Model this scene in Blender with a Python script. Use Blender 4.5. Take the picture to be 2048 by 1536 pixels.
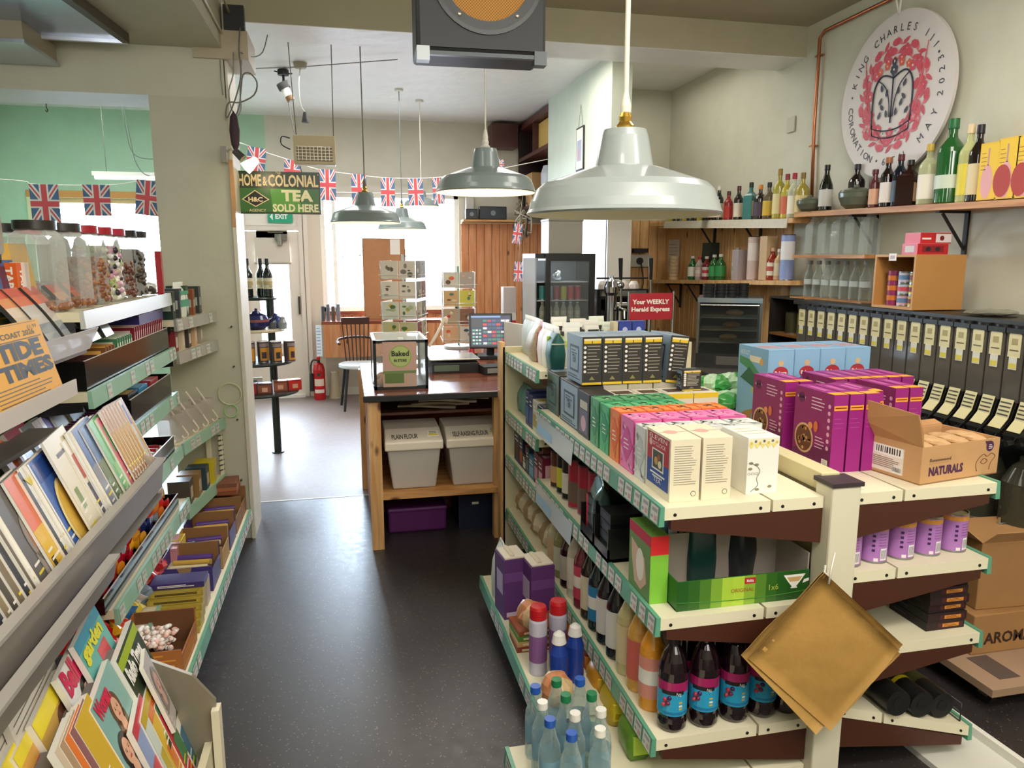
import bpy, math, random
from mathutils import Vector, Matrix
for _o in list(bpy.data.objects): bpy.data.objects.remove(_o)
S = bpy.context.scene
COL = S.collection
rnd = random.Random(11)
PI = math.pi
# ------------------------------------------------------------------ camera
EYE = 1.6; FPX = 1480.0
PITCH = math.atan((768 - 512) / FPX)
YAW = math.atan((1024 - 690) / (FPX / math.cos(PITCH)))
cam_d = bpy.data.cameras.new('camera'); cam = bpy.data.objects.new('camera', cam_d); COL.objects.link(cam)
cam_d.sensor_fit = 'HORIZONTAL'; cam_d.sensor_width = 36.0; cam_d.lens = 36.0 * FPX / 2048
cam_d.clip_start = 0.05; cam_d.clip_end = 200
cam.location = (0, 0, EYE)
cam.rotation_euler = (PI / 2 - PITCH, 0, -YAW)
S.camera = cam
# ------------------------------------------------------------------ world, light, exposure
S.view_settings.view_transform = 'Standard'; S.view_settings.look = 'None'
S.view_settings.gamma = 1; S.view_settings.use_curve_mapping = False
S.view_settings.exposure = 0.0
W = bpy.data.worlds.new('sky'); S.world = W; W.use_nodes = True
_n = W.node_tree.nodes; _l = W.node_tree.links
_n['Background'].inputs['Color'].default_value = (0.72, 0.85, 1.0, 1)
_n['Background'].inputs['Strength'].default_value = 60.0
def lamp(name, kind, loc, energy, color=(1, 1, 1), size=1.0, size_y=None, rot=(0, 0, 0), spot=None):
    d = bpy.data.lights.new(name, kind); d.energy = energy; d.color = color
    if kind == 'AREA':
        d.size = size
        if size_y: d.shape = 'RECTANGLE'; d.size_y = size_y
    elif kind in ('POINT', 'SPOT'): d.shadow_soft_size = size
    if kind == 'SPOT': d.spot_size = spot or 1.2; d.spot_blend = .6
    o = bpy.data.objects.new(name, d); o.location = loc; o.rotation_euler = rot; COL.objects.link(o); return o
# ceiling strip lights of the near shop, behind and above the camera
lamp('strip_light_lamp', 'AREA', (0.9, 0.1, 3.0), 45, (1.0, .95, .88), 1.6, .5)
lamp('strip_light_lamp', 'AREA', (1.9, 2.4, 3.0), 26, (1.0, .94, .86), .5, 1.6)
lamp('strip_light_lamp', 'AREA', (-0.3, 2.2, 2.9), 7, (1.0, .95, .9), .3, 1.4)
lamp('strip_light_lamp', 'AREA', (1.2, -1.0, 2.6), 30, (1.0, .96, .9), 1.8, .8, (math.radians(55), 0, 0))
lamp('round_shop_lamp', 'POINT', (-.1, .3, 2.35), 34, (1.0, .95, .87), .25)  # unseen fill point, added to lift the soffit and beam fronts
lamp('round_shop_lamp', 'POINT', (1.5, .2, 2.5), 34, (1.0, .95, .87), .25)  # second added fill, throws light up at beam and ceiling
lamp('soffit_lamp', 'POINT', (-1.5, 2.2, 2.3), 12, (1.0, .95, .88), .2)  # added fill that brightens the left beam front, no real fitting
# sky light enters through the real window openings (portals only guide its sampling)
for _loc, _w, _h in (((0.5, 8.95, 1.64), 1.7, 1.4), ((-0.8, 8.95, 1.2), .7, 1.5), ((-2.4, 8.95, 1.7), 1.8, 1.1)):
    _o = lamp('window_portal', 'AREA', _loc, 1, (1, 1, 1), _w, _h, (math.radians(-90), 0, 0)); _o.data.cycles.is_portal = True
lamp('rear_room_lamp', 'AREA', (.2, 6.8, 3.0), 34, (1.0, .97, .92), 1.6, 1.2)  # added fill, brightens the rear room beyond its daylight
lamp('rear_room_lamp', 'AREA', (-2.3, 6.9, 3.0), 22, (.96, 1.0, .95), 1.2, 1.2)  # same kind of added fill for the side room
lamp('bar_lamp', 'AREA', (2.5, 5.75, 3.05), 5, (1.0, .95, .88), .4, 1.2)  # added fill for the right wall, recess and bottles
lamp('bar_lamp', 'AREA', (1.35, 5.3, 3.05), 42, (1.0, .95, .88), .8, 1.4)  # unseen fill added above the bar to brighten it
# ------------------------------------------------------------------ picture -> room helpers (points on real planes)
_sy, _cy, _sp, _cp = math.sin(YAW), math.cos(YAW), math.sin(PITCH), math.cos(PITCH)
_F = Vector((_sy * _cp, _cy * _cp, -_sp)); _R = Vector((_cy, -_sy, 0)); _U = _R.cross(_F)
def ray(x, y): return _F * FPX + _R * (x - 1024) - _U * (y - 768)
def PZ(x, y, z): d = ray(x, y); return Vector((0, 0, EYE)) + d * ((z - EYE) / d.z)
def PX(x, y, v): d = ray(x, y); return Vector((0, 0, EYE)) + d * (v / d.x)
def PY(x, y, v): d = ray(x, y); return Vector((0, 0, EYE)) + d * (v / d.y)
# ------------------------------------------------------------------ materials
_mc = {}
def lin(h):
    h = h.lstrip('#'); r = []
    for i in (0, 2, 4):
        c = int(h[i:i + 2], 16) / 255; r.append(c / 12.92 if c <= .04045 else ((c + .055) / 1.055) ** 2.4)
    return (*r, 1)
def C(h, r=.55, m=0.0, e=0.0, n=0.0, ns=30.0, b=0.0, coat=0.0):
    """principled colour; n = strength of procedural colour mottling, b = bump"""
    k = (h, r, m, e, n, ns, b, coat)
    if k in _mc: return _mc[k]
    t = bpy.data.materials.new('paint_' + h.strip('#')); t.use_nodes = True
    N = t.node_tree.nodes; L = t.node_tree.links; P = N['Principled BSDF']
    c = lin(h); P.inputs['Base Color'].default_value = c
    P.inputs['Roughness'].default_value = r; P.inputs['Metallic'].default_value = m
    if coat: P.inputs['Coat Weight'].default_value = coat; P.inputs['Coat Roughness'].default_value = .08
    if e: P.inputs['Emission Color'].default_value = c; P.inputs['Emission Strength'].default_value = e
    if n or b:
        tc = N.new('ShaderNodeTexCoord'); no = N.new('ShaderNodeTexNoise'); no.inputs['Scale'].default_value = ns
        no.inputs['Detail'].default_value = 5; L.new(tc.outputs['Object'], no.inputs['Vector'])
        if n:
            mx = N.new('ShaderNodeMix'); mx.data_type = 'RGBA'
            mx.inputs[6].default_value = tuple(max(0, v * (1 - n)) for v in c[:3]) + (1,)
            mx.inputs[7].default_value = tuple(min(1, v * (1 + n * .8)) for v in c[:3]) + (1,)
            L.new(no.outputs['Fac'], mx.inputs[0]); L.new(mx.outputs[2], P.inputs['Base Color'])
        if b:
            bp = N.new('ShaderNodeBump'); bp.inputs['Strength'].default_value = b; bp.inputs['Distance'].default_value = .02
            L.new(no.outputs['Fac'], bp.inputs['Height']); L.new(bp.outputs['Normal'], P.inputs['Normal'])
    _mc[k] = t; return t
def glass(h='#e8f2f0', a=.18, r=.04):
    """thin clear plastic or glass: mostly see-through with a glossy coat; a = how much body colour"""
    k = ('glass', h, a, r)
    if k in _mc: return _mc[k]
    t = bpy.data.materials.new('clear_' + h.strip('#')); t.use_nodes = True
    N = t.node_tree.nodes; L = t.node_tree.links; P = N['Principled BSDF']; O = N['Material Output']
    c = lin(h); P.inputs['Base Color'].default_value = c; P.inputs['Roughness'].default_value = r
    T = N.new('ShaderNodeBsdfTransparent'); T.inputs['Color'].default_value = tuple(.55 + .45 * v for v in c[:3]) + (1,)
    lw = N.new('ShaderNodeLayerWeight'); lw.inputs['Blend'].default_value = .35
    mr = N.new('ShaderNodeMapRange'); mr.inputs['To Min'].default_value = a; mr.inputs['To Max'].default_value = min(1, a + .65)
    L.new(lw.outputs['Facing'], mr.inputs['Value'])
    mx = N.new('ShaderNodeMixShader'); L.new(mr.outputs['Result'], mx.inputs['Fac'])
    L.new(T.outputs[0], mx.inputs[1]); L.new(P.outputs[0], mx.inputs[2]); L.new(mx.outputs[0], O.inputs['Surface'])
    _mc[k] = t; return t
def pine(h1='#c99055', h2='#a9682f', axis='Z', plank=.1, knots=True, rough=.45, key=''):
    k = ('pine', h1, h2, axis, plank, rough)
    if k in _mc: return _mc[k]
    t = bpy.data.materials.new('pine_boards'); t.use_nodes = True
    N = t.node_tree.nodes; L = t.node_tree.links; P = N['Principled BSDF']; P.inputs['Roughness'].default_value = rough
    tc = N.new('ShaderNodeTexCoord'); mp = N.new('ShaderNodeMapping')
    sc = {'Z': (14, 14, 1.1), 'X': (1.1, 14, 14), 'Y': (14, 1.1, 14)}[axis]; mp.inputs['Scale'].default_value = sc
    L.new(tc.outputs['Object'], mp.inputs['Vector'])
    no = N.new('ShaderNodeTexNoise'); no.inputs['Scale'].default_value = 2.2; no.inputs['Detail'].default_value = 7; no.inputs['Distortion'].default_value = .6
    L.new(mp.outputs[0], no.inputs['Vector'])
    cr = N.new('ShaderNodeValToRGB'); cr.color_ramp.elements[0].position = .35; cr.color_ramp.elements[0].color = lin(h2)
    cr.color_ramp.elements[1].position = .62; cr.color_ramp.elements[1].color = lin(h1)
    L.new(no.outputs['Fac'], cr.inputs['Fac'])
    out = cr.outputs[0]
    if knots:
        m2 = N.new('ShaderNodeMapping'); m2.inputs['Scale'].default_value = {'Z': (9, 9, 4.2), 'X': (4.2, 9, 9), 'Y': (9, 4.2, 9)}[axis]
        L.new(tc.outputs['Object'], m2.inputs['Vector'])
        vo = N.new('ShaderNodeTexVoronoi'); vo.inputs['Scale'].default_value = 1.0; L.new(m2.outputs[0], vo.inputs['Vector'])
        c2 = N.new('ShaderNodeValToRGB'); c2.color_ramp.elements[0].position = .07; c2.color_ramp.elements[0].color = (1, 1, 1, 1)
        c2.color_ramp.elements[1].position = .17; c2.color_ramp.elements[1].color = (0, 0, 0, 1); L.new(vo.outputs['Distance'], c2.inputs['Fac'])
        mx = N.new('ShaderNodeMix'); mx.data_type = 'RGBA'; mx.inputs[7].default_value = lin('#55290f')
        L.new(c2.outputs[0], mx.inputs[0]); L.new(out, mx.inputs[6]); out = mx.outputs[2]
    L.new(out, P.inputs['Base Color']); _mc[k] = t; return t
# ------------------------------------------------------------------ mesh builder
_tc = {}
def textmesh(s, bold=0.0):
    k = (s, bold)
    if k not in _tc:
        c = bpy.data.curves.new('t', 'FONT'); c.body = s; c.size = 1; c.resolution_u = 2; c.offset = bold; c.fill_mode = 'FRONT'
        o = bpy.data.objects.new('t', c); me = o.to_mesh()
        vs = [tuple(v.co) for v in me.vertices]; fs = [tuple(p.vertices) for p in me.polygons]
        o.to_mesh_clear(); bpy.data.objects.remove(o); bpy.data.curves.remove(c)
        if vs:
            x0 = min(v[0] for v in vs); x1 = max(v[0] for v in vs); y0 = min(v[1] for v in vs); y1 = max(v[1] for v in vs)
        else: x0 = x1 = y0 = y1 = 0
        _tc[k] = (vs, fs, x0, x1, y0, y1)
    return _tc[k]
class MB:
    def __init__(s): s.v = []; s.f = []; s.m = []; s.s = []; s.mats = []; s.T = None
    def mi(s, m):
        if isinstance(m, str): m = C(m)
        if m not in s.mats: s.mats.append(m)
        return s.mats.index(m)
    def add(s, vs, fs, m, smooth=False):
        o = len(s.v); i = s.mi(m)
        s.v += [tuple(s.T @ Vector(p)) for p in vs] if s.T else [tuple(p) for p in vs]
        s.f += [tuple(o + j for j in f) for f in fs]; s.m += [i] * len(fs); s.s += [smooth] * len(fs)
        return s
    def quad(s, a, b, c, d, m): return s.add([a, b, c, d], [(0, 1, 2, 3)], m)
    def box(s, x0, y0, z0, x1, y1, z1, m):
        return s.add([(x0,y0,z0),(x1,y0,z0),(x1,y1,z0),(x0,y1,z0),(x0,y0,z1),(x1,y0,z1),(x1,y1,z1),(x0,y1,z1)],
                     [(0,3,2,1),(4,5,6,7),(0,1,5,4),(1,2,6,5),(2,3,7,6),(3,0,4,7)], m)
    def bar(s, p0, p1, w, h, m, up=(0, 0, 1)):
        p0 = Vector(p0); p1 = Vector(p1); d = (p1 - p0).normalized(); u = Vector(up); a = d.cross(u)
        if a.length < 1e-4: a = d.cross(Vector((0, 1, 0)))
        a.normalize(); u = a.cross(d).normalized(); a = a * w / 2; u = u * h / 2
        vs = [p + i * a + j * u for p in (p0, p1) for i, j in ((-1,-1),(1,-1),(1,1),(-1,1))]
        return s.add(vs, [(0,1,2,3),(7,6,5,4),(0,4,5,1),(1,5,6,2),(2,6,7,3),(3,7,4,0)], m)
    def cyl(s, p0, p1, r0, m, r1=None, n=14, caps=True):
        r1 = r0 if r1 is None else r1; p0 = Vector(p0); p1 = Vector(p1); d = (p1 - p0).normalized()
        a = d.orthogonal().normalized(); b = d.cross(a)
        vs = [p0 + (a * math.cos(t) + b * math.sin(t)) * r0 for t in (2*PI*i/n for i in range(n))] + \
             [p1 + (a * math.cos(t) + b * math.sin(t)) * r1 for t in (2*PI*i/n for i in range(n))]
        s.add(vs, [(i, (i+1) % n, n + (i+1) % n, n + i) for i in range(n)], m, True)
        if caps:
            s.add(vs[:n], [tuple(range(n-1, -1, -1))], m); s.add(vs[n:], [tuple(range(n))], m)
        return s
    def lathe(s, prof, m, n=20, o=(0, 0, 0), smooth=True, sy=1.0):
        o = Vector(o); k = len(prof)
        vs = [(o.x + r * math.cos(2*PI*i/n), o.y + sy * r * math.sin(2*PI*i/n), o.z + z) for r, z in prof for i in range(n)]
        ms = m if isinstance(m, list) else [m] * (k - 1)
        for j in range(k - 1):
            s.add(vs[j*n:(j+2)*n], [(i, (i+1) % n, n + (i+1) % n, n + i) for i in range(n)], ms[j], smooth)
        return s
    def tube(s, pts, r, m, n=6, sm=True):
        pts = [Vector(p) for p in pts]
        if sm and len(pts) > 3:
            q = [pts[0]] + pts + [pts[-1]]; o = []
            for i in range(1, len(q) - 2):
                a, b, c, d = q[i-1:i+3]
                for k in range(3): t = k / 3; o.append(.5 * (2*b + (c-a)*t + (2*a-5*b+4*c-d)*t*t + (3*b-a-3*c+d)*t*t*t))
            pts = o + [pts[-1]]
        rings = []; pa = None
        for i, p in enumerate(pts):
            d = (pts[min(i+1, len(pts)-1)] - pts[max(i-1, 0)]).normalized()
            a = d.orthogonal().normalized() if pa is None else (pa - d * pa.dot(d)).normalized()
            pa = a; b = d.cross(a)
            rings += [p + (a * math.cos(2*PI*j/n) + b * math.sin(2*PI*j/n)) * r for j in range(n)]
        fs = [(i*n+j, i*n+(j+1) % n, (i+1)*n+(j+1) % n, (i+1)*n+j) for i in range(len(pts)-1) for j in range(n)]
        fs += [tuple(range(n-1, -1, -1)), tuple(range(len(rings)-n, len(rings)))]
        return s.add(rings, fs, m, True)
    def disc(s, c, rx, ry, xd, yd, m, n=18):
        c = Vector(c); xd = Vector(xd); yd = Vector(yd)
        return s.add([c + xd * rx * math.cos(2*PI*i/n) + yd * ry * math.sin(2*PI*i/n) for i in range(n)], [tuple(range(n))], m)
    def sph(s, c, rx, ry, rz, m, n=12, k=8):
        vs = [(c[0] + rx*math.sin(PI*j/k)*math.cos(2*PI*i/n), c[1] + ry*math.sin(PI*j/k)*math.sin(2*PI*i/n), c[2] - rz*math.cos(PI*j/k)) for j in range(k+1) for i in range(n)]
        return s.add(vs, [(j*n+i, j*n+(i+1) % n, (j+1)*n+(i+1) % n, (j+1)*n+i) for j in range(k) for i in range(n)], m, True)
    def poly(s, pts, m): return s.add(pts, [tuple(range(len(pts)))], m)
    def prism(s, pts, d, m):
        """flat outline pts swept by vector d"""
        pts = [Vector(p) for p in pts]; d = Vector(d); n = len(pts)
        return s.add(pts + [p + d for p in pts], [tuple(range(n-1, -1, -1)), tuple(range(n, 2*n))] + [(i, (i+1) % n, n+(i+1) % n, n+i) for i in range(n)], m)
    def text(s, t, o, xd, yd, h, m, w=None, al='l', bold=0.0):
        """cap-height h; w squeezes to that width; al l/c/r"""
        vs, fs, x0, x1, y0, y1 = textmesh(t, bold)
        if not vs: return s
        k = h / .72; kx = k if w is None else w / max(1e-6, x1 - x0)
        ox = {'l': x0, 'c': (x0 + x1) / 2, 'r': x1}[al]
        o = Vector(o); xd = Vector(xd); yd = Vector(yd)
        return s.add([o + xd * (v[0] - ox) * kx + yd * v[1] * k for v in vs], fs, m)
def mesh_of(mb, name):
    me = bpy.data.meshes.new(name); me.from_pydata(mb.v, [], mb.f)
    for m in mb.mats: me.materials.append(m)
    me.polygons.foreach_set('material_index', mb.m); me.polygons.foreach_set('use_smooth', mb.s); me.update(); return me
def obj(name, mb, parent=None, loc=None, rot=None, bev=0.0):
    o = bpy.data.objects.new(name, mesh_of(mb, name)); COL.objects.link(o)
    if loc is not None: o.location = loc
    if rot is not None: o.rotation_euler = rot if not isinstance(rot, (int, float)) else (0, 0, rot)
    if parent: o.parent = parent
    if bev:
        b = o.modifiers.new('bevel', 'BEVEL'); b.width = bev; b.segments = 2; b.limit_method = 'ANGLE'; b.angle_limit = .9
    return o
def tag(o, label, cat, group=None):
    o['label'] = label; o['category'] = cat
    if group: o['group'] = group
    return o
def thing(name, label, cat, loc=(0, 0, 0), rot=0, group=None):
    o = bpy.data.objects.new(name, None); COL.objects.link(o); o.empty_display_size = .05; o.location = loc
    o.rotation_euler = (0, 0, rot) if isinstance(rot, (int, float)) else rot
    return tag(o, label, cat, group)
def single(name, mb, label, cat, loc=(0, 0, 0), rot=0, group=None, bev=0):
    return tag(obj(name, mb, None, loc, rot, bev), label, cat, group)
def struct(name, mb, bev=0):
    o = obj(name, mb, bev=bev); o['kind'] = 'structure'; return o
_kids = {}
def dup(root, loc, rot=None, label=None, group=None):
    r = root.copy(); COL.objects.link(r); r.location = loc
    if rot is not None: r.rotation_euler = (0, 0, rot) if isinstance(rot, (int, float)) else rot
    if label: r['label'] = label
    if group: r['group'] = group
    for ch in list(root.children):
        c = ch.copy(); COL.objects.link(c); c.parent = r
        for g in ch.children:
            d = g.copy(); COL.objects.link(d); d.parent = c
    return r
ORD = ['first', 'second', 'third', 'fourth', 'fifth', 'sixth', 'seventh', 'eighth', 'ninth', 'tenth', 'eleventh', 'twelfth', 'thirteenth', 'fourteenth', 'fifteenth', 'sixteenth', 'seventeenth', 'eighteenth', 'nineteenth', 'twentieth']
# faces of a box: origin, right, up as seen from outside
class Face:
    def __init__(s, o, xd, yd, w, h): s.o = Vector(o); s.x = Vector(xd); s.y = Vector(yd); s.n = s.x.cross(s.y); s.w = w; s.h = h
    def p(s, u, v, l=1): return s.o + s.x * (u * s.w) + s.y * (v * s.h) + s.n * (.0005 * l)
    def rect(s, mb, u0, v0, u1, v1, m, l=1): mb.quad(s.p(u0, v0, l), s.p(u1, v0, l), s.p(u1, v1, l), s.p(u0, v1, l), m); return s
    def text(s, mb, t, u, v, h, m, w=None, al='l', l=2, rot=0, bold=.0):
        xd, yd = s.x, s.y
        if rot == 90: xd, yd = s.y, -s.x
        if rot == -90: xd, yd = -s.y, s.x
        mb.text(t, s.p(u, v, l), xd, yd, h, m, w, al, bold); return s
    def disc(s, mb, u, v, r, m, l=1, ry=None, n=18): mb.disc(s.p(u, v, l), r, ry or r, s.x, s.y, m, n); return s
    def poly(s, mb, pts, m, l=1): mb.poly([s.p(u, v, l) for u, v in pts], m); return s
    def lines(s, mb, u0, u1, v0, v1, n, th, m, l=2, seed=1):
        r = random.Random(seed)
        for i in range(n):
            v = v1 + (v0 - v1) * (i + .5) / n; e = u0 + (u1 - u0) * r.uniform(.7, 1)
            s.rect(mb, u0, v - th / s.h / 2, e, v + th / s.h / 2, m, l)
        return s
    def codebar(s, mb, u0, v0, u1, v1, l=1, seed=3):
        s.rect(mb, u0, v0, u1, v1, C('#f2f0ea'), l); r = random.Random(seed); u = u0 + (u1-u0)*.08
        while u < u1 - (u1-u0)*.1:
            w = (u1-u0) * r.uniform(.02, .05); s.rect(mb, u, v0 + (v1-v0)*.22, u + w, v1 - (v1-v0)*.1, C('#1c1c1c'), l+1); u += w + (u1-u0)*r.uniform(.03, .06)
def FACE(side, x0, y0, z0, x1, y1, z1):
    if side == 'f': return Face((x0, y0, z0), (1,0,0), (0,0,1), x1-x0, z1-z0)      # towards the viewer (-Y)
    if side == 'l': return Face((x0, y1, z0), (0,-1,0), (0,0,1), y1-y0, z1-z0)     # -X
    if side == 'r': return Face((x1, y0, z0), (0,1,0), (0,0,1), y1-y0, z1-z0)      # +X
    if side == 'b': return Face((x1, y1, z0), (-1,0,0), (0,0,1), x1-x0, z1-z0)
    if side == 't': return Face((x0, y0, z1), (1,0,0), (0,1,0), x1-x0, y1-y0)
def walls_off(*a): pass
# ================================================================== THE ROOM
def floor_mat(base, dark, speck, rough, sc, bright=None):
    t = bpy.data.materials.new('speckled_vinyl'); t.use_nodes = True
    N = t.node_tree.nodes; L = t.node_tree.links; P = N['Principled BSDF']; P.inputs['Roughness'].default_value = rough
    tc = N.new('ShaderNodeTexCoord')
    no = N.new('ShaderNodeTexNoise'); no.inputs['Scale'].default_value = 3; no.inputs['Detail'].default_value = 6; L.new(tc.outputs['Object'], no.inputs['Vector'])
    mx = N.new('ShaderNodeMix'); mx.data_type = 'RGBA'; mx.inputs[6].default_value = lin(dark); mx.inputs[7].default_value = lin(base); L.new(no.outputs['Fac'], mx.inputs[0])
    vo = N.new('ShaderNodeTexVoronoi'); vo.inputs['Scale'].default_value = sc; L.new(tc.outputs['Object'], vo.inputs['Vector'])
    cr = N.new('ShaderNodeValToRGB'); cr.color_ramp.elements[0].position = .10; cr.color_ramp.elements[0].color = (1, 1, 1, 1)
    cr.color_ramp.elements[1].position = .2; cr.color_ramp.elements[1].color = (0, 0, 0, 1); L.new(vo.outputs['Distance'], cr.inputs['Fac'])
    m2 = N.new('ShaderNodeMix'); m2.data_type = 'RGBA'; m2.inputs[7].default_value = lin(speck); L.new(cr.outputs[0], m2.inputs[0]); L.new(mx.outputs[2], m2.inputs[6])
    L.new(m2.outputs[2], P.inputs['Base Color'])
    n2 = N.new('ShaderNodeTexNoise'); n2.inputs['Scale'].default_value = 25; L.new(tc.outputs['Object'], n2.inputs['Vector'])
    mr = N.new('ShaderNodeMapRange'); mr.inputs['To Min'].default_value = rough - .08; mr.inputs['To Max'].default_value = rough + .1
    L.new(n2.outputs['Fac'], mr.inputs['Value']); L.new(mr.outputs['Result'], P.inputs['Roughness'])
    return t
FL_D = floor_mat('#3a3534', '#2a2627', '#6f6760', .36, 60); FL_L = floor_mat('#85736c', '#73635d', '#988a82', .46, 90)
def plaster(h, n=.10, b=.25, r=.6): return C(h, r, n=n, ns=6, b=b)
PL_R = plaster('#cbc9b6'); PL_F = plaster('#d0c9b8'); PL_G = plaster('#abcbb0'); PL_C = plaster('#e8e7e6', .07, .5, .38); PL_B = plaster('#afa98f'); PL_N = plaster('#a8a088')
PL_W = plaster('#dcdcd2', .05, .15); PL_S = plaster('#c3cabb'); PL_P = plaster('#b0ad98')
WHT = C('#e9e7de', .4, n=.05, ns=8); WHT2 = C('#f3f1ea', .35)
PINE_R = pine('#c98c60', '#b4703f', 'Z'); PINE_B = pine('#ddb27c', '#c4935a', 'Z'); PINE_X = pine('#cf9d62', '#a8713a', 'X'); PINE_Y = pine('#c98f55', '#9f6532', 'Y')
RED_WOOD = pine('#8d4f38', '#6b3424', 'X', knots=False, rough=.22)
m = MB(); m.box(-3.5, -1.5, -.06, 3.0, 4.93, 0, FL_D); struct('floor', m)
m = MB(); m.box(-3.5, 4.93, -.06, 3.0, 8.9, .0, FL_L); m.box(-3.5, 4.915, 0, 3, 4.935, .002, C('#b5b0aa', .4)); struct('floor_rear', m)
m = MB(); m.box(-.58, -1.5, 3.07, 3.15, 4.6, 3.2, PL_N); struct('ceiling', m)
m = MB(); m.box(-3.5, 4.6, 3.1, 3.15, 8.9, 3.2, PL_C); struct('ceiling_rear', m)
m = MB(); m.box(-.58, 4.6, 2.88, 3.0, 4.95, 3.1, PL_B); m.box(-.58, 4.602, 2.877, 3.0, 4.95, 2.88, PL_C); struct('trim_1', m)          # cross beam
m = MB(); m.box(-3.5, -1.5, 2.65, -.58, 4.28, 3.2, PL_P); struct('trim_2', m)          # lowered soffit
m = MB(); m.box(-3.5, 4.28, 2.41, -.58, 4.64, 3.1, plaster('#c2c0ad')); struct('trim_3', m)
m = MB(); m.box(-.95, 4.28, 0, -.575, 4.62, 2.41, plaster('#bab7a3')); struct('trim_4', m)   # pillar
m = MB()
m.box(-.575, 4.30, 0, -.563, 4.60, 2.88, C('#d9d4c2', .5, n=.15, ns=20)); m.box(-.58, 4.266, 0.0, -.561, 4.30, 1.75, C('#cdc7b4', .5, n=.1)); m.box(-.58, 4.266, 1.75, -.561, 4.30, 2.1, C('#b98a5a', .5, n=.2))
for z in (.35, .7, 1.0, 1.22): m.cyl((-.62, 4.279, z), (-.62, 4.262, z), .005, C('#3a342c'))
struct('trim_5', m)
m = MB(); m.box(-.72, 4.262, 2.60, -.45, 4.60, 2.74, C('#b3a58e', .5)); m.box(-.56, 4.25, 2.74, -.46, 4.3, 2.86, '#17181a'); struct('trim_6', m)
# walls
m = MB(); m.box(3.0, -1.5, 0, 3.15, 6.85, 3.2, PL_R); struct('wall_right', m)
m = MB(); m.box(2.16, 6.7, 0, 3.0, 6.85, 3.1, PL_R); struct('wall_recess', m)
m = MB(); m.box(2.0, 5.54, 0, 2.16, 7.35, 3.1, PL_S); struct('wall_stub', m)
m = MB(); m.box(2.45, 6.85, 0, 2.6, 8.9, 3.1, PL_F); struct('wall_alcove', m)
m = MB(); m.box(-3.65, -1.5, 0, -3.5, 8.9, 3.2, PL_G); struct('wall_left', m)
m = MB(); m.box(-3.5, -1.65, 0, 3.0, -1.5, 3.2, PL_R); struct('wall_back', m)
FW = 8.75; T = .14
m = MB()
def wallpiece(x0, z0, x1, z1, mt): m.box(x0, FW, z0, x1, FW + T, z1, mt)
wallpiece(-3.5, 0, -3.12, 3.1, PL_G); wallpiece(-3.12, 0, -1.3, 1.15, PL_G); wallpiece(-3.12, 2.2, -1.3, 3.1, PL_G); wallpiece(-1.3, 0, -1.12, 3.1, PL_G)
wallpiece(-1.12, 2.16, -.8, 3.1, PL_G); wallpiece(-.8, 2.16, -.26, 3.1, PL_F)
wallpiece(-.46, 0, -.26, 2.16, C('#d3c6b3', .5)); wallpiece(-.26, 0, 1.31, .97, C('#b9ad9c', .6)); wallpiece(-.26, 2.3, 1.31, 3.1, PL_F); wallpiece(1.31, 0, 2.75, 3.1, PL_F)
struct('wall_front', m)
# windows
def window(name, x0, z0, x1, z1, muls, fr=WHT2):
    r = bpy.data.objects.new(name, None); COL.objects.link(r); r.location = ((x0 + x1) / 2, FW, z0); r['kind'] = 'structure'
    cx = (x0 + x1) / 2; f = MB(); f.T = Matrix.Translation((-cx, -FW, -z0)); y0, y1 = FW + .04, FW + .1
    f.box(x0, y0, z0, x0 + .05, y1, z1, fr); f.box(x1 - .05, y0, z0, x1, y1, z1, fr); f.box(x0, y0, z0, x1, y1, z0 + .05, fr); f.box(x0, y0, z1 - .05, x1, y1, z1, fr)
    for mx in muls: f.box(mx - .02, y0, z0, mx + .02, y1, z1, fr)
    obj('window_frame', f, r)
    g = MB(); g.T = f.T; g.box(x0 + .05, FW + .07, z0 + .05, x1 - .05, FW + .075, z1 - .05, glass('#f4faff', .03)); obj('window_pane', g, r)
    return r
window('window_1', -.26, .97, 1.31, 2.3, (-.11,)); window('window_2', -3.12, 1.15, -1.3, 2.2, (), C('#d9b98c'))
m = MB(); m.box(-3.18, FW - .02, 2.2, -1.28, FW, 2.27, C('#c98d4c', .5)); m.box(-3.18, FW - .02, 1.1, -3.12, FW, 2.2, C('#d8d3a8', .5)); m.box(-.27, FW - .1, 2.3, 1.33, FW, 2.37, C('#c9c2b4', .5)); m.box(-3.2, FW - .06, 1.1, -1.28, FW, 1.15, WHT); struct('trim_7', m)
# glazed door with a roller blind
CREAM = C('#ddd0c2', .42, n=.04, ns=9)
r = bpy.data.objects.new('door_1', None); COL.objects.link(r); r.location = (-1.05, FW + .02, 0); r['kind'] = 'structure'
d = MB(); d.T = Matrix.Translation((1.05, -FW - .02, 0)); y0, y1 = FW + .0, FW + .05
d.box(-1.07, y0, .02, -.95, y1, 1.87, CREAM); d.box(-.62, y0, .02, -.5, y1, 1.87, CREAM); d.box(-.95, y0, .02, -.62, y1, .62, CREAM); d.box(-.95, y0, 1.75, -.62, y1, 1.885, CREAM); d.box(-.95, y0, 1.75, -.62, y1, 1.87, CREAM)
d.box(-.94, y0 - .012, .12, -.63, y0, .16, CREAM); d.box(-.94, y0 - .012, .5, -.63, y0, .54, CREAM); obj('door_leaf', d, r)
d = MB(); d.T = Matrix.Translation((1.05, -FW - .02, 0)); d.box(-.95, FW + .02, .62, -.62, FW + .028, 1.75, glass('#f4faff', .03)); obj('door_pane', d, r)
d = MB(); d.T = Matrix.Translation((1.05, -FW - .02, 0)); d.box(-.97, FW - .03, 1.53, -.6, FW - .02, 1.8, C('#cfc3b4', .7)); d.cyl((-.98, FW - .03, 1.52), (-.59, FW - .03, 1.52), .012, C('#a89c8e')); obj('roller_blind', d, r)
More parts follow.
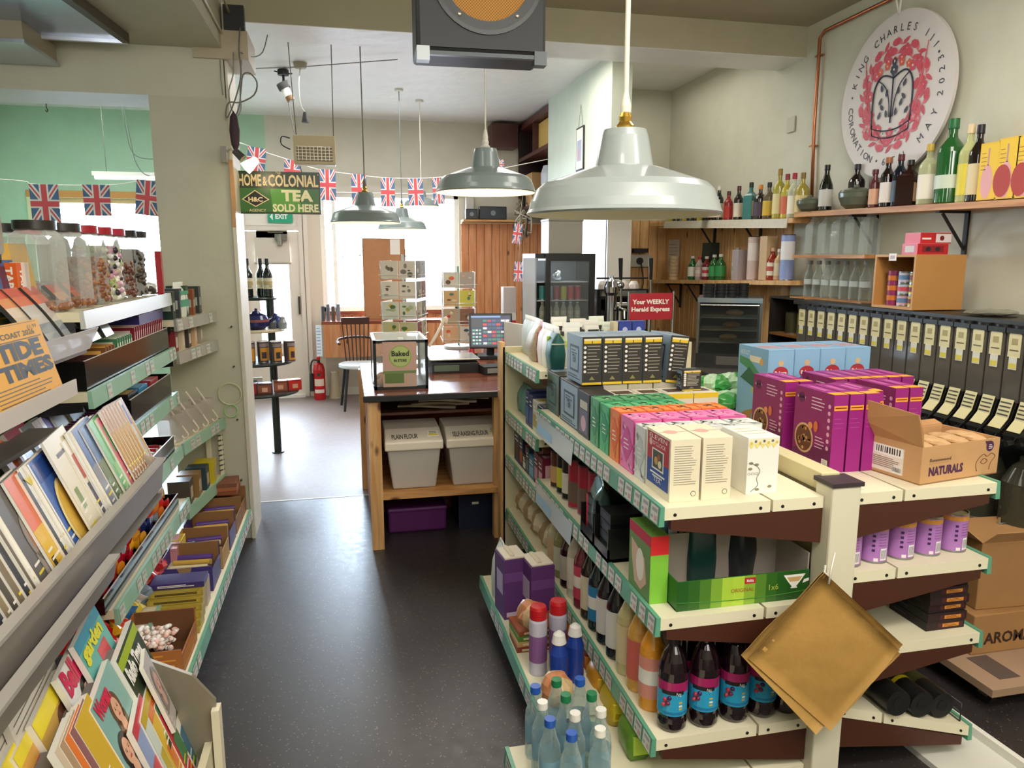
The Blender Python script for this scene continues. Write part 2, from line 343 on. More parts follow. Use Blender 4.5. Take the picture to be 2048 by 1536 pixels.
d = MB(); d.T = Matrix.Translation((1.05, -FW - .02, 0)); d.box(-.75, FW - .07, 1.77, -.62, FW, 1.84, C('#77736a', .3, .8)); d.cyl((-.7, FW - .05, 1.72), (-.7, FW - .05, 1.84), .03, C('#8d887e', .3, .8)); d.box(-.82, FW - .06, 1.85, -.66, FW - .04, 1.862, C('#6d6960', .3, .8)); obj('door_closer', d, r)
d = MB(); d.T = Matrix.Translation((1.05, -FW - .02, 0)); d.box(-.535, FW - .03, .95, -.515, FW, 1.15, C('#55504a', .3, .8)); obj('door_handle', d, r)
m = MB()
m.box(-1.12, FW - .02, 0, -1.07, FW + .1, 2.16, CREAM); m.box(-.5, FW - .03, 0, -.455, FW + .1, 2.16, CREAM); m.box(-.445, FW - .035, 0, -.40, FW, 2.16, CREAM); m.box(-1.12, FW - .02, 1.88, -.46, FW + .1, 2.16, CREAM)
m.box(-1.05, FW - .026, 1.93, -.52, FW - .018, 2.1, C('#e6dccf', .4)); struct('trim_8', m)
m = MB(); m.box(-1.0, FW - .08, 0, -.5, FW + .02, .03, C('#e8e4de', .4)); struct('trim_9', m)
# pine cladding with grooves between boards
def cladding(name, x0, y0, x1, y1, z0, z1, mt, step=.095, t=.018):
    m = MB()
    L_ = math.hypot(x1 - x0, y1 - y0); n = max(1, round(L_ / step)); ux, uy = (x1 - x0) / L_, (y1 - y0) / L_; nx, ny = uy, -ux
    for i in range(n):
        a = L_ * i / n + .002; b = L_ * (i + 1) / n - .002
        P = lambda s_, k, z: (x0 + ux * s_ + nx * k, y0 + uy * s_ + ny * k, z)
        e = .006
        pts = [(a, 0), (a, t - e), (a + e, t), (b - e, t), (b, t - e), (b, 0)]
        m.prism([P(s_, k, z0) for s_, k in pts], (0, 0, z1 - z0), mt)
    return struct(name, m)
cladding('trim_10', 1.33, FW, 2.44, FW, 0, 1.97, PINE_R)
cladding('trim_11', 2.17, 6.7, 3.0, 6.7, 0, 1.93, PINE_B)
cladding('trim_12', 3.0, 6.69, 3.0, 4.62, 0, 1.86, PINE_B)
cladding('trim_13', -.24, FW, 1.31, FW, .5, .95, PINE_R)
m = MB(); m.box(-.24, FW - .03, .93, 1.31, FW - .001, .975, RED_WOOD); struct('trim_14', m)
m = MB(); m.box(1.33, FW - .10, 1.97, 2.44, FW, 1.985, C('#caa378')); struct('trim_15', m)
m = MB(); m.box(1.975, 5.52, 0, 2.0, 7.35, 1.92, C('#e3e0d8', .45)); m.box(1.975, 5.50, 0, 2.17, 5.54, 1.92, C('#d9d5cb', .45)); m.box(1.9, 5.46, 1.90, 2.9, 5.56, 1.93, C('#e5e2da', .4)); struct('trim_16', m)
m = MB(); m.box(-.4, FW - .015, 0, 1.3, FW, .09, C('#c9c0b2')); struct('baseboard_front', m)
# what is outside: pavement, a stone wall and shrubs in full daylight
def stone_mat():
    t = bpy.data.materials.new('rubble_stone'); t.use_nodes = True
    N = t.node_tree.nodes; L = t.node_tree.links; P = N['Principled BSDF']; P.inputs['Roughness'].default_value = .9
    tc = N.new('ShaderNodeTexCoord'); mp = N.new('ShaderNodeMapping'); mp.inputs['Scale'].default_value = (4.5, 4.5, 7.5); L.new(tc.outputs['Object'], mp.inputs['Vector'])
    v = N.new('ShaderNodeTexVoronoi'); v.inputs['Scale'].default_value = 1; L.new(mp.outputs[0], v.inputs['Vector'])
    cr = N.new('ShaderNodeValToRGB'); cr.color_ramp.elements[0].color = lin('#b08f86'); cr.color_ramp.elements[1].color = lin('#8f96a0'); L.new(v.outputs['Color'], cr.inputs['Fac'])
    v2 = N.new('ShaderNodeTexVoronoi'); v2.feature = 'DISTANCE_TO_EDGE'; L.new(mp.outputs[0], v2.inputs['Vector'])
    c2 = N.new('ShaderNodeValToRGB'); c2.color_ramp.elements[0].position = .02; c2.color_ramp.elements[0].color = lin('#4d4a47'); c2.color_ramp.elements[1].position = .1; c2.color_ramp.elements[1].color = (1, 1, 1, 1); L.new(v2.outputs['Distance'], c2.inputs['Fac'])
    mx = N.new('ShaderNodeMix'); mx.data_type = 'RGBA'; mx.blend_type = 'MULTIPLY'; mx.inputs[0].default_value = 1; L.new(cr.outputs[0], mx.inputs[6]); L.new(c2.outputs[0], mx.inputs[7])
    L.new(mx.outputs[2], P.inputs['Base Color']); return t
m = MB(); m.box(-7, 8.9, -.2, 8, 16, -.08, C('#a3a098', .9, n=.15)); struct('pavement', m)
m = MB(); m.box(-6, 11.5, -.08, 8, 11.9, 1.62, stone_mat()); m.box(-6, 11.45, 1.62, 8, 11.95, 1.7, C('#8f8d88', .9)); single('stone_wall', m, 'pale rubble stone wall seen outside through the shop window', 'wall')
# upper wall details
m = MB(); f = MB()
m.tube([(2.975, 4.40, 1.9), (2.975, 4.43, 2.4), (2.975, 4.43, 2.955), (2.975, 4.38, 2.985), (2.975, 3.75, 2.99), (2.975, 1.0, 3.02)], .011, C('#b87352', .3, .9), 8, False)
root = thing('copper_pipe', 'copper pipe running up the cream wall beside the round emblem', 'pipe', (2.975, 4.4, 1.87)); m.T = None
o = obj('pipe', m); o.parent = root; o.location = (-2.975, -4.4, -1.87)
for z in (2.3, 2.85):
    b = MB(); b.box(-.01, -.03, -.004, .02, .03, .004, C('#b87352', .3, .9)); b.cyl((0, 0, -.006), (0, 0, .006), .016, C('#b87352', .3, .9)); obj('pipe_clip', b, root, (0, .03, z - 1.87))
m = MB(); m.box(-.008, -.045, -.05, 0, .045, .05, C('#bfbba6', .45)); single('blanking_plate', m, 'small square blank cover plate on the cream wall left of the copper pipe', 'plate', (2.995, 4.72, 2.48))
# ================================================================== GOODS LIBRARY
CLR = glass('#eef4f2', .12); CLR2 = glass('#e6efec', .22); BLK = C('#141414', .35); BLK2 = C('#1d1c1c', .6); WH = C('#efece4', .5); CHROME = C('#c9c9c6', .18, 1.0); STEEL = C('#9b9b98', .3, .9)
CARD = C('#b98a5a', .75, n=.08, ns=20); CARD2 = C('#c79a6a', .75, n=.08, ns=20); CRM = C('#e9e1c3', .42); CRM2 = C('#d8cfae', .5); BRN = C('#4a2414', .5); GRN_R = C('#5fa083', .35); TICKET = C('#dbd8cf', .5)
def carton(name, label, cat, w, d, h, base, art, loc, rot=0, group=None, dimple=True):
    """printed box; loc = front-left-bottom corner"""
    mb = MB(); e = min(w, d, h) * .012
    mb.add([(0,0,0),(w,0,0),(w,d,0),(0,d,0),(0,0,h-e),(w,0,h-e),(w,d,h-e),(0,d,h-e),(e,e,h),(w-e,e,h),(w-e,d-e,h),(e,d-e,h)],
           [(0,3,2,1),(0,1,5,4),(1,2,6,5),(2,3,7,6),(3,0,4,7),(4,5,9,8),(5,6,10,9),(6,7,11,10),(7,4,8,11),(8,9,10,11)], base)
    if dimple:
        t = FACE('t', 0, 0, 0, w, d, h); t.rect(mb, .02, .49, .98, .505, C('#6b6458', .7), .6)
    F = {k: FACE(k, 0, 0, 0, w, d, h) for k in 'flrbt'}
    if art: art(mb, F)
    return single(name, mb, label, cat, loc, rot, group)
def bottle_parts(root, h, r, nr, nl, sh, gl, lab, cap, lab2=None, liq=None, lz=(.14, .5), square=False, n=16, capl=None, back=None):
    """bottle as child meshes of root: glass body, cap, label"""
    b = MB(); sz = h - nl - sh  # top of straight part
    prof = [(r * .9, 0), (r, .008), (r, sz), (r * .93, sz + sh * .3), (r * .66, sz + sh * .65), (nr * 1.15, sz + sh), (nr, sz + sh + nl * .2), (nr, h - .012)]
    nn = 4 if square else n
    if square: b.T = Matrix.Rotation(PI / 4, 4, 'Z'); prof = [(q * (1.3 if i < 4 else 1.05), z) for i, (q, z) in enumerate(prof)]
    b.add([(0, 0, 0)], [], gl); b.lathe([(0, 0)] + prof, gl, nn, smooth=not square); b.T = None
    obj('glass_body', b, root)
    if liq:
        q = MB(); q.lathe([(0, .006), (r * .9, .008), (r * .92, sz), (r * .8, sz + sh * .4), (0, sz + sh * .4)], liq, 12); obj('contents', q, root)
    c = MB(); cl = capl or nl * .55; c.lathe([(nr * 1.12, h - cl), (nr * 1.22, h - cl * .9), (nr * 1.18, h), (0, h)], cap, 12); obj('cap', c, root)
    if lab:
        l = MB(); z0, z1 = h * lz[0], min(h * lz[1], sz * .97); rr = r * 1.012
        if square:
            l.quad((-r*.85, -r*.94, z0), (r*.85, -r*.94, z0), (r*.85, -r*.94, z1), (-r*.85, -r*.94, z1), lab); l.quad((-r*.94, r*.85, z0), (-r*.94, -r*.85, z0), (-r*.94, -r*.85, z1), (-r*.94, r*.85, z1), lab)
        else:
            l.lathe([(rr, z0), (rr, z1)], lab, n)
            if lab2: l.lathe([(rr * 1.006, z0 + (z1 - z0) * .35), (rr * 1.006, z0 + (z1 - z0) * .7)], lab2, n)
        if square and lab2: l.quad((-r*.6, -r*.945, z0 + .02), (r*.6, -r*.945, z0 + .02), (r*.6, -r*.945, z1 - .02), (-r*.6, -r*.945, z1 - .02), lab2)
        # print lines on the label front
        for i in range(4):
            zz = z0 + (z1 - z0) * (.12 + .06 * i); a0 = -2.2
            vs = [(rr * 1.012 * math.cos(a0 + t * .1), rr * 1.012 * math.sin(a0 + t * .1), z_) for z_ in (zz, zz + h * .006) for t in range(13)]
            if not square: l.add(vs, [(t, t + 1, 14 + t, 13 + t) for t in range(12)], C('#3a352e'))
        obj('label', l, root)
_bp = {}
def bottle(kind, label, loc, group=None, rot=0, **kw):
    if kind in _bp: return dup(_bp[kind], loc, rot, label, group)
    root = thing(kw.pop('name', 'bottle'), label, kw.pop('cat', 'bottle'), loc, rot, group)
    bottle_parts(root, **kw); _bp[kind] = root; return root
def tin(name, label, loc, r, h, body, band=None, top=STEEL, rot=0, group=None, cat='tin', code=False, art=None):
    mb = MB(); mb.lathe([(0, 0), (r, 0), (r, .004), (r * .985, .006)], STEEL, 20); mb.lathe([(r * .985, .006), (r * .985, h - .006)], body, 20)
    mb.lathe([(r * .985, h - .006), (r, h - .004), (r, h), (r * .93, h), (r * .93, h - .004), (0, h - .004)], top, 20)
    if band: mb.lathe([(r * .992, h * band[0]), (r * .992, h * band[1])], band[2], 20)
    if art: art(mb, r * .998, h)
    return single(name, mb, label, cat, loc, rot, group)
def curved(mb, r, z0, z1, a0, a1, m, n=6):
    vs = [(r * math.cos(a0 + (a1 - a0) * t / n), r * math.sin(a0 + (a1 - a0) * t / n), z) for z in (z0, z1) for t in range(n + 1)]
    mb.add(vs, [(t, t + 1, n + 2 + t, n + 1 + t) for t in range(n)], m)
def pouch_mesh(w, d, h, m, top=None, seal=.12, seed=1, bulge=.12, lab=None):
    """soft bag standing up, flat seal along the top"""
    r = random.Random(seed); mb = MB(); lv = [(0, .86, .86), (.04, 1, 1), (.35, 1 + bulge*.5, 1 + bulge), (.65, 1, .92), (1 - seal - .08, .96, .5), (1 - seal, .95, .12), (1, .95, .05)]
    n = 16; vs = []
    for t, kx, ky in lv:
        for i in range(n):
            a = 2 * PI * i / n + PI / n; c, s_ = math.cos(a), math.sin(a); e = .45
            x = math.copysign(abs(c) ** e, c) * w / 2 * kx; y = math.copysign(abs(s_) ** e, s_) * d / 2 * ky
            j = .0 if t in (0, 1) else .05 * min(w, d)
            vs.append((x + r.uniform(-j, j), y + r.uniform(-j, j), t * h))
    mb.add(vs, [(k*n+i, k*n+(i+1) % n, (k+1)*n+(i+1) % n, (k+1)*n+i) for k in range(len(lv)-2) for i in range(n)], m, True)
    k = len(lv) - 2; mb.add(vs[k*n:], [(i, (i+1) % n, n+(i+1) % n, n+i) for i in range(n)] + [tuple(range(n, 2*n))], top or m, True); mb.add(vs[:n], [tuple(range(n-1, -1, -1))], m)
    return mb
def crinkle(w, d, h, m, m2=None, seed=0, n=14, k=9, amp=.16):
    """crinkly wrapper lump lying on its side (cellophane twist bag, sweet bag)"""
    r = random.Random(seed); mb = MB(); vs = []
    for j in range(k + 1):
        f = math.sin(PI * j / k) ** .6
        for i in range(n):
            q = 1 + r.uniform(-amp, amp); a = 2 * PI * i / n
            vs.append((w / 2 * f * math.cos(a) * q, -d / 2 + d * j / k, h / 2 + h / 2 * f * math.sin(a) * q))
    for j in range(k): mb.add(vs[j*n:(j+2)*n], [(i, n + i, n + (i+1) % n, (i+1) % n) for i in range(n)], m2 if (m2 and j in (k // 2, k // 2 + 1, k // 2 - 1)) else m, False)
    return mb
def jar_parts(root, r, h, capm, fill=None, fh=.7, capr=.82, caph=.03, gm=None, labm=None, n=20, sq=False):
    b = MB(); b.lathe([(0, 0), (r * .95, 0), (r, .01), (r, h * .78), (r * .8, h * .9), (r * capr * .92, h * .93), (r * capr * .92, h - .004)], gm or CLR, n); obj('jar_glass', b, root)
    if fill:
        f = MB(); f.lathe([(0, .006), (r * .93, .006), (r * .95, h * .02), (r * .95, h * fh), (r * .5, h * (fh + .04)), (0, h * (fh + .02))], fill, n); obj('contents', f, root)
    c = MB(); c.lathe([(r * capr, h - caph), (r * capr * 1.04, h - caph + .003), (r * capr * 1.04, h), (0, h + .002)], capm, n); obj('lid', c, root)
    if labm: l = MB(); l.lathe([(r * 1.01, h * .2), (r * 1.01, h * .6)], labm, n); obj('label', l, root)
def flag_art(mb, w, h, y, s, ox=0, oz=0):
    """union flag in portrait, on plane y, facing -s*Y; layers pulled 0.6 mm apart"""
    B, Rr, Wt = C('#5a729e', .8), C('#db5a62', .8), C('#f1ece8', .8)
    def q(pts, m, l): p = [(ox + a * w, y + s * (-.0006) * l, oz + b * h) for a, b in pts]; mb.poly(p if s > 0 else p[::-1], m)
    q([(0,0),(1,0),(1,1),(0,1)], B, 0)
    def diag(t, m, l, off=0.0):
        a = t; b = t * w / h
        q([(0, 0 + b), (0, 0), (a, 0), (1, 1 - b), (1, 1), (1 - a, 1)], m, l); q([(1, b), (1, 0), (1 - a, 0), (0, 1 - b), (0, 1), (a, 1)], m, l)
    diag(.13, Wt, 1); diag(.045, Rr, 2)
    q([(.34,0),(.66,0),(.66,1),(.34,1)], Wt, 3); q([(0,.39),(1,.39),(1,.61),(0,.61)], Wt, 3.5)
    q([(.4,0),(.6,0),(.6,1),(.4,1)], Rr, 4.3); q([(0,.43),(1,.43),(1,.57),(0,.57)], Rr, 5)
def ticket_rail(mb, x, y0, y1, z, s=-1, hgt=.052, step=.064, seed=1, green=GRN_R, fill=.88, tk=TICKET):
    """sloping price strip along Y, outward normal s*X"""
    r = random.Random(seed); x0 = x; x1 = x + s * .016; zt = z + .004; zb = z - hgt
    mb.prism([(x0, y0, zt), (x1 - s * .004, y0, zt), (x1, y0, zb), (x0, y0, zb)], (0, y1 - y0, 0), green)
    nx = s; y = y0 + .01; k = 0
    while y + step * .7 < y1:
        if r.random() < fill:
            w = step * r.uniform(.66, .85); dx = s * .0012
            P = lambda yy, t: (x1 + dx - s * .004 * t, yy, zb + (zt - zb) * t)
            ps = [P(y, .08), P(y + w, .08), P(y + w, .92), P(y, .92)]
            mb.poly(ps if s > 0 else ps[::-1], tk)
            dx = s * .0018
            for t0, t1, f in ((.62, .8, .8), (.2, .45, .45), (.25, .4, .9)):
                ps = [P(y + w * (.1 if f != .9 else .62), t0), P(y + w * f, t0), P(y + w * f, t1), P(y + w * (.1 if f != .9 else .62), t1)]
                mb.poly(ps if s > 0 else ps[::-1], C('#a5a0a4') if f != .45 else C('#c9a5a2'))
        y += step; k += 1
# ================================================================== RIGHT-HAND GONDOLA (double sided shelving)
G = thing('gondola_shelving', 'double-sided cream metal shelving with green price strips in the middle of the shop', 'shelving', (1.34, 1.77, 0))
def gob(name, mb, parent=G, bev=0): mb.T = None; o = obj(name, mb, parent, (0, 0, 0), bev=bev); o.matrix_parent_inverse = Matrix.Identity(4); o.location = (-1.34, -1.77, 0) if parent is G else (0, 0, 0); return o
Y0, Y1, Y2 = 1.77, 3.11, 3.77
def shelf(name, x0, x1, y0, y1, z, side, rail_seed=1, rail=True, gap=None, step=.064, green=GRN_R, drop=0.0, rx=None):
    m = MB(); T = .034
    gx = gap if gap else (x0 + x1) / 2
    for a, b in ((x0, gx - .004), (gx + .004, x1)):
        m.prism([(a, y0, z - T), (b, y0, z - T), (b, y0, z), (a, y0, z)], (0, y1 - y0, 0), CRM)
        for u in (a + .03, b - .03): m.cyl((u, y0 - .0015, z - .02), (u, y0 + .004, z - .02), .005, C('#1a1512'), n=8)
    if drop:
        m.v = [(x, y, zz - drop * abs(x - (x0 if side > 0 else x1)) / (x1 - x0)) for x, y, zz in m.v]
    s_ = gob(name, m)
    b = MB(); xi, xo = (x1, x0 + .02) if side < 0 else (x0, x1 - .02)
    zi = z - T
    dz = drop
    for yy in (y0 + .002, y1 - .022):
        b = MB(); b.prism([(xi, yy, zi - .001), (xo, yy, zi - .001 - dz), (xo, yy, zi - .03 - dz), (xi, yy, zi - .105)], (0, .02, 0), BRN); gob('shelf_bracket', b, s_)
    if rail:
        r_ = MB(); xr = rx if rx is not None else (x0 if side < 0 else x1); ticket_rail(r_, xr, y0, y1, z - drop, side, seed=rail_seed, step=step, green=green); gob('price_strip', r_, s_)
    return s_
ZL = (.93, .61, .24); ZF = (1.10, .79, .545, .245)
shelf('shelf', .815, 1.298, Y0, Y1, .93, -1, 3, gap=1.135); shelf('shelf', .815, 1.298, Y0, Y1, .61, -1, 4, gap=1.135); shelf('shelf', .815, 1.298, Y0, Y1, .24, -1, 5, gap=1.135)
shelf('shelf', .735, 1.298, Y0, Y1 - .4, .085, -1, 6, gap=1.135)
for i, z in enumerate(ZF): shelf('shelf', .815, 1.298, Y1, Y2, z, -1, 8 + i)
shelf('shelf', 1.392, 1.885, Y0, 2.30, .93, 1, 12, gap=1.562); shelf('shelf', 1.392, 2.09, 2.305, Y1, .93, 1, 12, gap=1.562); shelf('shelf', 1.392, 1.885, Y0, Y1, .69, 1, 13, gap=1.562); shelf('shelf', 1.392, 1.885, Y0, Y1, .445, 1, 14, gap=1.40)
shelf('shelf', 1.392, 1.885, Y0, Y1, .265, 1, 15, gap=1.562, drop=.14); shelf('shelf', 1.392, 1.99, Y1, Y2, .93, 1, 16)
m = MB(); m.box(1.30, Y0 - .035, 0, 1.392, Y0 + .045, .965, C('#dcd6bd', .45)); gob('upright', m, bev=.006)
m = MB(); m.box(1.296, Y0 - .04, .965, 1.396, Y0 + .05, .977, C('#3a2f33', .5)); gob('post_cap', m)
m = MB(); m.box(1.318, Y1 - .03, 0, 1.375, Y1 + .03, 1.12, CRM2); gob('upright', m)
m = MB(); m.box(1.335, Y0 + .045, .08, 1.355, Y1, .93, CRM2); m.box(1.335, Y1, .08, 1.355, Y2, 1.1, CRM2); gob('back_panel', m)
m = MB(); m.box(1.315, Y0 + .04, .93, 1.375, Y1, .985, C('#d9cf9f', .5)); gob('centre_rail', m, bev=.003)
m = MB(); m.box(.79, Y2, .0, 1.86, Y2 + .03, 1.13, CRM2); m.box(.775, Y2 + .0, 0, .80, Y2 + .07, 1.155, PINE_B); gob('end_panel', m)
m = MB(); m.box(1.30, Y0 + .05, 0, 1.39, Y2, .06, BLK2); gob('base_plinth', m)
m = MB(); m.tube([(1.292, Y0 - .037, .74), (1.285, Y0 - .045, .70), (1.297, Y0 - .045, .67), (1.28, Y0 - .045, .665), (1.283, Y0 - .045, .63), (1.292, Y0 - .045, .60), (1.288, Y0 - .045, .72)], .0035, C('#e8e4da'), 5); gob('cable_tie', m)
# wide clear leaflet rail clipped on two price strips
for yy, zz in ((2.93, .915), (2.93, .60)):
    m = MB(); m.quad((.792, yy + .15, zz - .085), (.792, yy - .38, zz - .085), (.80, yy - .38, zz - .0), (.80, yy + .15, zz - .0), C('#cfdbe2', .15)); m.quad((.7915, yy + .13, zz - .07), (.7915, yy - .1, zz - .07), (.799, yy - .1, zz - .02), (.799, yy + .13, zz - .02), C('#9cc4e6', .4)); gob('ticket_holder', m)
# low floor display trays in front of the gondola base
def tray(label, x0, y0, x1, y1, z):
    t = thing('display_tray', label, 'display tray', (x0, y0, 0)); m = MB()
    m.box(0, 0, z - .03, x1 - x0, y1 - y0, z, CRM); m.box(.05, .03, 0, x1 - x0 - .02, y1 - y0 - .03, z - .03, BRN); obj('deck', m, t)
    r_ = MB(); ticket_rail(r_, 0, 0, y1 - y0, z, -1, step=.09, seed=4, fill=.6, tk=C('#d9ddd6')); obj('price_strip', r_, t)
tray('low cream display tray along the aisle holding the purple flour bags', .57, 2.12, .79, 3.2, .13)
tray('low cream display tray nearest the viewer holding clear water bottles', .43, 1.25, .715, 1.98, .13)
# ---------------------------------------------------------------- tea on the top shelf
ZT = .9305
def art_red(mb, F):
    f = F['l']; f.rect(mb, .06, .12, .94, .96, C('#2b4c9b')); f.rect(mb, .06, .52, .94, .96, C('#b5252c'), 1.5); f.poly(mb, [(.06, .40), (.94, .52), (.06, .52)], C('#2b4c9b'), 1.6)
    f.text(mb, 'ELEVEN', .5, .87, .013, WH, .12, 'c'); f.text(mb, "O'CLOCK", .55, .77, .012, WH, .09, 'c'); f.disc(mb, .2, .8, .011, C('#e6b7a9'), 2)
    f.rect(mb, .27, .38, .75, .72, WH, 2); f.rect(mb, .31, .41, .71, .70, C('#454a3a'), 3); f.disc(mb, .45, .53, .012, C('#c99a4a'), 4); f.disc(mb, .56, .6, .010, C('#a5562e'), 4); f.disc(mb, .6, .5, .012, C('#e0d5b0'), 4)
    f.text(mb, 'TEA', .5, .18, .014, WH, .05, 'c'); f.rect(mb, .2, .3, .8, .33, WH, 2); f.rect(mb, .3, .26, .7, .28, WH, 2)
    g = F['f']; g.lines(mb, .12, .9, .26, .9, 17, .0018, C('#8f8577'), 1, 4); g.disc(mb, .8, .12, .008, C('#5b5a52'), 1); g.disc(mb, .8, .12, .0062, CRM, 2)
    F['t'].disc(mb, .4, .5, .02, C('#d9a596'), 1)
for i, (n_, lb) in enumerate((('tea_box', 'cream tea box with a red and blue picture side, nearest on the top shelf'), ('tea_box', 'plain cream-sided tea box standing right of the red and blue one on top shelf'))):
    carton(n_, lb, 'tea box', .088, .168, .178, C('#e7dcbf', .5), art_red, (.846 + i * .095, 1.812, ZT), 0, 'tea boxes near the end of the top shelf')
def art_floral(mb, F):
    g = F['f']; g.rect(mb, .02, .88, .98, .97, C('#e9e2c0')); 
    for i in range(7): g.disc(mb, .1 + i * .135, .9 + .03 * (i % 2), .004, C('#6d6a63') if i % 2 else C('#d9b83a'), 2)
    for i in range(5): g.poly(mb, [(.1 + i * .18, .8), (.2 + i * .18, .88), (.02 + i * .18, .88)], C('#ead977'), 2)
    pts = [(.1, .55), (.3, .5), (.42, .4), (.32, .28), (.36, .15), (.15, .05)]
    mb.tube([g.p(u, v, 2) for u, v in pts], .0007, C('#4b4a3e'), 4)
    for u, v in ((.12, .55), (.3, .52), (.1, .45), (.75, .12), (.35, .08)): g.disc(mb, u, v, .007, C('#8a8463'), 2, .004)
    g.text(mb, 'CHOICE', .02, .34, .008, C('#9a9484'), .035)
    F['t'].lines(mb, .1, .9, .2, .8, 3, .003, C('#d9c05a'), 1)
carton('tea_box', 'white tea box with yellow bunting and a drawn flower stem on its front', 'tea box', .098, .15, .166, C('#eceae2', .45), art_floral, (1.088, 1.83, ZT))
def art_leafy(c1, c2, c3):
    def f(mb, F):
        for k in 'lft':
            g = F[k]; r = random.Random(hash(c1) % 97 if False else len(c1) + ord(c1[2]))
            g.rect(mb, .04, .02, .96, .98, C(c2))
            for i in range(16):
                u, v, a = r.uniform(.1, .9), r.uniform(.08, .92), r.uniform(0, PI)
                dx, dy = math.cos(a), math.sin(a); s_ = .016
                c = g.p(u, v, 2); mb.disc(c, s_, s_ * .3, g.x * dx + g.y * dy, g.y * dx - g.x * dy, C(c3 if i % 2 else c1), 8)
            if k == 'l': g.poly(mb, [(.5, .85), (.95, .5), (.5, .15), (.05, .5)], C(c1), 3); g.lines(mb, .3, .7, .38, .62, 3, .004, C('#f2ede2'), 4)
    return f
rows = [(1.992, .085, '#c9cdc8', '#dfe0da', '#a9b0a6', 4, 'silver-white leafy', .165), (2.085, .115, '#d94f9b', '#e77bb2', '#f2b5cf', 4, 'bright pink', .17), (2.208, .09, '#ef6c1f', '#f28a3a', '#f2aa83', 4, 'bright orange', .172), (2.305, .1, '#2f9a63', '#4fb878', '#8fd09c', 3, 'leaf green', .168), (2.41, .1, '#3f8a5a', '#5aa872', '#9fcf9a', 3, 'darker green', .17)]
for ri, (yy, dd, c1, c2, c3, n_, nm, hh) in enumerate(rows):
    for i in range(n_):
        xx = .848 + .096 * i
        carton('tea_box', f'{nm} herbal tea box, {ORD[i]} from the aisle in its row on the top shelf', 'tea box', .092, dd - .004, hh, C(c1, .42), art_leafy(c1, c2, c3), (xx, yy, ZT), rnd.uniform(-.02, .02), 'rows of bright herbal tea boxes')
def art_tea(c):
    def f(mb, F):
        g = F['l']; g.rect(mb, .05, .04, .95, .96, C(c)); g.rect(mb, .22, .22, .8, .78, C('#26323d'), 2); g.rect(mb, .27, .27, .75, .73, C(c), 3); g.text(mb, 'TEA', .51, .42, .03, C('#1d2730'), .05, 'c', 4, bold=.03); g.lines(mb, .32, .7, .58, .7, 2, .004, C('#1d2730'), 4)
        g.lines(mb, .1, .9, .06, .16, 2, .005, C('#3a4754'), 2)
        g = F['f']; g.rect(mb, .0, .0, 1, 1, C('#33302b')); g.rect(mb, .08, .86, .48, .96, C('#e6c32a'), 2); g.rect(mb, .52, .86, .95, .96, C('#e6c32a'), 2); g.rect(mb, .08, .92, .95, .96, C('#efe7c0'), 3)
        for i in range(6): g.disc(mb, .14, .28 + i * .1, .0055, WH, 2); 
        g.lines(mb, .26, .92, .22, .84, 9, .0028, C('#a8a294'), 2, 2); g.rect(mb, 0, 0, 1, .05, C('#e6c32a'), 3); g.poly(mb, [(.35, .1), (.5, .18), (.65, .1)], C('#8a8454'), 3)
        t = F['t']; t.rect(mb, .1, .6, .9, .9, C('#8ea3b4')); t.lines(mb, .15, .85, .65, .85, 2, .003, C('#4b5a66'), 2)
    return f
for i in range(5):
    carton('tea_box', f'grey-blue and black upright tea box, {ORD[i]} from the aisle in the upper row of five', 'tea box', .078, .2, .185, C('#8597a5', .5), art_tea('#93a7b6'), (.868 + i * .083 + (.012 if i == 4 else 0), 2.67, 1.112), (0, .1 if i == 4 else 0, 0), 'five upright black and blue tea boxes')
for i, (yy, dd, c) in enumerate(((2.66, .25, '#93a7b6'), (2.93, .2, '#4f6b5a'))):
    carton('tea_box', ['grey-blue box marked TEA standing under the upper row at the aisle edge', 'dark green box marked TEA standing beyond the grey-blue one at the aisle edge'][i], 'tea box', .1, dd, .175, C('#33302b', .5), art_tea(c), (.853, yy, ZT))
carton('tea_box', 'dark herb tea box between the green boxes and the grey-blue TEA box', 'tea box', .095, .125, .17, C('#2b2a2c', .5), lambda mb, F: (F['l'].rect(mb, .1, .08, .9, .6, C('#6d6478')), F['l'].rect(mb, .15, .62, .85, .8, C('#c9c2ae')), F['l'].disc(mb, .5, .3, .03, C('#cfa7b5'), 2)), (.85, 2.525, ZT))
for i in range(4):
    carton('tea_box', f'pale cream box in the lower layer under the black tea boxes, {ORD[i]} from aisle', 'tea box', .1, .13, .16, C('#ded6c4', .55), lambda mb, F: (F['t'].rect(mb, .15, .3, .85, .75, C('#5a4238')), F['f'].rect(mb, 0, .88, 1, 1, C('#e6c32a'))), (.955 + i * .104, 2.53, ZT), 0, 'cream boxes under the black tea boxes')
for i in range(3):
    carton('tea_box', f'plain cream backing box beneath the upper black row, {ORD[i]} from the aisle', 'tea box', .1, .2, .178, C('#cfc6b2', .6), None, (.957 + i * .105, 2.68, ZT), 0, 'cream boxes under the black tea boxes')
carton('tea_box', 'small black and yellow tea box standing alone right of the cream layer', 'tea box', .078, .05, .08, C('#33302b', .5), art_tea('#93a7b6'), (1.24, 2.58, 1.0915), 0)
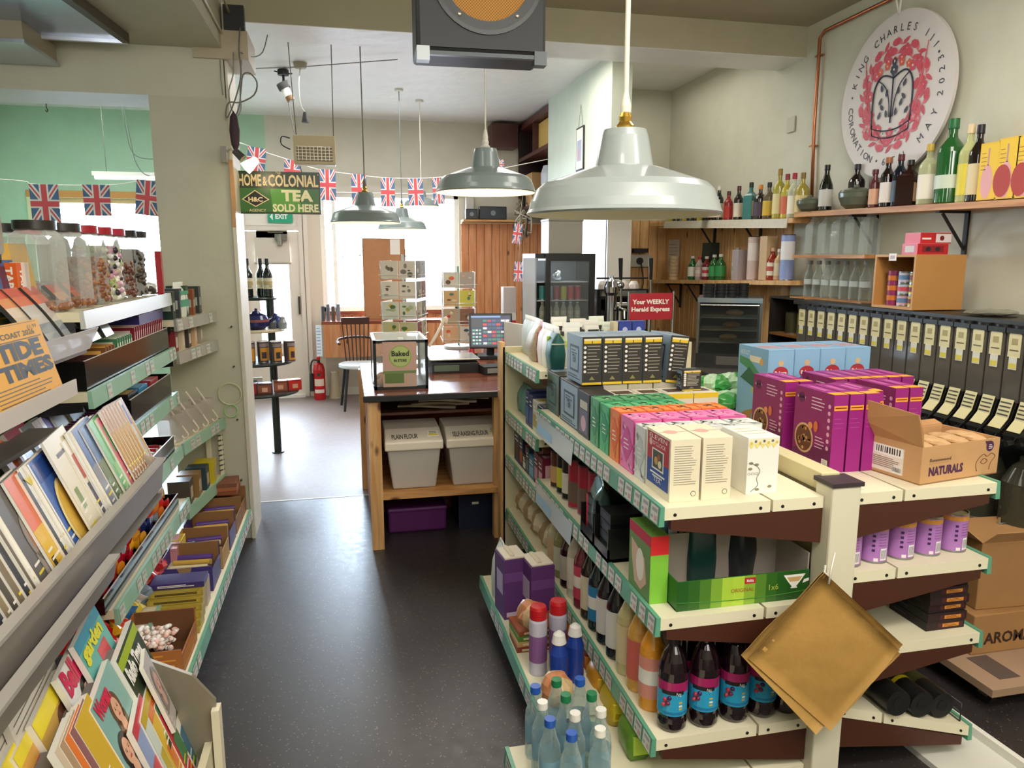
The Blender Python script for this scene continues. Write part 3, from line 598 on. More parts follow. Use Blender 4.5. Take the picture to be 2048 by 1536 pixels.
# ---------------------------------------------------------------- pet food and cereal on the far side of the top
def art_cereal(mb, F):
    g = F['l']; g.rect(mb, 0, 0, 1, 1, C('#8f1f66')); g.poly(mb, [(0, 0), (1, 0), (1, .35), (0, .15)], C('#6e1552'), 1.5)
    g.disc(mb, .18, .86, .017, C('#5e1548'), 2); g.text(mb, 'alpen', .06, .85, .012, WH, .045); g.lines(mb, .45, .8, .74, .92, 4, .0035, C('#e9c9dc'), 2)
    g.disc(mb, .3, .33, .05, C('#d9b88a'), 2); g.disc(mb, .3, .33, .043, C('#6b3d22'), 3)
    r = random.Random(5)
    for i in range(22): a, q = r.uniform(0, 2*PI), r.uniform(0, .036); g.disc(mb, .3 + q * math.cos(a) / g.w, .33 + q * math.sin(a) / g.h, .006, C(['#c98f4f', '#8a4a2a', '#dcb27a'][i % 3]), 4, n=7)
    g.disc(mb, .46, .52, .012, C('#e89a5a'), 4); g.disc(mb, .6, .53, .011, C('#d9743a'), 4, .018); g.lines(mb, .6, .85, .25, .42, 4, .003, C('#e9c9dc'), 3)
    for i in range(7): g.disc(mb, .91, .3 + i * .09, .007, C('#e4a9cc'), 2)
    g.rect(mb, .8, .04, .95, .15, WH, 3); g.lines(mb, .82, .93, .05, .14, 4, .001, BLK, 4)
    f = F['f']; f.rect(mb, .0, .0, 1, 1, C('#96197a')); f.rect(mb, .04, .8, .98, .86, C('#f0a22b'), 2); f.rect(mb, .1, .825, .9, .84, C('#7b2a1c'), 3); f.lines(mb, .1, .8, .55, .72, 3, .001, C('#b96aa5'), 2)
    t = F['t']; t.rect(mb, 0, .0, 1, .2, C('#f0a22b')); t.rect(mb, .3, .35, .7, .8, C('#c05a9f'))
ca = []
for (xx, yy, n_, nm, rz, hh) in ((1.452, 1.965, 3, 'front row on the gondola top', 0, .248), (1.45, 2.225, 2, 'second row behind the front row', 0, .245), (1.72, 2.33, 6, 'row behind the open cardboard box', 0, .228), (2.0, 2.21, 2, 'right-hand end beside the dispensers', 0, .235)):
    for i in range(n_):
        if xx == 2.0 : xx0 = 1.775
        else: xx0 = xx
        carton('cereal_box', f'magenta muesli box, {ORD[i]} from the left in the {nm}', 'cereal box', .05, .2, hh, C('#9c1c80', .4), art_cereal, (xx0 + i * .0565, yy - (.12 if xx == 2.0 else 0), ZT), rz, 'magenta muesli boxes')
c2 = carton('cereal_box', 'magenta muesli box leaning over behind the front three', 'cereal box', .05, .2, .24, C('#7d1a5f', .4), art_cereal, (1.65, 2.02, ZT), (0, -.13, 0), 'magenta muesli boxes')
def art_dog(mb, F):
    g = F['f']; g.rect(mb, .04, .02, .96, .98, C('#8db9dc')); g.poly(mb, [(.04, .02), (.96, .02), (.96, .62), (.6, .68), (.04, .60)], C('#2c4a86'), 2)
    g.disc(mb, .5, .70, .033, C('#b4303c'), 3, .024); g.text(mb, "Bakers", .5, .675, .014, WH, .052, 'c', 4, bold=.03); g.disc(mb, .5, .82, .012, C('#d9b58a'), 3); g.rect(mb, .32, .6, .68, .625, WH, 4)
    g.lines(mb, .1, .9, .2, .5, 7, .0025, C('#9fb8d6'), 3)
    l = F['l']; l.rect(mb, 0, 0, 1, 1, C('#7fb0d0')); l.poly(mb, [(.05, .75), (.3, .7), (.9, .5), (.9, .6), (.4, .82), (.05, .85)], C('#3c8a50'), 2); l.poly(mb, [(.1, .55), (.4, .72), (.95, .45), (.8, .42)], C('#1f5a38'), 3)
    l.text(mb, 'ADULT', .08, .88, .018, C('#eaf2f6'), .07, 'l', 3); l.disc(mb, .8, .82, .014, C('#d9a84a'), 3); l.rect(mb, .4, .8, .78, .88, C('#e4dcc0'), 2); l.poly(mb, [(.1, .0), (.5, 0), (.62, .18), (.3, .1)], C('#a07a3a'), 2); l.disc(mb, .55, .42, .012, C('#a9b84a'), 3)
    t = F['t']; t.rect(mb, .1, .2, .9, .6, C('#b9a9b6')); t.lines(mb, .15, .85, .25, .55, 3, .005, C('#c26a6a'), 2)
for i in range(4):
    carton('dog_food_box', f'light blue dog food box, {ORD[i]} from the left in the row of four', 'dog food box', .114, .225, .305, C('#87b4d6', .42), art_dog, (1.612 + i * .1185, 2.60 + .004 * i, ZT), .0, 'row of four light blue boxes')
# open carton marked NATURALS
t = thing('open_carton', 'open brown cardboard carton with plum lettering on the near right corner of the shelf', 'carton', (1.634, 1.795, ZT), .17)
m = MB(); w_, d_, h_ = .335, .2, .115
for a in ((0,0,0,w_,d_,.004), (0,0,0,w_,.004,h_), (0,d_-.004,0,w_,d_,h_), (0,.004,0,.004,d_-.004,h_), (w_-.004,.004,0,w_,d_-.004,h_)): m.box(*a, CARD2)
f = FACE('f', 0, 0, 0, w_, d_, h_); P_ = C('#4a1a4a')
f.text(m, 'NATURALS', .1, .22, .026, P_, .145, bold=.045); f.rect(m, .1, .6, .37, .625, C('#7a5a4a')); f.rect(m, .1, .53, .35, .54, C('#9a7a5a')); f.text(m, 'Rosewood', .1, .58, .012, C('#6a4a3a'), .09)
f.disc(m, .87, .8, .017, P_); f.poly(m, [(.8, .95), (.88, .95), (.85, .7)], P_, 1.5); f.lines(m, .85, .9, .72, .86, 3, .002, WH, 3)
m.tube([f.p(u, v, 2) for u, v in ((.72, .15), (.7, .35), (.74, .52), (.8, .6), (.84, .52), (.9, .6), (.95, .5), (.9, .35), (.88, .15))], .0008, C('#6a3a2a'), 4); m.tube([f.p(u, v, 2) for u, v in ((.76, .38), (.8, .48), (.85, .4), (.8, .33), (.76, .38))], .0008, C('#6a3a2a'), 4)
l = FACE('l', 0, 0, 0, w_, d_, h_); l.rect(m, .12, .1, .7, .82, C('#e9ded2')); l.codebar(m, .16, .55, .68, .8, 2); l.lines(m, .15, .65, .2, .5, 6, .002, C('#8a6f66'), 3); l.codebar(m, .5, .12, .68, .3, 3)
obj('box', m, t)
m = MB(); m.prism([(0, .0, h_), (0, d_, h_), (-.03, d_ + .01, h_ + .05), (-.035, d_, h_ + .115), (-.03, -.0, h_ + .1), (-.012, -.005, h_ + .05)], (.004, 0, 0), CARD); obj('flap', m, t)
m = MB(); m.prism([(.1, d_, h_), (w_, d_, h_), (w_, d_ + .03, h_ + .01), (.1, d_ + .03, h_ + .01)], (0, 0, .003), CARD); obj('flap', m, t)
for i in range(4):
    m = crinkle(.066, .15, .03, C('#c9a06f', .6, n=.2, ns=40), None, 40 + i, amp=.1); single('treat_pack', m, f'tan pet treat packet in the open brown carton, {ORD[i]} from the left', 'packet', (1.685 + i * .078, 1.895 + i * .0135, ZT + .086), .17, 'treat packets in the open carton')
for i in range(3):
    m = MB(); m.box(0, 0, 0, .085, .14, .078, C('#bfa07a', .6)); single('treat_pack', m, f'tan boxed treats at the bottom of the open carton, {ORD[i]} from the left', 'packet', (1.657 + .1 * i, 1.818 + .0172 * i, ZT + .0045), .17, 'treat packets in the open carton')
# ================================================================== GOODS ON THE GONDOLA
# bags at the far end of the top shelf
ZB = 1.1005
def pouch(name, label, cat, w, d, h, m, loc, rot=0, group=None, top=None, seed=1, lab=None, lm=None, **k):
    mb = pouch_mesh(w, d, h, m if not isinstance(m, str) else C(m, .5), (C(top) if isinstance(top, str) else top), seed=seed, **k)
    if lab:
        for (x0, z0, x1, z1, c) in lab:
            mb.box(x0 * w, -d / 2 * 1.14, z0 * h, x1 * w, -d / 2 * .9, z1 * h, C(c, .5)); mb.box(-w / 2 * 1.06, x0 * d, z0 * h, -w / 2 * .9, x1 * d, z1 * h, C(c, .5))
    return single(name, mb, label, cat, loc, rot, group)
for i in range(4):
    pouch('rice_cake_packet', f'grey-green striped packet with green corner, {ORD[i]} from the far end of the top shelf', 'packet', .12, .045, .2, '#b9bfb2', (.91, 3.70 - i * .05, ZB), PI/2 + .05, 'grey-green packets at the far end', top='#dcd9cb', seed=i, lab=[(-.4, .55, .1, .85, '#1f9a5c'), (-.42, .1, -.2, .5, '#5e8a86')])
pouch('oat_bag', 'clear bag of rolled oats with a gathered top beside the grey-green packets', 'bag', .13, .09, .2, C('#b8a88e', .5, n=.5, ns=120), (.905, 3.46, ZB), PI/2, top='#d9dccb', seed=9, bulge=.3)
for i, (c, nm, yy, lab) in enumerate((('#a31f2b', 'dark red narrow packet beside the clear oat bag', 3.375, None), ('#ddd3cf', 'white flour bag with pink print and red lettering', 3.315, [(-.3, .2, .3, .5, '#c4667a')]), ('#e6e1d6', 'white flour bag with a lime green band across it', 3.235, [(-.5, .5, .5, .75, '#b9d52a'), (-.3, .15, .3, .35, '#b0507a')]), ('#15564f', 'dark teal packet tied with an elastic band', 3.155, [(-.5, .6, .5, .62, '#c9c2a0')]))):
    pouch('flour_bag', nm, 'bag', .11, .05 if i == 0 else .065, .195, c, (.9, yy, ZB), PI/2, top=('#e9e6dc' if i != 0 else None), seed=20 + i, lab=lab, seal=.15)
for i in range(6):
    pouch('seed_bag', f'white paper bag with dark printed band, {ORD[i]} from the left behind the flour bags', 'bag', .085, .06, .2 + .01 * (i % 2), ['#dcdcd4', '#d5d2c6', '#cfd6c2'][i % 3], (1.0 + (i % 3) * .095, 3.25 + .2 * (i // 3), ZB), .1 * (i % 2), 'white bags behind the flour bags', seed=30 + i, lab=[(-.3, .7, .3, .8, '#26262a'), (-.4, .45, .4, .6, '#bcd12e')])
def art_blue(mb, F):
    g = F['f']; g.rect(mb, .04, .04, .96, .96, C('#2b3f95')); g.rect(mb, .3, .0, .7, .35, WH, 2); g.codebar(mb, .35, .05, .65, .3, 3); g.lines(mb, .1, .9, .5, .7, 2, .008, C('#c9cfe6'), 2); g.disc(mb, .5, .82, .012, C('#b9c0dd'), 2)
for i in range(2): carton('washing_soda_box', f'royal blue carton standing above the black tea boxes, {["left", "right"][i]} of the pair', 'carton', .06, .05, .21, C('#26378a', .45), art_blue, (1.19 + i * .066, 3.14, ZB + .0), 0, 'pair of royal blue cartons')
carton('washing_soda_box', 'cream carton edge standing left of the royal blue pair', 'carton', .02, .05, .208, C('#cdbf9d', .5), None, (1.166, 3.14, ZB))
# far bay, lower shelves
def boxes_row(z, x, y0, specs, grp, wh='far bay'):
    y = y0
    for i, (d, h, c, c2, nm) in enumerate(specs):
        def art(mb, F, c2=c2):
            g = F['l']; g.rect(mb, .1, .15, .9, .55, C(c2)); g.lines(mb, .15, .85, .62, .85, 2, .006, WH, 2); F['f'].rect(mb, .1, .2, .9, .8, C(c2)); F['t'].rect(mb, .1, .2, .9, .8, C(c2))
        carton('packet', nm, 'packet', .13, d - .004, h, C(c, .45), art, (x, y, z + .0005), 0, grp); y += d
boxes_row(.79, .835, 3.12, [(.1, .14, '#3a3d45', '#8a8d90', 'grey patterned box on the far second shelf nearest the black tea boxes'), (.09, .15, '#c9c4b4', '#b59a4a', 'cream tube-like packet on the far second shelf'), (.07, .16, '#1f2f5e', '#38508f', 'navy packet right of the teal packs on the far second shelf'), (.07, .17, '#2b3564', '#4a66a0', 'dark blue packet touching the teal packs')], None)
for i in range(4):
    pouch('teal_pack', f'teal cellophane pack, {ORD[i]} from the far end on the second shelf', 'packet', .12, .065, .15, C('#2c7f7c', .25), (.9, 3.735 - i * .069, .7905), PI/2, 'teal packs on the far second shelf', seed=50 + i, lab=[(-.3, .5, .3, .7, '#a9d4cf')], seal=.08)
boxes_row(.545, .835, 3.12, [(.08, .15, '#6b1030', '#d9a8b0', 'maroon box with pink print on the far third shelf'), (.08, .15, '#5c1230', '#c98fa0', 'dark maroon box second along the far third shelf'), (.1, .11, '#2c6f9a', '#7fb0d0', 'blue picture box on the far third shelf'), (.06, .13, '#2a3340', '#6a7a80', 'dark slate box on the far third shelf'), (.07, .08, '#1c1e20', '#dcd9cf', 'small black box with white print on far third shelf'), (.07, .15, '#1c2548', '#b35a35', 'navy box with an orange band on far third shelf'), (.12, .17, '#1c2b52', '#5b3524', 'tall navy book-like box at the far end of the third shelf')], None)
for i in range(4):
    m = crinkle(.12, .15, .13, C('#dccfb4', .25), C('#a58a64', .5), 60 + i, amp=.14); single('nut_bag', m, f'crumpled clear bag of nuts and seeds, {ORD[i]} from the far end of the fourth shelf', 'bag', (.9, 3.68 - i * .16, .2455), .2 * (i % 2), 'clear bags on the far fourth shelf')
pouch('pink_bag', 'pink and white soft packet leaning at the far end of the fourth shelf', 'packet', .1, .05, .2, '#c7577a', (1.0, 3.69, .2455), PI/2, top='#e6dbe0', seed=66)
# near bay second shelf
TZ = .6105
specs = [(2.99, .038, .16, '#5a3020', '#c9a06a', 'amber glass jar with brown lid', 1), (2.90, .036, .19, '#17181b', '#c9c53c', 'slim black jar with yellow dot label', 0), (2.82, .036, .19, '#201a1c', '#d8d3c4', 'dark jar with cream label', 0)]
for i, (yy, r_, h_, c, c2, nm, k) in enumerate(specs): tin('coffee_jar', nm + ' on the second shelf by the aisle', (.875, yy, TZ), r_, h_, C(c, .25), (.15, .6, C(c2)), C('#101010', .4), cat='jar')
for i in range(3): tin('cocoa_tin', f'crimson tin with black lid on the second shelf, {ORD[i]} from the far end', (.875 + .012 * i, 2.72 - i * .088, TZ), .04, .2, C('#a81f38', .35), (.12, .55, C('#6d5a4c')), C('#2c2524', .4), group='crimson tins on the second shelf', cat='tin')
for i in range(4): tin('cocoa_tin', f'black and white coffee tin in the back row, {ORD[i]} from the far end', (1.0, 2.95 - i * .11, TZ), .042, .18, C('#232124', .35), (.2, .5, C('#c9c2ba')), C('#3a3634', .4), group='black coffee tins in the back row', cat='tin')
pouch('coffee_bag', 'silver and green coffee bag leaning out in a black display tray', 'bag', .13, .07, .22, C('#5f7a74', .2, .5), (.86, 2.42, TZ + .02), (0, -.22, PI/2 - .2), seed=71, lab=[(-.4, .1, .4, .45, '#b9c4bf'), (-.3, .15, .3, .3, '#c9b23a')])
for i, yy in enumerate((2.34, 2.19)):
    m = MB(); h_ = .19
    m.box(0, 0, 0, .16, .14, .012, C('#151516', .3)); m.box(0, 0, 0, .006, .14, .045, C('#1c1c1e', .2)); m.box(0, .134, 0, .16, .14, h_ * .6, C('#151516', .3)); m.box(0, 0, 0, .16, .006, h_ * .6, C('#151516', .3)); m.box(.154, 0, 0, .16, .14, h_, C('#151516', .3))
    single('display_tray', m, f'glossy black coffee pod display tray, {["farther", "nearer"][i]} of two on second shelf', 'display tray', (.80, yy - .03, TZ), 0, 'black pod display trays')
    for k in range(4):
        m = MB(); m.box(0, 0, 0, .11, .1, .034, C('#101012', .4)); m.box(-.0008, .0, .002, 0, .1, .03, C('#26282b')); m.box(-.0012, .08, 0, -.0006, .1, .034, C('#c52a35')) if i == 0 else None
        m.box(-.0012, .015, .008, -.0006, .07, .024, C('#3c4046')); single('coffee_pod_pack', m, f'flat black coffee pod pack, {ORD[k]} from the bottom of the {["farther", "nearer"][i]} tray', 'packet', (.815, yy - .01, TZ + .0125 + k * .036), 0, 'stacked black coffee pod packs')
pouch('coffee_bag', 'dark bag of coffee with a bright red side standing behind the black pod trays', 'bag', .1, .06, .27, C('#1b2322', .3), (1.02, 2.3, TZ), PI/2, seed=72, lab=[(-.5, .3, .5, .8, '#c9273a')])
for i in range(2): pouch('coffee_bag', f'dark blue coffee bag standing beside the green filter boxes, {["left", "right"][i]} one', 'bag', .1, .05, .25, C('#1f4a66', .3), (.93 + .02 * i, 2.1 - i * .055, TZ), PI/2, 'dark blue coffee bags', seed=74 + i, lab=[(-.2, .4, .3, .7, '#c9d3d8')])
for i in range(4): pouch('coffee_bag', f'black coffee bag in shadow at the back of the second shelf, {ORD[i]} from the left', 'bag', .09, .07, .24, C(['#17403c', '#1c1c1e', '#2b2f33', '#232226'][i], .3), (1.03 + .07 * i, 1.98 + .05 * (i % 2), TZ), .3 * i, 'black coffee bags at the back', seed=80 + i)
# green filter paper carton lying open-topped, and an upright filter box
def art_filt(mb, F):
    g = F['f']; w = 12
    for i in range(w):
        t = i / (w - 1); a = math.exp(-((t - .42) / .22) ** 2); c = '#%02x%02x%02x' % (int(30 + 150 * a), int(84 + 130 * a), int(28 + 40 * a)); g.rect(mb, i / w, 0, (i + 1) / w, 1, C(c, .4))
    g.rect(mb, .5, .72, .585, .93, C('#b8202b'), 2); g.text(mb, 'Melitta', .5425, .78, .009, WH, .022, 'c', 3, bold=.02); g.text(mb, 'ORIGINAL', .40, .46, .012, C('#a5502a'), .072, 'l', 3); g.text(mb, '1x6', .69, .42, .018, C('#a9b84a'), .03, 'l', 3)
    g.poly(mb, [(.80, .88), (.97, .88), (.93, .62), (.9, .45), (.87, .45), (.84, .62)], WH, 2); g.poly(mb, [(.825, .80), (.945, .80), (.92, .64), (.85, .64)], C('#c9a46a'), 3); g.rect(mb, .86, .40, .91, .45, WH, 2); g.poly(mb, [(.96, .68), (1.0, .72), (1.0, .62), (.95, .55)], WH, 2)
    mb.tube([g.p(u, v, 2) for u, v in ((0, .3), (.2, .24), (.45, .2), (.75, .22), (1, .3))], .0012, C('#3f8a2a'), 4)
t = thing('filter_carton', 'long green display carton with a filter cup picture on the second shelf', 'carton', (.875, 1.80, TZ)); m = MB()
W_, D_, H_ = .415, .17, .088
m.box(0, 0, 0, W_, .004, H_, C('#2c6b28', .45)); m.box(0, .004, 0, W_, D_, .004, C('#a59a8e', .6)); m.box(0, .004, 0, .004, D_, H_, C('#2c6b28', .45)); m.box(W_ - .004, .004, 0, W_, D_, H_ + .05, C('#a59a8e', .6)); art_filt(m, {'f': FACE('f', 0, 0, 0, W_, D_, H_)}); obj('box', m, t)
m = MB(); m.box(0.01, D_ - .004, 0, W_ - .03, D_, H_ + .075, C('#a89d92', .6)); m.prism([(W_ - .03, D_ - .004, .0), (W_ - .004, D_ - .004, 0), (W_ - .004, D_ - .004, H_ + .03), (W_ - .03, D_ - .004, H_ + .075)], (0, .004, 0), C('#a89d92', .6)); obj('back_wall', m, t)
def art_up(mb, F):
    l = F['l']; l.rect(mb, 0, 0, 1, 1, C('#6f8f52')); l.rect(mb, 0, .84, 1, 1, C('#c22a45'), 2); l.poly(mb, [(.1, .75), (.75, .6), (.85, .25), (.6, .08), (.3, .12), (.15, .45)], C('#d8b59a'), 2); l.disc(mb, .55, .45, .03, C('#ece4d6'), 3, .05)
    f = F['f']; f.rect(mb, 0, .0, 1, 1, C('#7fc23a')); f.rect(mb, 0, .72, 1, 1, C('#e0262c'), 2)
carton('filter_box', 'upright green and red coffee filter box at the aisle corner of the second shelf', 'carton', .055, .16, .205, C('#6f9f42', .4), art_up, (.818, 1.86, TZ))
# bottles on the third shelf by the aisle
BZ = .2405
sq = [('orange', '#e0962a', '#d98f80', '#c9843a', 'orange squash bottle with pink and orange label nearest the shelf end', 1.93), ('citrus', '#d9a24a', '#d0685a', '#8a3a30', 'squash bottle with pink citrus slices behind the orange bottle', 2.03), ('pear', '#c9bd8a', '#d9c9a0', '#55483c', 'pale yellow cordial bottle with cream and orange fruit label', 2.125), ('dark', '#1d1620', '#d9d5cf', '#141414', 'black cordial bottle with white label, nearer of the two', 2.225), ('dark2', '#1d1620', '#d0ccc6', '#141414', 'black cordial bottle with white label, farther of the two', 2.325), ('blue', '#14232c', '#2a7fae', '#101010', 'dark bottle wrapped in a bright blue label', 2.42), ('cream', '#2a1f1c', '#d9ceb0', '#17120f', 'slim dark bottle with a cream label next to the blue one', 2.51), ('pink', '#7a2036', '#c94860', '#5c1a28', 'red cordial bottle with a pink label', 2.60), ('wht', '#c9c4b0', '#dcd8c6', '#3a4a35', 'pale bottle with white and green label beside the red cordial', 2.69), ('ket', '#3a0f14', '#c9bfb0', '#8a1a28', 'dark red sauce bottle with a crimson cap', 2.79), ('vin', '#8f8a60', '#cfc9b0', '#4a4632', 'olive green vinegar bottle with white label', 2.89), ('jar', '#c9bda0', '#d0b08a', '#b59a4a', 'pale pickle jar at the far end of the bottle row', 2.99)]
for k, gl, lb, cp, nm, yy in sq:
    gm = C(gl, .12, coat=.6)
    bottle('sq_' + k, nm + ' on the third shelf', (.866, yy, BZ), rot=rnd.uniform(-.4, .4) + PI * .75, h=.285 if yy < 2.7 else .25, r=.04, nr=.014, nl=.035, sh=.07, gl=gm, lab=C(lb, .45), lab2=(C('#e9e4da', .5) if k in ('pink', 'blue', 'orange') else None), cap=C(cp, .35), lz=(.15, .62), capl=.03)
# squash bottles filling the end of the third shelf
def squash_label(mb, r):
    pass
root = thing('squash_bottle', 'dark fruit squash bottle with blue and magenta label at the aisle corner of third shelf', 'bottle', (.885, 1.825, BZ), 0, 'dark fruit squash bottles on the third shelf')
DKL = C('#1a0a12', .08, coat=.5); b = MB(); hh = .29
b.lathe([(0, 0), (.036, 0), (.043, .012), (.0435, .03), (.041, .045), (.0425, .055), (.0425, .165), (.042, .185), (.036, .215), (.028, .24), (.0165, .257), (.0145, .262), (.0145, .275)], DKL, 24); obj('bottle_body', b, root)
b = MB(); b.lathe([(.0175, .262), (.0175, .288), (0, .289)], C('#15101c', .35), 16); obj('cap', b, root)
b = MB(); curved(b, .0432, .055, .128, 0, 2 * PI, C('#2b9fc9', .3), 24); curved(b, .0432, .128, .160, 0, 2 * PI, C('#a01f5c', .3), 24); curved(b, .0436, .06, .068, -2.6, -.8, C('#1c78a8'), 8)
curved(b, .0437, .122, .134, -2.75, -1.2, C('#1b1a1e'), 8); b.text('INSONS', (-.0435 * math.sin(.8), -.0435 * math.cos(.8), .125), (.88, -.47, -.1), (.1, .0, 1), .009, WH, .04, 'l'); 
for a, z, c in ((-2.5, .105, '#b02a40'), (-2.3, .095, '#7a1a3a'), (-2.6, .088, '#c03a4a'), (-2.2, .112, '#3a1a50')): b.sph((.043 * math.cos(a), .043 * math.sin(a), z), .007, .007, .007, C(c, .3), 8, 6)
for z, c in ((.075, '#c9b04a'), (.084, '#e9e4d0'), (.095, '#c9b04a')): curved(b, .0438, z, z + .006, -1.55, -1.3, C(c), 3)
obj('label', b, root)
for i, (xx, nm) in enumerate(((.985, 'second from the aisle'), (1.085, 'third from the aisle'), (1.178, 'fourth from the aisle behind the brown paper'), (1.262, 'nearest the post behind the brown paper'))):
    dup(root, (xx, 1.825 + .003 * i, BZ), .12 * (i - 1), 'dark fruit squash bottle with blue label, ' + nm)
for i in range(4): dup(root, (.975 + .09 * i, 1.93, BZ), .3 * i, f'dark fruit squash bottle in the second row, {ORD[i]} from the aisle side')
# base deck: bagged snacks and cartons
DZ = .0855
for i, (c, c2, yy, nm) in enumerate((('#b8621f', '#e2a03a', 2.55, 'orange and brown crisp bag at the back of the base deck'), ('#8a3a1c', '#d98a3c', 2.42, 'reddish brown crisp bag on the base deck'), ('#c98a1f', '#e8c040', 2.27, 'amber yellow crisp bag on the base deck'), ('#b8a01f', '#e6d23c', 2.12, 'yellow crisp bag nearer on the base deck'), ('#5f8a2a', '#a8c83c', 1.95, 'green crisp bag nearest on the base deck'))):
    pouch('crisp_bag', nm, 'bag', .12, .07, .115, C(c, .3), (.82, yy, DZ), PI / 2, 'crisp bags on the base deck', seed=90 + i, lab=[(-.35, .2, .35, .7, c2)], seal=.1)
for i in range(4): carton('noodle_box', f'dark brown carton behind the crisp bags on the base deck, {ORD[i]} from the far end', 'carton', .14, .13, .11, C('#4a2a1c', .6), lambda mb, F: F['l'].rect(mb, .2, .2, .8, .8, C('#b8662a')), (.96, 2.5 - i * .15, DZ), 0, 'cartons at the back of the base deck')
# tray 1: flour bags, crackers, sprays, bread
QZ = .1305
for i, (xx, yy, nm) in enumerate(((.625, 2.83, 'tall purple flour bag with white folded top standing on the low tray by the aisle'), (.715, 2.74, 'purple flour bag half hidden under the shelf beside the taller one'))):
    t = thing('flour_bag', nm, 'bag', (xx, yy, QZ), .1); m = MB(); w, d, h = .1, .13, .255
    m.box(-w/2, -d/2, 0, w/2, d/2, h, C('#5f3372', .6, n=.08)); m.box(-w/2 - .001, -d/2 + .02, .1, -w/2, d/2 - .03, .19, C('#b9a9c6')); m.box(-w/2 + .01, -d/2 - .001, .01, w/2 - .01, -d/2, .03, C('#c9b9d0')); m.box(-w/2 + .0, -d/2 - .001, .16, w/2 - .0, -d/2, .2, C('#6f4386')); obj('paper_bag', m, t, bev=.008)
    m = MB(); m.box(-w/2 + .004, -d/2 + .004, h, w/2 - .004, d/2 - .004, h + .012, C('#e6dcc9', .7)); m.box(-.02, -d/2 + .01, h + .01, .0, d/2 - .01, h + .02, C('#dccfb8', .7)); obj('folded_top', m, t, bev=.006)
pouch('flour_bag', 'pale green and white flour bag just beyond the purple ones', 'bag', .09, .08, .265, '#cfd3c4', (.615, 2.955, QZ), PI/2, seed=98, lab=[(-.4, .2, .4, .5, '#5e8a72')], seal=.06)
for i in range(4):
    m = MB(); m.box(0, 0, 0, .19, .13, .018, C(['#8a3a22', '#c9a46a', '#5a8a3a', '#a5552a'][i], .5)); m.box(.02, -.001, .005, .15, 0, .013, C('#e9d9b0')); single('cracker_pack', m, f'flat cracker packet, {ORD[i]} from the bottom of the low stack under the flour bags', 'packet', (.575 + .004 * i, 2.5 + .005 * i, QZ + .019 * i), .03 * i, 'flat cracker packets')
t = None
for i, (xx, yy, c, nm) in enumerate(((.62, 2.36, '#c9c4d0', 'white spray can with a red cap on the low tray, aisle side'), (.70, 2.385, '#b9b4c4', 'white spray can with a red cap on the low tray, shelf side'))):
    t = thing('spray_can', nm, 'spray can', (xx, yy, QZ)); m = MB(); m.lathe([(0, 0), (.031, 0), (.032, .006), (.032, .2), (.027, .215)], C(c, .3), 18); curved(m, .0325, .05, .15, 0, 2*PI, C('#8a5a8f'), 18); obj('can', m, t); m = MB(); m.lathe([(.027, .205), (.031, .21), (.031, .245), (.027, .255), (0, .256)], C('#c21a22', .3), 18); obj('cap', m, t)
for i, (xx, yy) in enumerate(((.665, 2.25), (.735, 2.29))):
    t = thing('cleaner_bottle', f'blue cleaner bottle with white cap on the low tray, {["nearer the aisle", "nearer the shelf"][i]}', 'bottle', (xx, yy, QZ)); m = MB(); m.lathe([(0, 0), (.03, 0), (.032, .01), (.032, .13), (.02, .165), (.014, .18)], C('#1f3f9a', .25), 16); obj('bottle_body', m, t); m = MB(); m.lathe([(.02, .165), (.026, .17), (.02, .2), (.008, .21), (0, .21)], C('#e9e6e0', .4), 14); obj('cap', m, t)
for i in range(3):
    m = crinkle(.1, .13, .12, C('#d8b98a', .35), C('#c9855a', .5), 110 + i, amp=.12); single('bread_bag', m, f'bag of pale bread rolls on the low tray edge, {ORD[i]} from the far end', 'bag', (.63 - .0 * i, 2.52 - 0.0 - i * .145 if i < 1 else 2.27 - (i - 1) * .12, QZ if i else QZ + .08), .3, 'bags of bread rolls on the low tray') if i != 1 else None
# tray 2: clear water bottles
bk = dict(h=.225, r=.031, nr=.013, nl=.03, sh=.07, gl=glass('#c9dcdc', .07), lab=glass('#8fb9d0', .5), cap=C('#1d5fb0', .35), lz=(.25, .5), capl=.022)
for i, (xx, yy, c) in enumerate(((.50, 1.93, '#2255b0'), (.57, 1.95, '#1f7a4a'), (.64, 1.94, '#2255b0'), (.50, 1.85, '#e6e3da'), (.575, 1.87, '#1f7a4a'), (.65, 1.86, '#1f7a4a'), (.50, 1.77, '#2255b0'), (.575, 1.78, '#e6e3da'), (.65, 1.78, '#e6e3da'), (.54, 1.70, '#2255b0'), (.62, 1.70, '#e6e3da'))):
    b2 = dict(bk); b2['cap'] = C(c, .35); cn = {'#2255b0': 'blue', '#1f7a4a': 'green', '#e6e3da': 'white'}[c]
    bottle('water' + c, f'clear water bottle with {cn} cap on the nearest low tray, {ORD[i]} from the far corner', (xx, yy, QZ), 'clear water bottles on the low tray', .3 * i, **b2)
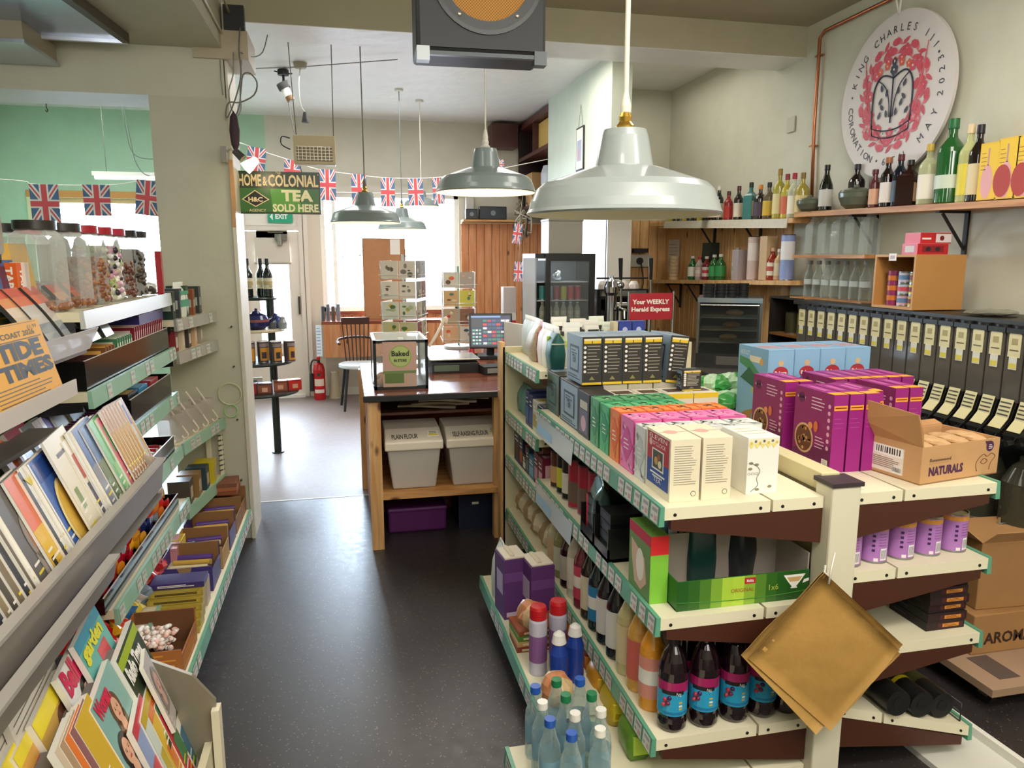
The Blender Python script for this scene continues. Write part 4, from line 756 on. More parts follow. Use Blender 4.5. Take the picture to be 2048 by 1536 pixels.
# ---------------------------------------------------------------- right-hand side shelves
CZ = .6905
def art_can(mb, r, h):
    curved(mb, r * 1.002, h * .82, h * .93, 0, 2 * PI, C('#d9973f'), 20); 
    for i in range(4): curved(mb, r * 1.006, h * (.3 + .12 * i), h * (.36 + .12 * i), -2.35, -2.15, C('#3c1a4a'), 2)
    curved(mb, r * 1.006, h * .08, h * .38, -1.75, -1.2, C('#efe9ee'), 4)
    for k in range(7): curved(mb, r * 1.01, h * .12, h * .34, -1.7 + .065 * k, -1.675 + .065 * k, BLK, 1)
    curved(mb, r * 1.006, h * .06, h * .14, -2.2, -1.9, C('#efe0ea'), 3)
    for k in range(5): curved(mb, r * 1.006, h * (.45 + .07 * k), h * (.465 + .07 * k), -1.9, -1.3, C('#8a4a8a'), 4)
for i, xx in enumerate((1.44, 1.535, 1.635, 1.735, 1.835)):
    t = tin('food_can', f'large purple pet food can, {ORD[i]} from the post on the shelf below the open carton', (xx, 1.84 + .006 * i, CZ), .042, .125, C('#b079bd', .35), None, C('#b5ad8a', .25, .9), rot=.05 * i, group='purple pet food cans', cat='can', art=art_can)
for i in range(4): tin('food_can', f'purple pet food can in the second row, {ORD[i]} from the left', (1.49 + i * .1, 1.935, CZ), .042, .125, C('#a06fb0', .35), None, C('#b5ad8a', .25, .9), group='purple pet food cans', cat='can')
KZ = .4455
for i in range(6):
    def art_dk(mb, F, i=i):
        g = F['f']; g.rect(mb, .0, .0, 1, 1, C('#2a1216')); g.rect(mb, .3, .25, .95, .8, C('#4a1a1f'), 2); g.rect(mb, .42, .3, .85, .7, C('#d98f35'), 3); g.lines(mb, .46, .82, .35, .65, 2, .0015, C('#6a2a15'), 4); l = F['l']; l.rect(mb, .1, .2, .9, .8, C('#1c1718')); l.lines(mb, .1, .6, .4, .7, 1, .003, C('#5a5658'), 2)
    carton('firelighter_box', f'flat black and dark red box with orange label, {ORD[i]} from the bottom of the stack', 'box', .14, .16, .028, C('#1d1a1a', .4), art_dk, (1.725 + rnd.uniform(-.006, .006), 1.81 + rnd.uniform(-.004, .006), KZ + i * .0288), rnd.uniform(-.03, .03), 'stack of flat black boxes')
for i in range(2): carton('firelighter_box', f'dark grey box standing behind the flat stack, {["left", "right"][i]}', 'box', .16, .1, .2, C('#232629', .5), None, (1.56 + .17 * i, 2.05, KZ), 0, 'dark grey boxes behind the stack')
# black rolls lying on the sloping bottom shelf
def on_slope(x): return .265 - .14 * (x - 1.392) / (1.885 - 1.392)
for i, (xx, c, nm) in enumerate(((1.60, '#4a4a2a', 'olive-wrapped black roll nearest the post on the sloping bottom shelf'), (1.70, '#3a3a26', 'black roll with a yellow band in the middle of the sloping bottom shelf'), (1.79, '#55542f', 'olive-wrapped black roll at the outer edge of the sloping bottom shelf'))):
    m = MB(); r_ = .042; zz = on_slope(xx) + r_ + .006
    m.cyl((0, 0, 0), (0, .3, 0), r_, C('#151515', .35), n=20); m.cyl((0, .09, 0), (0, .28, 0), r_ * 1.01, C(c, .4), n=20, caps=False); m.cyl((0, -.001, 0), (0, .004, 0), r_ * .45, C('#050505', .6), n=14)
    if i == 1: m.cyl((0, .085, 0), (0, .10, 0), r_ * 1.02, C('#d9c21f'), n=20, caps=False)
    single('refuse_sack_roll', m, nm, 'roll', (xx, 1.755 + .015 * i, zz), 0)
m = MB(); pts = [(0, 0, 0), (0, .42, 0)]
for z in (0, .03, .06): m.tube([(0, 0, z), (0, .44, z)], .003, C('#17181a', .4), 6)
for k in range(9): m.tube([(0, .05 * k, 0), (0, .05 * k, .06)], .002, C('#17181a', .4), 5)
single('wire_edge', m, 'black wire guard standing along the outer edge of the sloping bottom shelf', 'wire guard', (1.868, 1.79, on_slope(1.868) + .002))
# brown paper bags hanging from the post
t = thing('paper_bag_bundle', 'bundle of square brown paper bags hanging by a corner from the shelving post', 'paper bags', (1.26, 1.70, .735))
r_ = random.Random(5)
for k in range(7):
    n = 9; s_ = .375; a = -.74 + r_.uniform(-.035, .035) - .02 * k * (k % 2); ca_, sa_ = math.cos(a), math.sin(a); ox, oz = r_.uniform(-.008, .002) - .004 * k * (k > 3), r_.uniform(-.004, .004)
    vs = []
    for layer in (0, 1):
        for j in range(n + 1):
            for i in range(n + 1):
                u, v = i / n * s_, -j / n * s_; v *= .80; x = u * ca_ - v * sa_ * 1; z = u * sa_ + v * ca_
                b_ = math.sin(i * 1.3 + k) * math.cos(j * 1.1) * .003 + .012 * math.sin(PI * i / n) * math.sin(PI * j / n) * (k == 6)
                vs.append((x + ox, -.004 * k - b_ - (.0015 if layer else 0) , z + oz))
    q = (n + 1) ** 2; m = MB(); f0 = [(j*(n+1)+i, (j+1)*(n+1)+i, (j+1)*(n+1)+i+1, j*(n+1)+i+1) for j in range(n) for i in range(n)]
    fb = [tuple(q + c for c in f[::-1]) for f in f0]; ed = []
    for i in range(n): ed += [(i, i+1, q+i+1, q+i), (n*(n+1)+i+1, n*(n+1)+i, q+n*(n+1)+i, q+n*(n+1)+i+1), ((i+1)*(n+1), i*(n+1), q+i*(n+1), q+(i+1)*(n+1)), (i*(n+1)+n, (i+1)*(n+1)+n, q+(i+1)*(n+1)+n, q+i*(n+1)+n)]
    m.add(vs, [f[::-1] for f in f0] + [f[::-1] for f in fb] + ed, C(['#b58a45', '#a97f3c', '#bb914c'][k % 3], .7, n=.12, ns=9, b=.4), True); obj('paper_bag', m, t)
m = MB(); m.tube([(.0, -.03, -.02), (.005, -.03, .03), (.035, 0, .055)], .003, C('#e6e1d2'), 5); obj('hanging_string', m, t)
# on the far side of the top: bread rolls tray and bagged greens
t = thing('bread_tray', 'cardboard tray of small pale bread loaves behind the blue dog food boxes', 'tray', (1.60, 3.18, ZT)); m = MB()
m.box(0, 0, 0, .36, .34, .01, CARD2); m.box(0, 0, 0, .36, .008, .05, CARD2); m.box(0, .332, 0, .36, .34, .05, CARD2); m.box(0, 0, 0, .008, .34, .05, CARD2); m.box(.352, 0, 0, .36, .34, .05, CARD2); obj('tray', m, t)
for i in range(10):
    m = MB(); m.box(-.032, -.055, 0, .032, .055, .055, C('#d9b88a', .7, n=.12, ns=30)); o = single('bread_loaf', m, f'small pale loaf in the cardboard tray, {"front" if i < 5 else "back"} row, {ORD[i % 5]} from the left', 'loaf', (1.645 + (i % 5) * .068, 3.26 + .14 * (i // 5), ZT + .011), rnd.uniform(-.05, .05), 'pale loaves in the cardboard tray', bev=.014)
m = crinkle(.08, .06, .03, C('#d9c024', .4), None, 5); single('lemon_net', m, 'small yellow twist-tied packet lying on top of the loaves', 'packet', (1.66, 3.40, ZT + .067))
for i in range(4):
    m = crinkle(.15, .17, .085, C('#3f9a45', .25, n=.4, ns=40), C('#b9d9b0', .3, n=.4, ns=60), 130 + i, n=18, k=10, amp=.2); single('salad_bag', m, f'bag of green salad behind the muesli boxes on the top shelf, {ORD[i]} nearest', 'bag', (1.60 + .11 * (i % 2), 2.92 + .05 * i, ZT + .0 + .055 * (i // 2)), .5 * i, 'bags of green salad')
pouch('lentil_bag', 'dark red bag lying between the salad and the loaves', 'bag', .12, .05, .1, '#6a2420', (1.47, 3.12, ZT), .3, seed=141)
# ================================================================== LEFT-HAND WALL SHELVING (sweets)
LG = thing('gondola_shelving', 'cream metal sweet shelving with price strips along the left side of the aisle', 'shelving', (-1.0, 2.7, 0))
def lob(name, mb, parent=None, bev=0):
    mb.T = None; o = obj(name, mb, parent or LG, (0, 0, 0), bev=bev)
    if parent is None: o.location = (1.0, -2.7, 0)
    return o
SILV = C('#b9bbb0', .25, .4); RAILG = C('#8fb9a0', .35)
def lshelf(x, y0, y1, z, depth=.4, green=RAILG, x1=None, seed=1, fill=.75, th=.03, step=.07):
    """front edge runs from (x, y0) to (x1, y1)"""
    x1 = x if x1 is None else x1; m = MB()
    m.prism([(x, y0, z), (x1, y1, z), (x1 - depth, y1, z), (x - depth, y0, z)], (0, 0, -th), CRM2); s_ = lob('shelf', m)
    r_ = MB(); L_ = math.hypot(x1 - x, y1 - y0); r_.T = Matrix.Translation((x, y0, 0)) @ Matrix.Rotation(-math.atan2(x1 - x, y1 - y0), 4, 'Z')
    ticket_rail(r_, 0, 0, L_, z, 1, seed=seed, green=green, fill=fill, step=step, tk=C('#c3ccbd', .5)); lob('price_strip', r_, s_)
    b = MB(); b.prism([(x - .015, y0 - .004, z - th), (x - .015, y0 - .004, z - .06), (x - depth, y0 - .004, z - .1), (x - depth, y0 - .004, z - th)], (0, .004, 0), BLK); lob('shelf_bracket', b, s_)
    return s_
lshelf(-.80, 2.5, 3.68, 1.43, green=SILV, fill=0); lshelf(-.80, 2.5, 3.68, 1.18, seed=2, fill=.4); lshelf(-.80, 2.5, 3.68, .97, seed=3, fill=.5)
lshelf(-.79, 2.45, 3.62, .72, seed=4, fill=.6); lshelf(-.77, 2.45, 3.6, .475, seed=5); lshelf(-.75, 2.3, 3.55, .275, seed=6, step=.08)
lshelf(-.79, 3.70, 4.24, 1.305, x1=-.70, green=SILV, fill=.3); lshelf(-.79, 3.70, 4.24, 1.15, x1=-.70, green=SILV, fill=.3, seed=9); lshelf(-.79, 3.66, 4.24, .72, x1=-.69, seed=10, fill=.5); lshelf(-.79, 3.66, 4.24, .40, x1=-.70, seed=11, fill=.0)
m = MB(); m.box(-1.25, 1.5, .16, -.58, 4.22, .19, CRM); m.box(-1.2, 1.5, 0, -.64, 4.2, .16, BLK2); dk = lob('base_deck', m)
m = MB(); ticket_rail(m, -.58, 1.5, 4.22, .19, 1, seed=12, hgt=.05, step=.085); lob('price_strip', m, dk)
m = MB(); m.box(-1.22, 2.5, .19, -1.19, 4.2, 1.43, CRM2); lob('back_panel', m)
for y in (2.48, 3.68, 4.2): m = MB(); m.box(-1.24, y - .015, 0, -1.18, y + .015, 1.5 if y > 2.5 else 1.46, C('#d9d2b8', .5)); lob('upright', m)
m = MB(); m.box(-.78, 4.20, .4, -.755, 4.225, .72, C('#d9d2b8', .5)); m.box(-.72, 4.225, .4, -.70, 4.245, .72, C('#d9d2b8', .5)); 
for k in range(10): m.cyl((-.7195 + .001, 4.21, .43 + .028 * k), (-.699, 4.235, .43 + .028 * k), .004, C('#4a4638'), n=6)
lob('slotted_upright', m)
# jars of loose sweets
def sweets(n, cols, r, h0, seed, s=.015):
    q = random.Random(seed); mb = MB()
    for i in range(n):
        a, rr = q.uniform(0, 2 * PI), r * math.sqrt(q.uniform(.78, 1)); mb.sph((rr * math.cos(a), rr * math.sin(a), q.uniform(s, h0)), s, s * q.uniform(.7, 1), s * q.uniform(.7, 1), C(q.choice(cols), .35), 7, 5)
    for i in range(n // 4):
        a, rr = q.uniform(0, 2 * PI), r * math.sqrt(q.uniform(0, .6)); mb.sph((rr * math.cos(a), rr * math.sin(a), h0), s, s, s, C(q.choice(cols), .35), 7, 5)
    return mb
JC = glass('#eef2ee', .10, .05)
def sweet_jar(label, loc, lid, cols, fill, seed, r=.072, h=.275, s=.0145, lab=False):
    t = thing('sweet_jar', label, 'jar', loc, 0, 'sweet jars on the top shelf'); b = MB()
    b.lathe([(0, 0), (r, 0), (r * 1.12, .012), (r * 1.12, h * .74), (r * 1.02, h * .84), (r * .74, h * .9), (r * .72, h * .96)], JC, 8, smooth=False, o=(0, 0, 0)); obj('jar_body', b, t)
    b = MB(); b.lathe([(r * .74, h * .9), (r * .82, h * .905), (r * .82, h), (0, h + .002)], C(lid, .3), 20); obj('lid', b, t)
    if fill: obj('sweets', sweets(int(70 + 330 * fill), cols, r * 1.0, h * .74 * fill, seed, s), t)
    if lab: b = MB(); b.quad((-.05, -r * 1.06, h * .2), (-.0, -r * 1.06, h * .2), (-.0, -r * 1.06, h * .55), (-.05, -r * 1.06, h * .55), C('#d9d6cc', .5)); obj('label', b, t)
    return t
jz = 1.4305; BR = ['#8a5a38', '#9c6a44', '#7a4a2c']; LQ = ['#e9e6e0', '#2a2426', '#c98fa8', '#a9b070', '#efe9d8']
sweet_jar('nearly empty clear sweet jar with black lid, nearest in the front row of jars', (-.915, 2.55, jz), '#26231f', BR, .1, 1, lab=True)
sweet_jar('second nearly empty clear sweet jar with black lid beside the nearest one', (-.905, 2.735, jz), '#26231f', BR, .12, 7)
sweet_jar('clear jar with red lid half full of brown nut sweets', (-.905, 2.91, jz), '#a31224', BR, .75, 2)
sweet_jar('clear jar with red lid full of pink white and black liquorice sweets', (-.905, 3.08, jz), '#a31224', LQ, .95, 3)
sweet_jar('clear jar with red lid three parts full of dark brown sweets', (-.905, 3.245, jz), '#b01a38', ['#6a3a22', '#5a2f1c'], .7, 4)
sweet_jar('clear jar with black lid full of mixed dark sweets', (-.905, 3.41, jz), '#1d1c1b', ['#3a2f26', '#5a5034', '#241d1a'], .9, 5)
sweet_jar('almost empty clear jar with black lid at the far end of the row', (-.905, 3.57, jz), '#1d1c1b', ['#26221f', '#e9e4da'], .2, 6)
for i in range(4): sweet_jar(f'clear jar in the back row against the wall of jars, {ORD[i]} from the near end', (-1.11, 2.8 + .2 * i, jz), '#232120' if i != 1 else '#a31224', LQ if i % 2 else BR, .3, 10 + i, r=.07)
sweet_jar('dark-filled sweet jar with black lid standing apart at the far left', (-1.12, 2.50, jz + .0), '#1b1a19', ['#2a2220', '#1d1816'], .82, 16, r=.08)
def art_or(mb, F): F['r'].text(mb, 'TARASI', .42, .9, .03, C('#f2e6d8'), .11, 'l', 2, -90, .04); F['f'].text(mb, 'TARASI', .35, .92, .022, C('#f2e6d8'), .11, 'l', 2, -90, .04)
carton('sweet_box', 'orange upright box lettered down its side between the jars', 'box', .05, .045, .15, C('#e2611c', .4), art_or, (-.985, 2.44, jz))
carton('sweet_box', 'tall red tube-like box standing at the far end of the jar row', 'box', .025, .025, .19, C('#a5262c', .4), None, (-.80 - .03, 3.62, jz))
pouch('mint_bag', 'white and green bag of mints at the far end beyond the jars', 'bag', .13, .05, .17, '#dfe6dc', (-.80, 3.9, 1.3055), PI/2 - .15, seed=150, lab=[(-.4, .3, .4, .5, '#4f9c7c'), (-.4, .65, .4, .75, '#4f9c7c')])
for i in range(5):
    carton('tube_packet', f'dark upright packet on the short top shelf by the pillar, {ORD[i]} from the near end', 'packet', .09, .06, .13 + .01 * (i % 3), C(['#23362f', '#3b3f45', '#26442f', '#8a4a2a', '#2f3a33'][i], .35), lambda mb, F: (F['r'].rect(mb, .2, .3, .8, .6, C('#a9b0a4')), F['f'].rect(mb, .1, .3, .9, .6, C('#a9b0a4'))), (-.885 + .012 * i, 3.73 + i * .095 + (.07 if i > 1 else 0) * 0, 1.3055), 0, 'dark packets by the pillar')
for i in range(3): m = crinkle(.13, .1, .11, C('#b9b09a', .15), C('#d9d2c4', .2), 160 + i, amp=.1); single('sweet_bag', m, f'clear bag of sweets lying past the red tube, {ORD[i]} from the near end', 'bag', (-.95, 3.76 + .13 * i, 1.3055), .5, 'clear sweet bags by the pillar')
for i in range(5): carton('card_box', f'narrow box on the short second shelf by the pillar, {ORD[i]} from the near end', 'packet', .09, .06, .10, C(['#7a2028', '#c9b89a', '#3a2f2c', '#caa27a', '#9a8f80'][i], .4), lambda mb, F: F['r'].rect(mb, .2, .2, .8, .7, C('#d9cdb8')), (-.885 + .012 * i, 3.73 + i * .09, 1.1505), 0, 'narrow boxes by the pillar')
# chocolate bars standing in glossy black trays
def bars(z, y0, n, pitch, w, h, c, edge, nm, grp, x=-.815, d=.14, tilt=-.12, t=.011):
    proto = None
    for i in range(n):
        y = y0 + pitch * i
        if proto is None:
            m = MB(); m.box(-d, 0, 0, 0, t, h, C(c, .35)); m.box(-d + .004, .001, h, -.004, t - .001, h + .002, C(edge, .5)); m.box(0, .002, h * .35, .001, t - .002, h * .8, C(edge, .5)); f = FACE('f', -d, 0, 0, 0, t, h); f.rect(m, .1, .5, .9, .85, C(edge, .45))
            proto = single('chocolate_bar', m, '', 'chocolate bar', (x, y, z), (tilt, 0, 0), grp); o = proto
        else: o = dup(proto, (x, y, z), (tilt, 0, 0))
        o['label'] = f'{nm}, number {i + 1} of the row from the near end' if n > 20 else f'{nm}, {ORD[i]} from the near end'
def btray(x0, x1, y0, y1, z, h, label, grp=None):
    m = MB(); t_ = .004; B_ = C('#12100f', .12)
    m.box(x0, y0, 0, x1, y1, t_, B_); m.box(x1 - t_, y0, t_, x1, y1, h, B_); m.box(x0, y0, t_, x1 - t_, y0 + t_, h, B_); m.box(x0, y1 - t_, t_, x1 - t_, y1, h, B_); m.box(x0, y0 + t_, t_, x0 + t_, y1 - t_, h, B_); m.box(x1 - t_, y0, h, x1, y1, h + .002, C('#cfc9be', .3))
    v = m.v; m.v = [(a - x1, b - y0, c) for a, b, c in v]; return single('bar_tray', m, label, 'tray', (x1, y0, z), 0, grp)
btray(-1.0, -.805, 2.52, 3.64, 1.1805, .095, 'long glossy black tray of chocolate bars on the shelf under the jars')
z1 = 1.1805 + .0045
bars(z1 + .055, 3.13, 15, .032, .1, .085, '#7d1220', '#d9c2b8', 'dark red chocolate bar', 'dark red chocolate bars', d=.16); bars(z1 + .045, 2.90, 7, .03, .1, .075, '#3f7a52', '#e9e6cf', 'green and cream chocolate bar', 'green chocolate bars', d=.15); bars(z1 + .035, 2.76, 4, .032, .1, .07, '#7a4a22', '#e2a84a', 'brown and gold chocolate bar', 'brown chocolate bars', d=.15); bars(z1 + .02, 2.55, 6, .033, .1, .065, '#241412', '#5a2a2a', 'near-black chocolate bar', 'near-black chocolate bars', d=.15)
carton('sweet_box', 'long deep purple box lying under the jar shelf at its far end', 'box', .2, .4, .05, C('#3b2f78', .4), None, (-1.02, 3.24, 1.315), 0)
carton('sweet_box', 'dark red box under the purple one against the pillar side', 'box', .1, .3, .13, C('#5a1a26', .4), None, (-1.12, 3.3, 1.1805), 0)
# second tray shelf
btray(-1.0, -.80, 2.95, 3.6, .9705, .10, 'glossy black tray on the third sweet shelf holding small boxes')
for i, (yy, c, c2, nm) in enumerate(((2.98, '#1c1a1a', '#c9a83a', 'black and yellow chocolate box nearest in the tray'), (3.13, '#1f7fa8', '#79c0d9', 'turquoise chocolate box in the middle of the tray'), (3.31, '#a8333a', '#d99088', 'red chocolate box at the far end of the tray'))):
    for k in range(2): carton('chocolate_box', nm + (', front one' if k else ', back one'), 'box', .08, .13, .11 - .012 * (1 - k), C(c, .35), lambda mb, F, c2=c2: (F['t'].rect(mb, .1, .1, .9, .9, C(c2)), F['r'].rect(mb, .1, .3, .9, .8, C(c2))), (-.985 + .09 * k, yy, .975), 0, 'small chocolate boxes in the black tray')
bars(.9705, 2.52, 10, .035, .1, .085, '#3a1a2c', '#8a4a6a', 'plum coloured chocolate bar on the third shelf', 'plum chocolate bars', d=.15)
# biscuits tray
btray(-1.0, -.795, 2.5, 3.55, .7205, .07, 'black tray of biscuit packets on the fourth sweet shelf')
for i in range(9): m = crinkle(.045, .14, .045, C('#d9cfc4', .3, n=.2, ns=60), C('#9c2430', .3), 170 + i, n=10, k=7, amp=.08); single('biscuit_packet', m, f'white biscuit packet with a dark red band, {ORD[i]} from the near end', 'packet', (-.87, 2.98 + .062 * i, .7255), (0, 0, PI/2 + .1), 'white biscuit packets')
def sweetroll(z, x, y, c, c2, nm, i, L_=.11, r=.028, rot=0, grp=None):
    m = MB(); m.lathe([(0, -L_/2 - .02), (r * .7, -L_/2 - .018), (r * .3, -L_/2), (r, -L_/2 + .012), (r * 1.04, 0), (r, L_/2 - .012), (r * .3, L_/2), (r * .7, L_/2 + .018), (0, L_/2 + .02)], [C(c, .2), C(c, .2), C(c, .2), C(c2, .2), C(c2, .2), C(c, .2), C(c, .2), C(c, .2)], 9, smooth=False)
    single('sweet_bag', m, nm, 'sweet bag', (x, y, z + r * 1.05), (0, PI / 2, rot), grp)
for i, (c, c2) in enumerate((('#c99a2a', '#c4502a'), ('#d9b23a', '#8a8f96'), ('#c2382c', '#d9902a'), ('#a9b0b8', '#c99a3a'))): sweetroll(.7255, -.89, 2.62 + .085 * i, c, c2, f'twisted foil sweet bag in the biscuit tray, {["yellow and orange", "yellow and silver", "red and amber", "silver and gold"][i]}', i, rot=.3 * i, grp='twisted foil bags in the biscuit tray')
# fifth and sixth shelves: red and orange sweet bags
btray(-1.0, -.785, 2.42, 3.5, .4755, .055, 'long black tray of twisted sweet bags on the fifth shelf')
pal = [('#a3121c', '#8a1420'), ('#c01a22', '#d9762a'), ('#e0861f', '#d9452a'), ('#b5162c', '#c9304a'), ('#e8b02a', '#c9302a'), ('#d9982a', '#d9552a'), ('#1d2a5a', '#22305f'), ('#9aa4ae', '#3a4a8a'), ('#d9722a', '#2a3a8a'), ('#c9302a', '#e0a02a')]
pn = ['deep red', 'red and orange', 'amber', 'crimson', 'yellow and red', 'gold', 'navy blue', 'silver and blue', 'orange and blue', 'scarlet and gold']
for i in range(10): sweetroll(.4805 + .022 * 0, -.885, 2.50 + .098 * i, *pal[i], f'{pn[i]} twisted sweet bag in the fifth shelf tray, {ORD[i]} from the near end', i, L_=.13, r=.04, rot=.25 * math.sin(i * 2.1), grp='twisted sweet bags on the fifth shelf')
for i in range(9): sweetroll(.4805 + .062, -.88, 2.55 + .098 * i, *pal[(i * 3 + 1) % 10], f'{pn[(i * 3 + 1) % 10]} sweet bag atop the fifth shelf tray, {ORD[i]} from near end', i, L_=.11, r=.034, rot=.5 * math.sin(i * 1.7), grp='twisted sweet bags on the fifth shelf')
lw = [('#c81e1e', '#d42a20', 'bright red heart'), ('#c0201c', '#b3171c', 'scarlet'), ('#d9a21f', '#c93a24', 'yellow and red'), ('#3a6a9a', '#c9b23a', 'blue and yellow'), ('#c9c2b8', '#7a8a9a', 'silver'), ('#a81a24', '#c03030', 'dark red'), ('#b01c28', '#d9606a', 'red and pink')]
for i, (a_, b_, nm) in enumerate(lw):
    m = crinkle(.17, .15, .085, C(a_, .2), C(b_, .2), 200 + i, n=14, k=9, amp=.17); single('sweet_bag', m, f'{nm} crinkled bag of sweets on the sixth shelf, {ORD[i]} from the near end', 'sweet bag', (-.865, 2.38 + .135 * i, .2755), .25 * math.sin(i * 3), 'crinkled sweet bags on the sixth shelf')
m = crinkle(.19, .2, .12, C('#c21414', .15), C('#a80f12', .15), 215, n=18, k=12, amp=.2); single('sweet_bag', m, 'big shiny red crinkled bag at the near end of the sixth shelf', 'sweet bag', (-.855, 2.36, .365), .2)
for i in range(2): carton('sweet_box', ['pale pink flat box at the far end of the sixth shelf', 'yellow flat box beyond the pink one on the sixth shelf'][i], 'box', .15, .09, .06, C(['#c98a92', '#d9b81f'][i], .35), lambda mb, F: F['t'].rect(mb, .1, .1, .9, .9, C('#d9a8ac')), (-.92, 3.32 + .1 * i, .2755))
# scoops and tongs in clear tubs, hooks and a green coil by the pillar
for i in range(4):
    t = thing('sweet_tub', f'clear scoop tub with cream hook handle by the pillar, {ORD[i]} from the near end', 'tub', (-.845 + .025 * i, 3.72 + .125 * i, .7205), .17, 'clear scoop tubs'); m = MB()
    m.lathe([(.045, .0), (.05, .004), (.062, .14)], glass('#d9d2c8', .22), 4, smooth=False); m.lathe([(0, .001), (.045, .001)], glass('#d9d2c8', .3), 4, smooth=False); obj('tub', m, t)
    m = MB(); m.tube([(-.02, 0, .2), (.02, 0, .13), (.06, 0, .06), (.075, 0, .03), (.06, 0, .012), (.045, 0, .03)], .005, C('#d9cbb8', .35), 6); obj('handle', m, t); 
for i in range(2):
    m = MB(); m.tube([(.0, [.06, .035][i] * math.cos(2*PI*k/20), [.06, .035][i] * math.sin(2*PI*k/20)) for k in range(21)], .0035, C(['#c9cba0', '#9fd08a'][i], .3), 6); single('price_ring', m, ['large pale plastic ring hanging by the pillar front', 'small green plastic ring hanging below the pale one'][i], 'ring', (-.648 + .0, 4.256, [.85, .755][i]), PI / 2)
for i in range(4):
    carton('packet', f'small dark packet on the lowest short shelf by the pillar, {ORD[i]} from the near end', 'packet', .1, .09, .12, C(['#4a4238', '#8a6a3a', '#2a3f4a', '#c9b21f'][i], .4), lambda mb, F: (F['r'].rect(mb, .2, .2, .8, .7, C('#bfae98'))), (-.88 + .018 * i, 3.72 + .115 * i, .4005), 0, 'small packets on the lowest short shelf')
# cartons on the base deck
DKZ = .1905
def open_box(name, label, x0, y0, w, d, h, c, inner, items, grp=None, cut=True, art=None):
    t = thing(name, label, 'carton', (x0, y0, DKZ), 0, grp); m = MB(); e = .004
    m.box(0, 0, 0, w, d, e, inner)
    for a in ((0, 0, e, w, e, h * .75), (0, d - e, e, w, d, h), (0, e, e, e, d - e, h), (w - e, e, e, w, d - e, h * .6)): m.box(*a, c)
    m.box(e, e, e, w - e, e + .002, h * .75, inner); m.box(e, d - e - .002, e, w - e, d - e, h, inner)
    if art: art(m, {k: FACE(k, 0, 0, 0, w, d, h) for k in 'flrb'})
    obj('box', m, t); return t
KR = C('#8a6238', .75, n=.1, ns=20); PUR = C('#3a2a6a', .5)
for i, (yy, c) in enumerate(((4.04, KR), (3.84, KR), (3.62, PUR), (3.40, C('#b08a55', .7)))):
    open_box('display_carton', ['brown display carton at the far end of the base deck by the pillar', 'plain brown display carton second from the pillar', 'open purple-edged carton of gold wrapped bars on the base deck', 'open kraft carton of gold and purple bars, middle of base deck'][i], -.80, yy, .205, .19, .14, c, KR, None)
    if i in (2, 3, 1):
        for k in range(6): m = MB(); m.cyl((0, 0, .012), (.15, 0, .012), .013, C(['#c9a24a', '#d9c9a0', '#5a3f8a'][k % 3], .25), n=9); single('foil_bar', m, f'gold and purple foil bar in the {["", "second", "purple-edged", "kraft"][i]} carton, {ORD[k]} from the near side', 'bar', (-.775, yy + .02 + .029 * k, DKZ + .06 + .012 * (k % 2)), .1, 'foil bars in the open cartons')
for i in range(3): m = MB(); m.box(0, 0, 0, .17, .15, .02, C(['#8a4a2c', '#a5623a', '#7a4a35'][i], .6)); single('pastry_pack', m, f'flat brown pack lying on the farthest carton, {ORD[i]} from the bottom', 'packet', (-.785, 4.05, DKZ + .145 + .021 * i), .02 * i, 'flat brown packs on the farthest carton')
def art_pur(m, F): g = F['f']; g.rect(m, 0, 0, 1, .75, C('#3a2c72')); g.poly(m, [(.3, .75), (.42, .4), (.5, .38), (.6, .75)], C('#9a7a4a'), 2); g.codebar(m, .45, .05, .62, .35, 3)
open_box('display_carton', 'purple carton with a wavy cut front on the base deck', -.80, 3.17, .2, .2, .15, PUR, KR, None, art=art_pur)
for k in range(6): m = MB(); m.cyl((0, 0, .012), (.15, 0, .012), .013, C(['#c9a24a', '#d9c9a0', '#5a3f8a'][k % 3], .25), n=9); single('foil_bar', m, f'gold and purple foil bar in the wavy cut carton, {ORD[k]} from the near side', 'bar', (-.775, 3.19 + .029 * k, DKZ + .07 + .012 * (k % 2)), -.06, 'foil bars in the open cartons')
def art_fg(mb, F): g = F['f']; g.lines(mb, .1, .85, .3, .75, 1, .012, C('#3a2c50'), 1)
carton('sweet_box', 'pale card box leaning open behind the yellow chocolate stack', 'box', .19, .07, .11, C('#b9a89c', .6), None, (-.79, 3.03, DKZ))
for i in range(6):
    def art_y(mb, F): F['f'].rect(mb, .05, .15, .95, .9, C('#b8a23c')); F['f'].lines(mb, .12, .9, .3, .75, 2, .0035, C('#4a3a1c'), 3, 2)
    carton('chocolate_bar', f'yellow chocolate bar laid flat in the stepped stack, {ORD[i]} from the bottom', 'chocolate bar', .2, .1, .02, C('#a8923a', .4), art_y, (-.79, 2.80 + .0 + .022 * i, DKZ + .021 * i), 0, 'stack of yellow chocolate bars')
def art_f(mb, F): F['f'].rect(mb, 0, 0, 1, 1, C('#3a2c6a')); F['f'].lines(mb, .15, .85, .25, .75, 2, .003, WH)
carton('chocolate_bar', 'purple bar with white lettering on top of the yellow stack', 'chocolate bar', .2, .1, .022, C('#3a2c6a', .4), art_f, (-.79, 2.935, DKZ + .127))
def art_or2(m, F): F['f'].lines(m, .05, .95, .1, .7, 4, .006, C('#d98a2a')); F['r'].lines(m, .05, .95, .1, .5, 4, .006, C('#d98a2a'))
ob = open_box('display_carton', 'orange and brown carton holding white marshmallow sweets at the near end of deck', -.80, 2.50, .21, .25, .13, C('#a5622a', .5), C('#6a4424', .7), None, art=art_or2)
